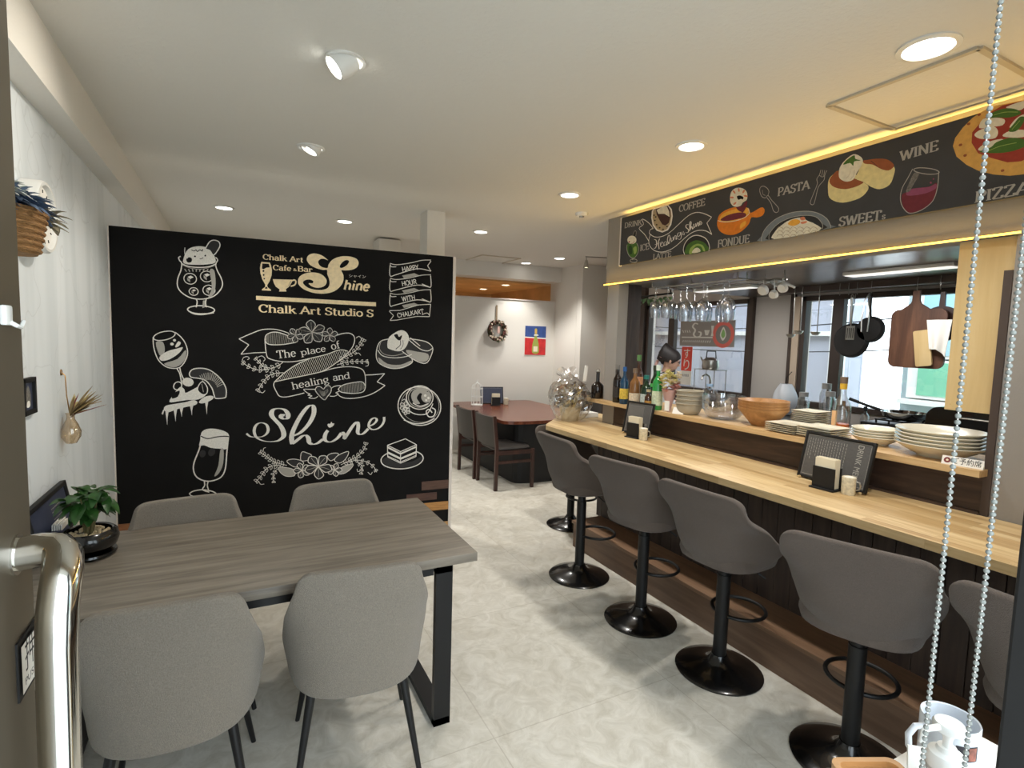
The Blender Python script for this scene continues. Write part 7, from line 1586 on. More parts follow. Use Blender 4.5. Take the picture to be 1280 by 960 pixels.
def flat_x(b, P, x0, x1):
    n = len(b.verts)
    slab(b, P, x0, x1)
    b.verts.ensure_lookup_table()
    for v in list(b.verts)[n:]:
        v.co = Vector((v.co.z, v.co.x, v.co.y))
    return b
t = thing('cutting_board', 'large brown cutting board with a neck handle hanging by the plywood panel', 'cutting board', (HX, 2.095, 2.03))
b = nb(); flat_x(b, rounded(-0.20, 0.15, -0.545, -0.13, 0.05), -0.01, 0.01); flat_x(b, [(-0.09, -0.131), (0.09, -0.131), (0.032, -0.09), (0.024, -0.07), (0.022, 0.0), (-0.022, 0.0), (-0.024, -0.07), (-0.032, -0.09)], -0.009, 0.009)
ob('board', b, 'board_wood', t, smooth=False)
t = thing('cutting_board', 'round dark cutting board partly behind the large board and a white cloth', 'cutting board', (HX + 0.045, 1.955, 2.035))
b = nb(); flat_x(b, [(0.125 * cos(a / 32 * 2 * pi), -0.24 + 0.125 * sin(a / 32 * 2 * pi)) for a in range(32)], -0.009, 0.009); flat_x(b, [(-0.018, -0.13), (0.018, -0.13), (0.014, -0.02), (-0.014, -0.02)], -0.008, 0.008)
ob('board', b, M['chair_wood'], t, smooth=False)
b = nb(); flat_x(b, rounded(-0.05, 0.05, -0.25, 0.0, 0.012), -0.008, 0.008)
o = tag(ob('cutting_board', b, 'plywood', smooth=False, loc=(HX - 0.035, 2.03, 1.75)), 'small pale board in front of the large brown cutting board', 'cutting board'); o.rotation_euler.x = R(-8)
b = nb(); grid(b, lambda u, v: Vector((0.012 * sin(u * 9) * (0.3 + v), (u - 0.5) * (0.15 - 0.05 * v), -0.20 * v - (0.10 * max(0, 0.5 - u) * v))), 18, 10)
tag(ob('cloth', b, 'paper_white', loc=(HX - 0.065, 1.915, 1.82), mods=[('SOLIDIFY', dict(thickness=0.003))]), 'white cloth hanging over the cutting boards beside the plywood', 'cloth')

# rack of hanging wine glasses under the lowered ceiling
GX, GZ = 3.30, 2.125
GY = 3.12
t = thing('glass_rack', 'steel wire rack for stemware fixed under the kitchen ceiling', 'glass rack', (GX, GY, GZ))
b = nb()
for dx in (-0.13, 0.0, 0.13):
    for s in (-0.014, 0.014):
        tube(b, [(dx + s, -0.46, -0.05), (dx + s, 0.46, -0.05)], 0.003, 6)
ob('wires', b, 'steel', t)
for y_ in (-0.44, 0, 0.44):
    b = nb(); tube(b, [(-0.14, y_, -0.044), (0.14, y_, -0.044)], 0.004, 6); tube(b, [(-0.14, y_, -0.044), (-0.14, y_, 0)], 0.004, 6); tube(b, [(0.14, y_, -0.044), (0.14, y_, 0)], 0.004, 6); ob('bracket', b, 'steel', t)
def wine_glass(label, p, s):
    t = thing('wine_glass', label, 'wine glass', p, 0, 'wine glasses hanging upside down')
    b = nb(); lathe(b, [(0, 0.0), (0.036, 0.0), (0.036, -0.002), (0.006, -0.008), (0.004, -0.02), (0.004, -0.085), (0.008, -0.095), (0.03, -0.115), (0.041, -0.15), (0.040, -0.19), (0.034, -0.225), (0.033, -0.225), (0.039, -0.19), (0.039, -0.15), (0.028, -0.118), (0, -0.10)], 24)
    ob('glass', b, 'blue_glass', t)
    t.scale = (s, s, s)
    return t
g0 = None
ROWS = [(-0.13, [0.40, 0.26, 0.05, -0.12, -0.36]), (0.0, [0.34, 0.18, -0.03, -0.20]), (0.13, [0.38, 0.22, -0.08])]
NM = ['leftmost in the front row', 'second from left in the front row', 'middle one of the front row', 'second from right in the front row', 'rightmost in the front row',
      'leftmost in the second row', 'second in the second row', 'third in the second row', 'last in the second row', 'leftmost in the rear row', 'middle one of the rear row', 'rightmost in the rear row']
q = 0
for dx, ys in ROWS:
    for y_ in ys:
        lab = 'upside-down wine glass on the wire rack, ' + NM[q]
        s = 1.3 if y_ < 0.1 else 1.15
        p = (GX + dx, GY + y_, GZ - 0.046)
        if g0 is None:
            g0 = wine_glass(lab, p, s)
        else:
            c = copy_tree(g0); c.location = p; c.scale = (s, s, s); c['label'] = lab
        q += 1
# whisks and scoops on a bar right of the glasses
t = thing('utensil_bar', 'short steel bar holding whisks right of the wine glasses', 'rail', (3.30, 2.62, 2.07))
b = nb(); tube(b, [(0, 0.10, 0), (0, -0.22, -0.01)], 0.006, 8); tube(b, [(0, 0.1, 0), (0, 0.1, 0.055)], 0.005, 8); tube(b, [(0, -0.2, -0.01), (0, -0.2, 0.055)], 0.005, 8); ob('bar', b, 'steel', t)
for k, (y_, lab) in enumerate(((-0.10, 'left'), (-0.19, 'right'))):
    t = thing('whisk', lab + ' of the two wire whisks under the kitchen ceiling', 'whisk', (3.285, 2.62 + y_, 2.05), 0, 'wire whisks')
    b = nb()
    for i in range(6):
        a = pi * i / 6
        P = [(0.026 * sin(pi * v / 10) ** 0.7 * cos(a) * (1 if True else 0), 0.085 * (v / 10) , 0.026 * sin(pi * v / 10) ** 0.7 * sin(a)) for v in range(11)]
        tube(b, P, 0.0014, 5); tube(b, [(-x, y, -z) for x, y, z in P], 0.0014, 5)
    ob('wires', b, 'steel', t)
    b = nb(); tube(b, [(0, 0, 0), (0, -0.06, -0.03), (0, -0.10, -0.05)], [0.007, 0.009, 0.008], 8); ob('handle', b, 'white_plastic', t)
for k, (y_, z_, r_, lab) in enumerate(((2.555, 2.00, 0.040, 'round one on the left'), (2.47, 1.965, 0.032, 'lowest one'), (2.405, 2.005, 0.036, 'on the right'))):
    t = thing('measuring_scoop', 'white plastic scoop hanging right of the wine glasses, ' + lab, 'scoop', (3.275, y_, z_), 0, 'white hanging scoops')
    b = nb(); lathe(b, [(0, -0.024), (r_ * 0.8, -0.024), (r_, 0.0), (r_ * 0.9, 0.0), (r_ * 0.72, -0.02), (0, -0.02)], 20); xform(b, Matrix.Rotation(R(65), 4, 'Y')); ob('cup', b, 'white_plastic', t)
    b = nb(); tube(b, [(0, 0, r_ * 0.9), (0.005, 0.01, 2.065 - z_)], 0.005, 8); ob('handle', b, 'white_plastic', t)

# leafy garland on a rod at the far side
t = thing('curtain_rod', 'thin dark rod with an artificial ivy garland left of the wine glasses', 'rod', (3.6, 4.0, 2.06))
b = nb(); tube(b, [(0, 0.42, 0), (0, -0.22, 0.015)], 0.009, 8); tube(b, [(0, 0.40, 0), (0, 0.40, -0.16)], 0.006, 6); tube(b, [(0, -0.2, 0.015), (0, -0.2, 0.065)], 0.006, 6); ob('rod', b, 'black', t)
b = nb(); q = random.Random(9)
for i in range(34):
    u = i / 33
    p = (q.uniform(-0.02, 0.02), 0.42 - 0.62 * u, -0.015 - (0.11 if u < 0.35 else 0.02) * q.random())
    leaf(b, p, (q.uniform(-1, 0.4), q.uniform(-1, 1), q.uniform(-1, 0.3)), 0.05, 0.018, 0.3)
ob('ivy', b, mat('ivy_leaf', (96, 128, 84), 0.6, noise=(30, 0.3)), t)['kind'] = 'stuff'

# ------------------------------------------------------------ on the kitchen counter
t = thing('gas_stove', 'black gas stove with grate under the steel frying pan', 'stove', (4.52, 2.20, KZ))
b = nb(); box(b, -0.18, 0.22, -0.24, 0.24, 0, 0.11, 0.01); ob('body', b, 'black_metal', t)
b = nb()
for i in range(4):
    box(b, -0.15, 0.15, -0.135 + i * 0.09, -0.125 + i * 0.09, 0.13, 0.14); box(b, -0.15, -0.14, -0.135 + i * 0.09, -0.125 + i * 0.09, 0.11, 0.14); box(b, 0.14, 0.15, -0.135 + i * 0.09, -0.125 + i * 0.09, 0.11, 0.14)
box(b, -0.15, -0.14, -0.15, 0.15, 0.13, 0.142); box(b, 0.14, 0.15, -0.15, 0.15, 0.13, 0.142)
ob('grate', b, 'black', t, smooth=False)
t = thing('frying_pan', 'polished steel frying pan standing on the stove', 'pan', (4.50, 2.21, KZ + 0.143))
b = nb(); lathe(b, [(0, 0), (0.10, 0), (0.135, 0.02), (0.155, 0.06), (0.150, 0.06), (0.13, 0.024), (0, 0.006)], 36); ob('bowl', b, 'chrome', t)
b = nb(); tube(b, [(-0.01, 0.145, 0.05), (-0.06, 0.25, 0.085), (-0.10, 0.36, 0.125)], [0.012, 0.011, 0.013], 10); ob('handle', b, 'black', t)
t = thing('toaster_oven', 'black rounded toaster oven under the plywood panel', 'oven', (4.20, 1.62, KZ))
b = nb(); P = [(-0.24, 0)] + [(0.24, 0)] + [(0.24 - 0.08 + 0.08 * cos(R(a)), 0.22 - 0.08 + 0.08 * sin(R(a))) for a in range(0, 91, 15)] + [(-0.24 + 0.08 + 0.08 * cos(R(a)), 0.22 - 0.08 + 0.08 * sin(R(a))) for a in range(90, 181, 15)]
flat_x(b, P, -0.16, 0.16); ob('body', b, 'black_gloss', t)
b = nb(); box(b, -0.168, -0.16, -0.20, 0.08, 0.03, 0.17); ob('door', b, 'black_metal', t, smooth=False)
b = nb(); tube(b, [(-0.19, -0.18, 0.165), (-0.19, 0.06, 0.165)], 0.006, 8); tube(b, [(-0.19, -0.17, 0.165), (-0.166, -0.17, 0.165)], 0.004, 6); tube(b, [(-0.19, 0.05, 0.165), (-0.166, 0.05, 0.165)], 0.004, 6); ob('handle', b, 'steel', t)
t.location.z = KZ + 0.09
b = nb(); box(b, -0.18, 0.20, -0.27, 0.27, 0, 0.089, 0.004)
tag(ob('appliance_base', b, 'steel', loc=(4.22, 1.62, KZ)), 'low steel box under the black toaster oven', 'box')
# oil bottles and jars
t = thing('oil_bottle', 'clear bottle with orange oil and a yellow band behind the square plates', 'bottle', (3.28, 1.955, SZ))
b = nb(); lathe(b, [(0, 0), (0.046, 0), (0.048, 0.01), (0.048, 0.16), (0.04, 0.19), (0.018, 0.235), (0.016, 0.30), (0.018, 0.305)], 24); ob('glass', b, 'blue_glass', t)
b = nb(); lathe(b, [(0, 0.004), (0.043, 0.004), (0.044, 0.01), (0.044, 0.06), (0, 0.06)], 24); ob('oil', b, mat('orange_oil', (236, 116, 24), 0.2, emit=None), t)
b = nb(); lathe(b, [(0.019, 0.27), (0.020, 0.305), (0, 0.305)], 16); ob('band', b, mat('yellow_band', (226, 180, 60), 0.5), t)
b = nb(); lathe(b, [(0.021, 0.306), (0.021, 0.345), (0, 0.345)], 16); ob('cap', b, mat('brown_cap', (120, 100, 84), 0.6), t)
b = nb(); box(b, -0.047, -0.044, 0.0, 0.03, 0.03, 0.14); ob('paper_label', b, mat('orange_label', (236, 190, 140), 0.6), t, smooth=False)
def jar(label, p, r, h):
    t = thing('glass_jar', label, 'jar', p, 0, 'glass jars at the window')
    b = nb(); lathe(b, [(0, 0), (r, 0), (r, h * 0.75), (r * 0.7, h * 0.84), (r * 0.7, h * 0.88)], 20); ob('glass', b, 'blue_glass', t)
    b = nb(); lathe(b, [(r * 0.76, h * 0.86), (r * 0.76, h), (0, h)], 20); ob('lid', b, mat('grey_lid', (150, 148, 144), 0.5), t)
jar('glass jar with grey lid by the window, left one', (4.52, 3.04, KZ), 0.05, 0.27)
jar('glass jar with grey lid by the window, middle one', (4.62, 2.90, KZ), 0.05, 0.36)
jar('glass jar with grey lid by the window, right one', (4.52, 2.80, KZ), 0.05, 0.30)
for k, (y_, x_, h_, lab) in enumerate(((2.64, 4.45, 0.24, 'left of the stove'), (2.55, 4.60, 0.20, 'close to the stove'))):
    t = thing('spray_bottle', 'small clear plastic bottle ' + lab, 'bottle', (x_, y_, KZ), 0, 'plastic bottles by the stove')
    b = nb(); lathe(b, [(0, 0), (0.032, 0), (0.034, 0.01), (0.034, h_ * 0.6), (0.012, h_ * 0.75), (0.012, h_ * 0.8)], 18); ob('glass', b, 'blue_glass', t)
    b = nb(); lathe(b, [(0.015, h_ * 0.8), (0.014, h_), (0, h_)], 12); ob('cap', b, 'black', t)
b = nb(); box(b, -0.12, 0.12, -0.30, 0.30, 0, 0.42, 0.02)
tag(ob('garden_bin', b, mat('bright_green_plastic', (84, 200, 120), 0.5), loc=(6.6, 3.2, 0.45)), 'bright green box seen outside through the right window', 'box')
b = nb(); box(b, -0.15, 0.15, -0.4, 0.4, 0, 0.515)
tag(ob('garden_wall', b, 'grey_paint', loc=(6.6, 3.2, -0.07), smooth=False), 'low grey block outside under the green box', 'wall')
# left window: sink things
t = thing('sink_faucet', 'tall curved steel faucet in front of the left window', 'faucet', (4.62, 4.20, KZ))
b = nb(); tube(b, [(0, 0, 0), (0, 0, 0.28), (-0.02, 0, 0.33), (-0.07, 0, 0.35), (-0.12, 0, 0.33), (-0.13, 0, 0.29)], 0.011, 12); ob('spout', b, 'chrome', t)
b = nb(); lathe(b, [(0, 0), (0.03, 0), (0.028, 0.03), (0.012, 0.04), (0, 0.04)], 18); ob('base', b, 'chrome', t)
t = thing('kettle', 'pale steel kettle standing on a pole rack in the left window', 'kettle', (4.72, 4.30, 1.34))
b = nb(); lathe(b, [(0, 0), (0.085, 0), (0.095, 0.02), (0.085, 0.10), (0.05, 0.13), (0, 0.135)], 24); ob('body', b, 'steel', t)
b = nb(); tube(b, [(0, 0.07, 0.12), (0, 0.06, 0.20), (0, -0.06, 0.20), (0, -0.07, 0.12)], 0.006, 8); ob('handle', b, 'black', t)
b = nb(); tube(b, [(0, 0.08, 0.06), (0, 0.13, 0.10), (0, 0.15, 0.13)], [0.015, 0.010, 0.008], 10); ob('spout', b, 'steel', t)
t = thing('shelf_rack', 'small wire shelf on thin posts under the kettle', 'rack', (4.72, 4.30, KZ))
b = nb(); box(b, -0.10, 0.10, -0.15, 0.15, 0.392, 0.398); ob('shelf', b, 'steel', t, smooth=False)
for sx in (-0.09, 0.09):
    for sy in (-0.14, 0.14):
        b = nb(); tube(b, [(sx, sy, 0), (sx, sy, 0.392)], 0.005, 6); ob('leg', b, 'steel', t)
b = nb(); box(b, -0.05, 0.05, -0.045, 0.045, 0, 0.20, 0.004)
tag(ob('carton', b, mat('grey_carton', (170, 168, 160), 0.7), loc=(4.45, 4.62, KZ)), 'grey carton standing in front of the left window', 'carton')
t = thing('water_jug', 'clear plastic water jug near the glass bowls in the left window', 'jug', (4.42, 4.02, KZ))
b = nb(); lathe(b, [(0, 0), (0.08, 0), (0.085, 0.02), (0.085, 0.16), (0.07, 0.20), (0.03, 0.22), (0.03, 0.24)], 22); ob('glass', b, 'blue_glass', t)
b = nb(); lathe(b, [(0.034, 0.235), (0.034, 0.26), (0, 0.26)], 16); ob('lid', b, mat('pale_blue_lid', (170, 200, 230), 0.5), t)
t = thing('plastic_bag', 'crumpled white plastic bag hanging by the wall between the windows', 'bag', (4.80, 3.42, 0.95))
b = nb(); grid(b, lambda u, v: Vector(((0.05 + 0.045 * sin(pi * v)) * cos(2 * pi * u) * (1 + 0.12 * sin(10 * pi * u + 5 * v)), (0.05 + 0.06 * sin(pi * v)) * sin(2 * pi * u) * (1 + 0.1 * sin(8 * pi * u)), 0.30 * v)), 30, 8)
bmesh.ops.remove_doubles(b, verts=b.verts, dist=0.0005); ob('bag', b, mat('thin_white_plastic', (226, 230, 236), 0.4), t)
b = nb(); tube(b, [(0, 0, 0.29), (0.0, 0.0, 0.36), (0.03, -0.03, 0.42)], 0.004, 6); ob('strap', b, 'black', t)

# signs hanging in the left window (seen from behind)
t = thing('window_sign', 'grey hanging shop sign seen from behind in the left window', 'sign', (4.86, 4.53, 1.59))
b = nb(); box(b, 0, 0.012, -0.405, 0.40, 0, 0.30); ob('board', b, mat('sign_grey', (160, 152, 146), 0.7), t, smooth=False)
F = Flat()
def ring(cx, cz, r, m, n=28):
    F.face([(cx + r * cos(a / n * 2 * pi), cz + r * sin(a / n * 2 * pi)) for a in range(n)], m)
RED = mat('coral_red', (236, 120, 108), 0.6); GRN = mat('leaf_green', (150, 196, 120), 0.6)
ring(0.255, 0.14, 0.150, RED); ring(0.255, 0.14, 0.105, 'ink_s2' if False else 'grey_paint')
F.face(catmull([(0.255, 0.225), (0.29, 0.17), (0.295, 0.12), (0.255, 0.07), (0.215, 0.12), (0.22, 0.17)], True), 'paper_white')
F.face(catmull([(0.255, 0.20), (0.28, 0.16), (0.282, 0.125), (0.255, 0.10), (0.23, 0.125), (0.232, 0.16)], True), GRN)
F.nib(catmull([(-0.12, 0.26), (-0.17, 0.27), (-0.20, 0.23), (-0.16, 0.19), (-0.18, 0.14), (-0.14, 0.11), (-0.08, 0.12), (-0.07, 0.16), (-0.11, 0.17)]), 0.03, 0.012, 'paper_white')
F.face([(-0.02, 0.19), (0.06, 0.19), (0.04, 0.13), (0.0, 0.13)], 'paper_white'); F.face([(0.08, 0.24), (0.12, 0.24), (0.11, 0.16), (0.12, 0.12), (0.08, 0.12), (0.09, 0.16)], 'paper_white')
F.ribbon([(-0.37, 0.105), (0.11, 0.105)], 0.014, 'paper_white')
for i in range(14):
    F.ribbon([(-0.35 + i * 0.032, 0.045), (-0.335 + i * 0.032, 0.07)], 0.010, 'paper_white')
for i in range(4):
    F.ribbon([(-0.36 + i * 0.035, 0.19), (-0.34 + i * 0.035, 0.16)], 0.010, 'paper_white')
o = F.ob('sign_print', t); o.rotation_euler.z = R(-90); o.location = (-0.0005, -0.0, 0)
b = nb()
for y_ in (-0.35, 0.35):
    tube(b, [(0.006, y_, 0.30), (0.006, y_, 0.50)], 0.003, 6)
ob('cord', b, 'steel', t)
t = thing('paper_flyer', 'red and white flyer with Japanese letters below the grey window sign', 'poster', (4.86, 4.80, 1.12))
b = nb(); box(b, 0, 0.003, -0.085, 0.085, 0, 0.46); ob('sheet', b, 'paper_white', t, smooth=False)
F = Flat(); F.face([(-0.085, 0.17), (0.085, 0.17), (0.085, 0.46), (-0.085, 0.46)], mat('flyer_red', (232, 84, 70), 0.6))
font_text(F, 'す', -0.05, 0.33, 0.05, 0.10, 'paper_white'); font_text(F, 'り', -0.045, 0.19, 0.045, 0.11, 'paper_white')
for i in range(5):
    F.ribbon([(-0.05 + 0.022 * i, 0.10), (-0.05 + 0.022 * i, 0.13)], 0.008, 'menu_blue')
o = F.ob('flyer_print', t); o.rotation_euler.z = R(-90)

# ------------------------------------------------------------ person at the sink
def blob(pts_list, parent, name, m, voxel, ell=(), smooth=6):
    b = nb()
    for pts, rad in pts_list:
        tube(b, pts, rad, 14)
    for c, r_, sc in ell:
        sphere(b, c, r_, 18, sc)
    return ob(name, b, m, parent, mods=[('REMESH', dict(mode='VOXEL', voxel_size=voxel)), ('SMOOTH', dict(factor=0.5, iterations=smooth))])
skin = mat('skin', (214, 170, 146), 0.55); hair = mat('dark_hair', (40, 32, 30), 0.5, noise=(80, 0.3)); shirt = mat('white_blouse', (226, 228, 232), 0.8); apron = mat('black_apron', (34, 32, 34), 0.8)
pt = thing('person', 'person in white blouse and black apron with pink hair ribbon, looking down at the sink', 'person', (4.05, 4.33, 0), atan2(-0.62, 0.78) - pi / 2)
# local: +y is where the person faces
HC = Vector((0, 0.075, 1.435))
arms = []
for s in (-1, 1):
    sh = (s * 0.165, 0.0, 1.225); el = (s * 0.20, 0.02, 0.985); wr = (s * 0.12, 0.21, 1.02)
    arms.append(([sh, (s * 0.188, 0.005, 1.11), el], [0.046, 0.040, 0.034]))
    arms.append(([el, (s * 0.165, 0.12, 1.0), wr], [0.034, 0.032, 0.023]))
legs = []
for s in (-1, 1):
    legs.append(([(s * 0.085, 0, 0.80), (s * 0.09, 0.01, 0.42), (s * 0.09, -0.01, 0.07)], [0.085, 0.052, 0.035]))
    legs.append(([(s * 0.09, -0.03, 0.035), (s * 0.095, 0.10, 0.025), (s * 0.097, 0.15, 0.02)], [0.034, 0.032, 0.02]))
torso = [([(0, 0, 0.78), (0, 0.0, 0.90), (0, 0.0, 1.02), (0, 0.0, 1.15), (0, 0.0, 1.24), (0, 0.01, 1.275)], [0.145, 0.135, 0.118, 0.13, 0.10, 0.05]),
         ([(-0.16, 0, 1.225), (0, 0.0, 1.25), (0.16, 0, 1.225)], [0.045, 0.055, 0.045]), ([(0, 0.01, 1.24), (0, 0.03, 1.31), (0, 0.055, 1.37)], [0.052, 0.046, 0.048])]
hands = []
for s in (-1, 1):
    w_ = Vector((s * 0.12, 0.21, 1.02))
    pm = w_ + Vector((-s * 0.02, 0.055, -0.005))
    hands.append(([w_, pm, pm + Vector((-s * 0.008, 0.02, -0.004))], [0.021, 0.030, 0.026]))
    for f in range(4):
        o_ = Vector((s * (0.024 - 0.016 * f), 0.02, 0))
        l_ = (0.034, 0.042, 0.045, 0.038)[f]
        hands.append(([pm + o_, pm + o_ + Vector((-s * 0.01, l_, -0.012)), pm + o_ + Vector((-s * 0.014, l_ * 1.35, -0.042))], [0.0095, 0.0085, 0.007]))
    hands.append(([w_ + Vector((-s * 0.016, 0.03, 0)), w_ + Vector((-s * 0.05, 0.05, -0.005)), w_ + Vector((-s * 0.058, 0.082, -0.012))], [0.011, 0.010, 0.008]))
tilt = Matrix.Translation(HC) @ Matrix.Rotation(R(-22), 4, 'X')
hd = lambda x, y, z: tilt @ Vector((x, y, z))
face = [(HC, 0.1, (0.74, 0.92, 1.10)), (hd(0, 0.03, -0.055), 0.06, (0.85, 1.0, 0.9)), (hd(0, 0.098, -0.015), 0.014, (0.8, 1.0, 1.3)), (hd(0, 0.085, -0.058), 0.016, (1.3, 0.7, 0.6)),
        (hd(0.073, -0.005, -0.012), 0.024, (0.4, 0.8, 1.2)), (hd(-0.073, -0.005, -0.012), 0.024, (0.4, 0.8, 1.2))]
blob(torso + arms + legs + hands, pt, 'body', skin, 0.0075, face)
b = nb()
def hairfn(u, v):
    a = 2 * pi * u
    e0 = -0.65 + 1.2 * max(0, sin(a)) ** 0.7
    e = e0 + (pi / 2 - e0) * v
    p = Vector((0.083 * cos(e) * cos(a), 0.102 * cos(e) * sin(a), 0.122 * sin(e)))
    return p
grid(b, hairfn, 28, 12); bmesh.ops.remove_doubles(b, verts=b.verts, dist=0.0006)
sphere(b, (0, -0.115, 0.03), 0.045, 14, (1, 0.8, 1)); xform(b, tilt)
ob('hair', b, hair, pt)
b = nb()
for s in (-1, 1):
    tube(b, [(0, -0.10, -0.01), (s * 0.04, -0.115, 0.012), (s * 0.065, -0.115, -0.01), (s * 0.035, -0.115, -0.025)], [0.012, 0.022, 0.018, 0.012], 10)
    tube(b, [(0, -0.105, -0.02), (s * 0.02, -0.12, -0.07), (s * 0.03, -0.12, -0.11)], [0.01, 0.014, 0.012], 8)
xform(b, tilt); ob('hair_ribbon', b, mat('pink_ribbon', (222, 176, 166), 0.6), pt)
b = nb()
for s in (-1, 1):
    tube(b, [hd(s * 0.034 + 0.022 * cos(a / 14 * 2 * pi), 0.093 - 0.003 * abs(cos(a / 14 * 2 * pi)), 0.012 + 0.018 * sin(a / 14 * 2 * pi)) for a in range(14)], 0.0018, 6, True)
    tube(b, [hd(s * 0.056, 0.088, 0.014), hd(s * 0.079, 0.04, 0.014), hd(s * 0.080, -0.01, 0.006)], 0.0018, 6)
tube(b, [hd(-0.012, 0.096, 0.014), hd(0.012, 0.096, 0.014)], 0.0018, 6); ob('glasses', b, 'black', pt)
for s in (-1, 1):
    b = nb(); sphere(b, hd(s * 0.032, 0.078, 0.010), 0.012, 10, (1, 0.5, 0.7)); ob('eye', b, 'black_gloss', pt)
grow = lambda L, g: [(p, [q + g for q in r_]) for p, r_ in L]
blob(grow(torso[:2], 0.014) + grow(arms[0::2], 0.012) + grow([([a[0][0], a[0][1]], a[1][:2]) for a in arms[1::2]], 0.010), pt, 'blouse', shirt, 0.009)
blob(grow(legs[0::2], 0.012) + [([(0, 0, 0.86), (0, 0, 0.76)], [0.155, 0.155])], pt, 'trousers', mat('dark_trousers', (52, 50, 54), 0.8), 0.011)
for s in (-1, 1):
    b = nb(); tube(b, [(s * 0.09, -0.035, 0.025), (s * 0.095, 0.09, 0.028), (s * 0.098, 0.16, 0.024)], [0.042, 0.042, 0.028], 12); ob('shoe', b, 'black', pt)
b = nb(); grid(b, lambda u, v: Vector((0.168 * sin((u - 0.5) * 2.6) * (1 if v < 0.6 else 1 - 0.45 * (v - 0.6) / 0.4), 0.172 * cos((u - 0.5) * 2.6), 0.55 + 0.62 * v)), 16, 10)
ob('apron', b, apron, pt, mods=[('SOLIDIFY', dict(thickness=0.004))])
for s in (-1, 1):
    b = nb()
    P = [(s * 0.085, 0.168, 1.15), (s * 0.09, 0.10, 1.265), (s * 0.085, 0.02, 1.318), (s * 0.075, -0.07, 1.275), (s * 0.045, -0.135, 1.14), (-s * 0.06, -0.150, 0.98)]
    P = [Vector(p) for p in P]
    for a, c in zip(P, P[1:]):
        bar(b, a, c, 0.034, 0.008)
    ob('apron_strap', b, apron, pt, smooth=False)

# ============================================================ LEFT WALL DECORATIONS
WX = -0.70
t = thing('wall_clock', 'round white deep-rimmed wall clock behind the flower basket', 'clock', (WX, 2.655, 2.01))
Ry = Matrix.Rotation(R(90), 4, 'Y')
b = nb(); lathe(b, [(0.0, 0.0005), (0.115, 0.0005), (0.132, 0.012), (0.134, 0.07), (0.128, 0.078), (0.118, 0.078), (0.112, 0.062), (0, 0.062)], 48); xform(b, Ry); ob('case', b, 'white_plastic', t)
b = nb(); lathe(b, [(0, 0.063), (0.111, 0.063), (0.111, 0.0625)], 48); xform(b, Ry); ob('dial', b, 'paper_white', t)
b = nb()
for i in range(12):
    a = i * pi / 6
    bar(b, (0.064, 0.09 * sin(a), 0.09 * cos(a)), (0.064, 0.102 * sin(a), 0.102 * cos(a)), 0.004, 0.001)
ob('hour_marks', b, 'black', t, smooth=False)
for a, l in ((-1.0, 0.055), (1.9, 0.085)):
    b = nb(); bar(b, (0.066, 0, 0), (0.066, l * sin(a), l * cos(a)), 0.005, 0.001); ob('clock_hand', b, 'black', t, smooth=False)

t = thing('hanging_basket', 'wicker wall basket of spiky blue and white flowers by the entrance door', 'flower basket', (-0.585, 2.13, 1.815))
wk = mat('wicker', (150, 112, 70), 0.8, noise=(60, 0.35, (1, 1, 5)), bump=(70, 0.8, (1, 1, 4)))
b = nb()
lathe(b, [(0, 0), (0.058, 0), (0.066, 0.02), (0.084, 0.125), (0.086, 0.13), (0.076, 0.13), (0.06, 0.02), (0, 0.015)], 24, sx=0.95, sy=1.45)
ob('basket', b, wk, t)
b = nb()
for k in range(7):
    z_ = 0.012 + k * 0.018; r_ = 0.062 + 0.0235 * z_ / 0.13
    tube(b, [(0.95 * r_ * cos(a / 24 * 2 * pi), 1.45 * r_ * sin(a / 24 * 2 * pi), z_) for a in range(24)], 0.0055, 6, True)
ob('wicker_rings', b, wk, t)
q = random.Random(4)
def spikes(name, rgb, n, cx, cy, cz, L, seed):
    b = nb()
    q = random.Random(seed)
    for i in range(n):
        d = Vector((q.gauss(0.2, 0.9), q.gauss(0.1, 1.1), abs(q.gauss(0.2, 0.8)) - 0.12)).normalized()
        leaf(b, (cx + q.uniform(-0.03, 0.03), cy + q.uniform(-0.09, 0.09), cz), d, L * q.uniform(0.6, 1), 0.013, 0.35)
    ob(name, b, mat('petal_' + name, rgb, 0.8, noise=(40, 0.3)), t)['kind'] = 'stuff'
spikes('blue_flowers', (92, 112, 140), 420, 0.0, 0.01, 0.145, 0.10, 1)
spikes('pale_flowers', (206, 212, 206), 200, -0.02, -0.02, 0.17, 0.085, 2)
spikes('dry_flowers', (150, 140, 116), 50, 0.02, 0.13, 0.125, 0.11, 3)
b = nb(); tube(b, [(-0.07, 0.10, 0.128), (-0.10, 0.02, 0.34), (-0.07, -0.10, 0.128)], 0.002, 6); ob('wire', b, 'steel', t)
b = nb(); tube(b, [(-0.115, 0.02, 0.345), (-0.09, 0.02, 0.34)], 0.004, 8); ob('nail', b, 'steel', t)

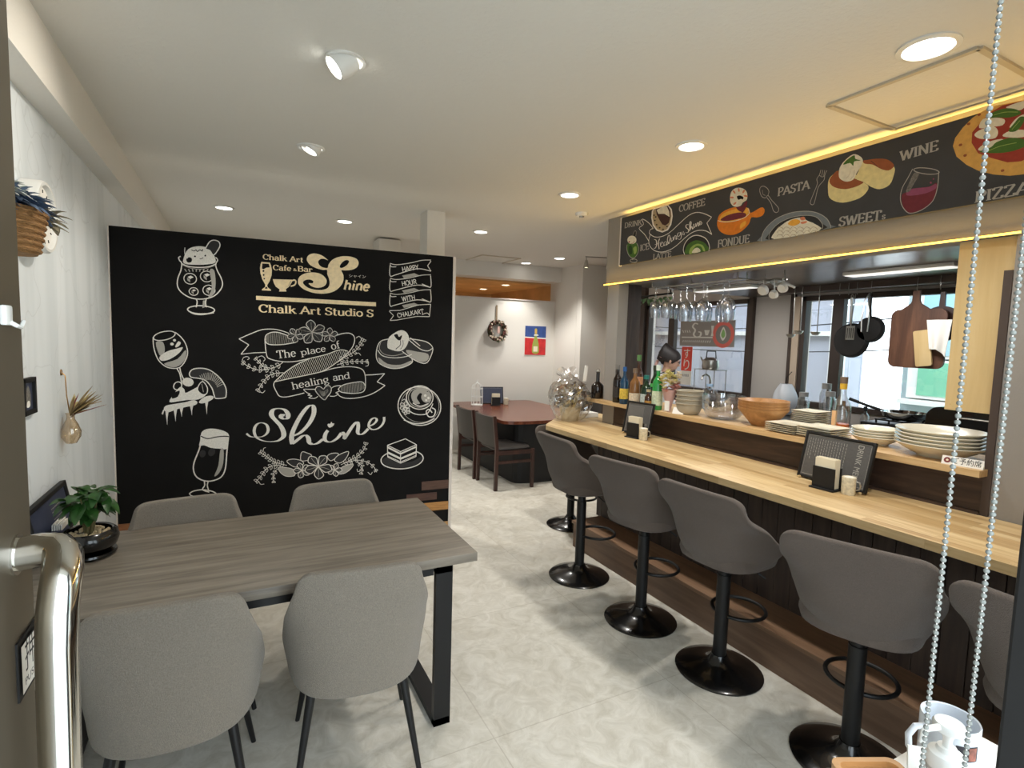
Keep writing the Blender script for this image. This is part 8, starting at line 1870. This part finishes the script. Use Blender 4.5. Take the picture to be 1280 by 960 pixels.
t = thing('picture_frame', 'small black framed picture low on the left wall beside the door', 'picture', (WX, 2.605, 1.268))
b = nb()
for a_ in ((-0.068, -0.052, 0, 0.138), (0.052, 0.068, 0, 0.138), (-0.068, 0.068, 0, 0.016), (-0.068, 0.068, 0.122, 0.138)):
    box(b, 0.0005, 0.018, a_[0], a_[1], a_[2], a_[3], 0.001)
ob('frame', b, 'black', t, smooth=False)
b = nb(); box(b, 0.0005, 0.008, -0.052, 0.052, 0.016, 0.122); ob('picture', b, 'menu_blue', t, smooth=False)
F = Flat(); F.face(catmull([(-0.02, 0.03), (0.02, 0.03), (0.026, 0.07), (0.008, 0.105), (-0.012, 0.10), (-0.026, 0.06)], True), 'chalk_grey'); F.face(catmull([(-0.018, 0.028), (0.016, 0.03), (0.012, 0.05), (-0.012, 0.048)], True), 'paper_white')
o = F.ob('picture_motif', t); o.rotation_euler.z = R(90); o.location = (0.0082, 0, 0)

t = thing('bulb_vase', 'hanging glass drop vase with dried flowers on the left wall', 'vase', (-0.665, 3.05, 1.07))
b = nb(); lathe(b, [(0, 0.0), (0.020, 0.006), (0.036, 0.035), (0.038, 0.06), (0.028, 0.09), (0.016, 0.115), (0.015, 0.135), (0.019, 0.142)], 24); ob('glass', b, thin_glass('amber_clear', (248, 232, 208), 0.15), t)
b = nb(); tube(b, [(-0.005, 0.012, 0.14), (-0.015, 0.02, 0.22), (-0.02, 0.03, 0.31), (-0.033, 0.035, 0.325)], 0.0025, 6)
tube(b, [(-0.034, 0.03 + 0.012 * cos(a / 10 * 2 * pi), 0.325 + 0.012 * sin(a / 10 * 2 * pi)) for a in range(10)], 0.003, 6, True)
ob('wire_hook', b, mat('brass', (150, 120, 80), 0.35, metal=1), t)
FD = [((206, 186, 130), 12, 1), ((140, 120, 84), 18, 2), ((140, 60, 56), 5, 3)]
for k, (c, n_, sd) in enumerate(FD):
    b = nb(); q = random.Random(sd)
    for i in range(n_):
        leaf(b, (0, 0.0, 0.13), (q.uniform(0.1, 0.9), q.uniform(-0.1, 1.0), q.uniform(0.2, 1.0)), q.uniform(0.06, 0.16), 0.011, 0.0)
    ob('dried_flowers', b, mat('vase_flower_%d' % k, c, 0.9), t)['kind'] = 'stuff'
b = nb(); tube(b, [(0, 0, 0.12), (0.03, 0.06, 0.17), (0.05, 0.14, 0.19)], 0.002, 5); tube(b, [(0, 0, 0.12), (0.05, 0.04, 0.17), (0.10, 0.08, 0.185)], 0.002, 5); ob('stems', b, mat('dry_stem', (150, 126, 90), 0.8), t)

# ============================================================ FAR NOOK DECORATIONS
t = thing('wreath', 'dark round dried wreath hanging on the far wall', 'wreath', (3.40, far(3.40) - 0.045, 1.73))
b = nb(); tube(b, [(0.125 * cos(a / 28 * 2 * pi), 0, 0.125 * sin(a / 28 * 2 * pi)) for a in range(28)], 0.032, 8, True); ob('ring', b, mat('twig', (70, 58, 44), 0.9), t)
for nm, c, n_, sd in (('leaves', (70, 78, 50), 110, 1), ('berries', (120, 70, 64), 60, 2), ('pale_flowers', (206, 190, 170), 30, 3)):
    b = nb(); q = random.Random(sd)
    for i in range(n_):
        a = q.uniform(0, 2 * pi); p = (0.125 * cos(a), 0, 0.125 * sin(a))
        if nm == 'leaves':
            leaf(b, p, (q.uniform(-1, 1), q.uniform(-1, 0), q.uniform(-1, 1)), 0.055, 0.014, 0.1)
        else:
            sphere(b, (p[0] + q.uniform(-0.03, 0.03), -0.032, p[2] + q.uniform(-0.03, 0.03)), 0.010 if nm == 'berries' else 0.016, 7)
    ob(nm, b, mat('wreath_' + nm, c, 0.8), t)['kind'] = 'stuff'
b = nb(); box(b, -0.012, 0.012, 0.03, 0.036, 0.12, 0.37); ob('ribbon', b, mat('tan_ribbon', (150, 130, 104), 0.8), t, smooth=False)
b = nb(); box(b, -0.02, 0.02, -0.05, -0.045, -0.04, 0.06); ob('tag_card', b, mat('pinkish_card', (206, 170, 160), 0.7), t, smooth=False)
t = thing('wall_poster', 'red and blue poster with a green champagne bottle on the far wall', 'poster', (4.04, far(4.04) - 0.004, 1.375), FA)
b = nb(); grid(b, lambda u, v: Vector(((u - 0.5) * 0.36, -0.004, 0.45 * v)), 2, 10); ob('sheet', b, 'paper_white', t, mods=[('SOLIDIFY', dict(thickness=0.002))])
F = Flat()
F.face([(-0.175, 0.01), (0.175, 0.01), (0.175, 0.27), (-0.175, 0.27)], mat('poster_red', (196, 44, 46), 0.6, noise=(14, 0.2))); F.face([(-0.175, 0.27), (0.175, 0.25), (0.175, 0.445), (-0.175, 0.445)], mat('poster_blue', (52, 78, 140), 0.6, noise=(14, 0.2)))
F.ribbon([(-0.175, 0.275), (0.175, 0.262)], 0.016, 'paper_white')
F.face(catmull([(-0.045, 0.04), (0.055, 0.04), (0.058, 0.16), (0.04, 0.24), (0.022, 0.30), (0.022, 0.40), (-0.014, 0.40), (-0.014, 0.30), (-0.03, 0.24), (-0.048, 0.16)], True), mat('poster_green', (150, 160, 74), 0.5))
F.face([(-0.03, 0.06), (0.04, 0.06), (0.04, 0.14), (-0.03, 0.14)], 'cream_paper'); F.face([(-0.016, 0.33), (0.024, 0.33), (0.022, 0.40), (-0.014, 0.40)], mat('poster_gold', (206, 170, 90), 0.4)); F.face([(-0.03, 0.30), (0.05, 0.30), (0.04, 0.32), (-0.02, 0.32)], 'chalk')
for v in F.bm.verts:
    v.co.y -= 0.0055
F.ob('poster_print', t)

TZ = 0.7205
t = thing('birdcage', 'small white wire birdcage ornament on the far dark table', 'birdcage', (2.86, 6.52, TZ))
b = nb()
for i in range(10):
    a = i * 2 * pi / 10
    tube(b, [(0.075 * cos(a), 0.075 * sin(a), 0.0), (0.075 * cos(a), 0.075 * sin(a), 0.22), (0.06 * cos(a), 0.06 * sin(a), 0.27), (0.0, 0.0, 0.31)], 0.003, 5)
for z_ in (0.0, 0.11, 0.22):
    tube(b, [(0.075 * cos(a / 20 * 2 * pi), 0.075 * sin(a / 20 * 2 * pi), z_ + 0.003) for a in range(20)], 0.0035, 5, True)
ob('wires', b, 'white_plastic', t)
b = nb(); lathe(b, [(0, 0), (0.078, 0), (0.078, 0.012), (0, 0.012)], 20); ob('floor', b, 'white_plastic', t)
b = nb(); tube(b, [(0, 0.014 * cos(a / 10 * 2 * pi), 0.325 + 0.014 * sin(a / 10 * 2 * pi)) for a in range(10)], 0.003, 5, True); ob('ring', b, 'white_plastic', t)
t = thing('menu_stand', 'framed dark menu beside the birdcage on the far table', 'menu', (3.12, 6.60, TZ), R(-14))
b = nb(); box(b, -0.16, 0.16, -0.006, 0.008, 0, 0.235, 0.002); xform(b, Matrix.Rotation(R(-12), 4, 'X')); ob('frame', b, 'black', t)
F = Flat(); F.face([(-0.148, 0.012), (0.148, 0.012), (0.148, 0.223), (-0.148, 0.223)], 'menu_blue'); F.ribbon([(-0.14, 0.02), (0.14, 0.02), (0.14, 0.215), (-0.14, 0.215)], 0.002, 'chalk_fine', True)
for v in F.bm.verts:
    v.co.y -= 0.0065
xform(F.bm, Matrix.Rotation(R(-12), 4, 'X')); F.ob('menu_page', t)
dup(n0, 'black napkin holder in front of the menu on the far table', (3.09, 6.42, TZ), R(-14), 'napkin holders')
n0['group'] = n1['group'] = NG
dup(m0, 'small cream mug beside the menu on the far table', (3.27, 6.47, TZ), R(-20), 'small cream mugs')

# ============================================================ CLOSE TO THE CAMERA
t = thing('side_stand', 'small white-topped stand inside the doorway at the lower right corner', 'stand', (1.03, 0.50, 0))
b = nb(); box(b, -0.26, 0.19, -0.235, -0.035, 0.875, 0.895, 0.003); ob('top', b, 'paper_white', t)
for sx in (-0.23, 0.16):
    for sy in (-0.215, -0.055):
        b = nb(); box(b, sx - 0.015, sx + 0.015, sy - 0.015, sy + 0.015, 0, 0.875); ob('leg', b, 'pine', t, smooth=False)
SZ2 = 0.8955
t = thing('mug', 'large white mug with a small dark picture at the lower right', 'mug', (1.07, 0.415, SZ2), R(150))
b = nb(); lathe(b, [(0, 0), (0.034, 0), (0.038, 0.004), (0.0405, 0.02), (0.0415, 0.088), (0.0405, 0.0905), (0.0385, 0.089), (0.037, 0.02), (0, 0.008)], 40); ob('body', b, mat('mug_white', (214, 218, 224), 0.25, coat=0.4), t)
b = nb(); tube(b, [(0.040, 0, 0.072), (0.056, 0, 0.070), (0.066, 0, 0.055), (0.064, 0, 0.035), (0.052, 0, 0.020), (0.040, 0, 0.018)], 0.0052, 12); ob('handle', b, mat('mug_handle', (214, 218, 224), 0.25, coat=0.4), t)
b = nb()
A0 = atan2(-0.415, -1.07) - R(150)
grid(b, lambda u, v: Vector((0.0419 * cos(A0 + 0.25 + 0.85 * u), 0.0419 * sin(A0 + 0.25 + 0.85 * u), 0.042 + 0.026 * v)), 8, 1); pp = ob('picture', b, mat('mug_picture', (30, 26, 34), 0.4), t)
b = nb(); grid(b, lambda u, v: Vector((0.0422 * cos(A0 + 0.7 + 0.32 * u), 0.0422 * sin(A0 + 0.7 + 0.32 * u), 0.044 + 0.022 * v)), 6, 1); ob('picture_motif', b, mat('mug_motif', (150, 84, 66), 0.5, noise=(60, 0.6)), pp)
t.location.z = 0.8955; t.scale = (1.0, 1.0, 1.0)
t = thing('pump_bottle', 'white pump sanitizer bottle in front of the mug at the lower right', 'bottle', (0.940, 0.365, SZ2), R(160))
b = nb(); lathe(b, [(0, 0), (0.026, 0), (0.029, 0.004), (0.029, 0.075), (0.027, 0.085), (0.022, 0.089)], 28); ob('body', b, thin_glass('clear_plastic', (244, 244, 244), 0.2, 0.1), t)
b = nb(); lathe(b, [(0, 0.003), (0.0255, 0.003), (0.0255, 0.055), (0, 0.055)], 24); ob('liquid', b, mat('cloudy_gel', (206, 196, 186), 0.3), t)
b = nb(); lathe(b, [(0.0245, 0.080), (0.0245, 0.102), (0.022, 0.108), (0.014, 0.112), (0.012, 0.118), (0.0, 0.118)], 28); ob('collar', b, 'white_plastic', t)
b = nb(); lathe(b, [(0.006, 0.116), (0.006, 0.130), (0.010, 0.140), (0.0195, 0.144), (0.0205, 0.152), (0.018, 0.156), (0.0, 0.157)], 28); ob('pump_head', b, 'white_plastic', t)
b = nb(); tube(b, [(0.012, 0, 0.150), (0.040, 0.004, 0.152), (0.046, 0.005, 0.150), (0.050, 0.006, 0.132)], [0.005, 0.0042, 0.0042, 0.004], 10); ob('nozzle', b, 'white_plastic', t)
b = nb(); slab(b, rounded(-0.05, 0.05, -0.065, 0.065, 0.015), 0, 0.006); slab(b, rounded(-0.05, 0.05, -0.065, 0.065, 0.015), 0.006, 0.012)
for k in range(1):
    pass
b.free()
b = nb()
Pout, Pin = rounded(-0.055, 0.055, -0.07, 0.07, 0.016), rounded(-0.046, 0.046, -0.061, 0.061, 0.012)
A = [b.verts.new((x, y, 0)) for x, y in Pout]; B = [b.verts.new((x, y, 0.014)) for x, y in Pout]; C_ = [b.verts.new((x, y, 0.014)) for x, y in Pin]; D_ = [b.verts.new((x, y, 0.006)) for x, y in Pin]
for L1, L2 in ((A, B), (B, C_), (C_, D_)):
    for k in range(len(L1)):
        b.faces.new((L1[k], L1[(k + 1) % len(L1)], L2[(k + 1) % len(L1)], L2[k]))
b.faces.new(A[::-1]); b.faces.new(D_)
o = tag(ob('wooden_tray', b, M['bowl_wood'], loc=(0.852, 0.388, 0.938)), 'small pale wooden tray at the bottom edge left of the pump bottle', 'tray'); o.rotation_euler.z = R(-25)
b = nb(); box(b, -0.06, 0.06, -0.07, 0.09, 0, 0.0415, 0.003)
o = tag(ob('storage_box', b, 'paper_white', loc=(0.842, 0.368, SZ2)), 'white box under the small wooden tray', 'box'); o.rotation_euler.z = R(-25)
t = thing('acrylic_stand', 'small white card stand just left of the pump bottle', 'card stand', (0.982, 0.412, SZ2), R(-40))
b = nb(); box(b, -0.018, 0.018, -0.002, 0.002, 0, 0.062); xform(b, Matrix.Rotation(R(-8), 4, 'X')); ob('card', b, 'paper_white', t, smooth=False)
b = nb(); box(b, -0.018, 0.018, -0.012, 0.012, -0.0, 0.003); ob('foot', b, 'paper_white', t, smooth=False)

# bead chain of the roller blind: a long loop hanging in the doorway
t = thing('bead_chain', 'looped white bead pull chain hanging in the doorway at right', 'pull chain', (0.60, 0.245, 0))
ZT, ZB = 2.29, 1.10
L0 = Vector((0.022 - 0.003, 0.0, 0)); 
def chain_pt(side, z):
    u = (ZT - z) / (ZT - ZB)
    return Vector(((0.032 - 0.006 * u) * 0.5 * side + CHX - 0.60 + CHS * (z - 1.6), 0.0 - 0.012 * side, z))
CHX, CHS = 0.632, 0.012
b = nb(); tube(b, [chain_pt(-1, ZT), chain_pt(-1, ZB), chain_pt(-1, ZB) + Vector((0.004, 0, -0.012)), chain_pt(1, ZB) + Vector((-0.004, 0, -0.012)), chain_pt(1, ZB), chain_pt(1, ZT)], 0.0006, 5)
ob('cord', b, 'paper_white', t)
bead_m = mat('bead_plastic', (122, 124, 119), 0.6)
PITCH_B = 0.0062
n_ = int((ZT - ZB) / PITCH_B)
zs = [(abs(ZT - k * PITCH_B - 1.52), s, ZT - k * PITCH_B) for k in range(n_) for s in (-1, 1)]
zs.sort(key=lambda e: e[0])
bm_ = nb(); sphere(bm_, (0, 0, 0), 0.0026, 10)
first = ob('bead', bm_, bead_m, t)
first.location = chain_pt(zs[0][1], zs[0][2])
for _, s, z in zs[1:100]:
    c = first.copy(); COL.objects.link(c); c.parent = t; c.location = chain_pt(s, z)
b = nb()
for _, s, z in zs[100:]:
    sphere(b, chain_pt(s, z), 0.0026, 8)
ob('more_beads', b, bead_m, t)['kind'] = 'stuff'
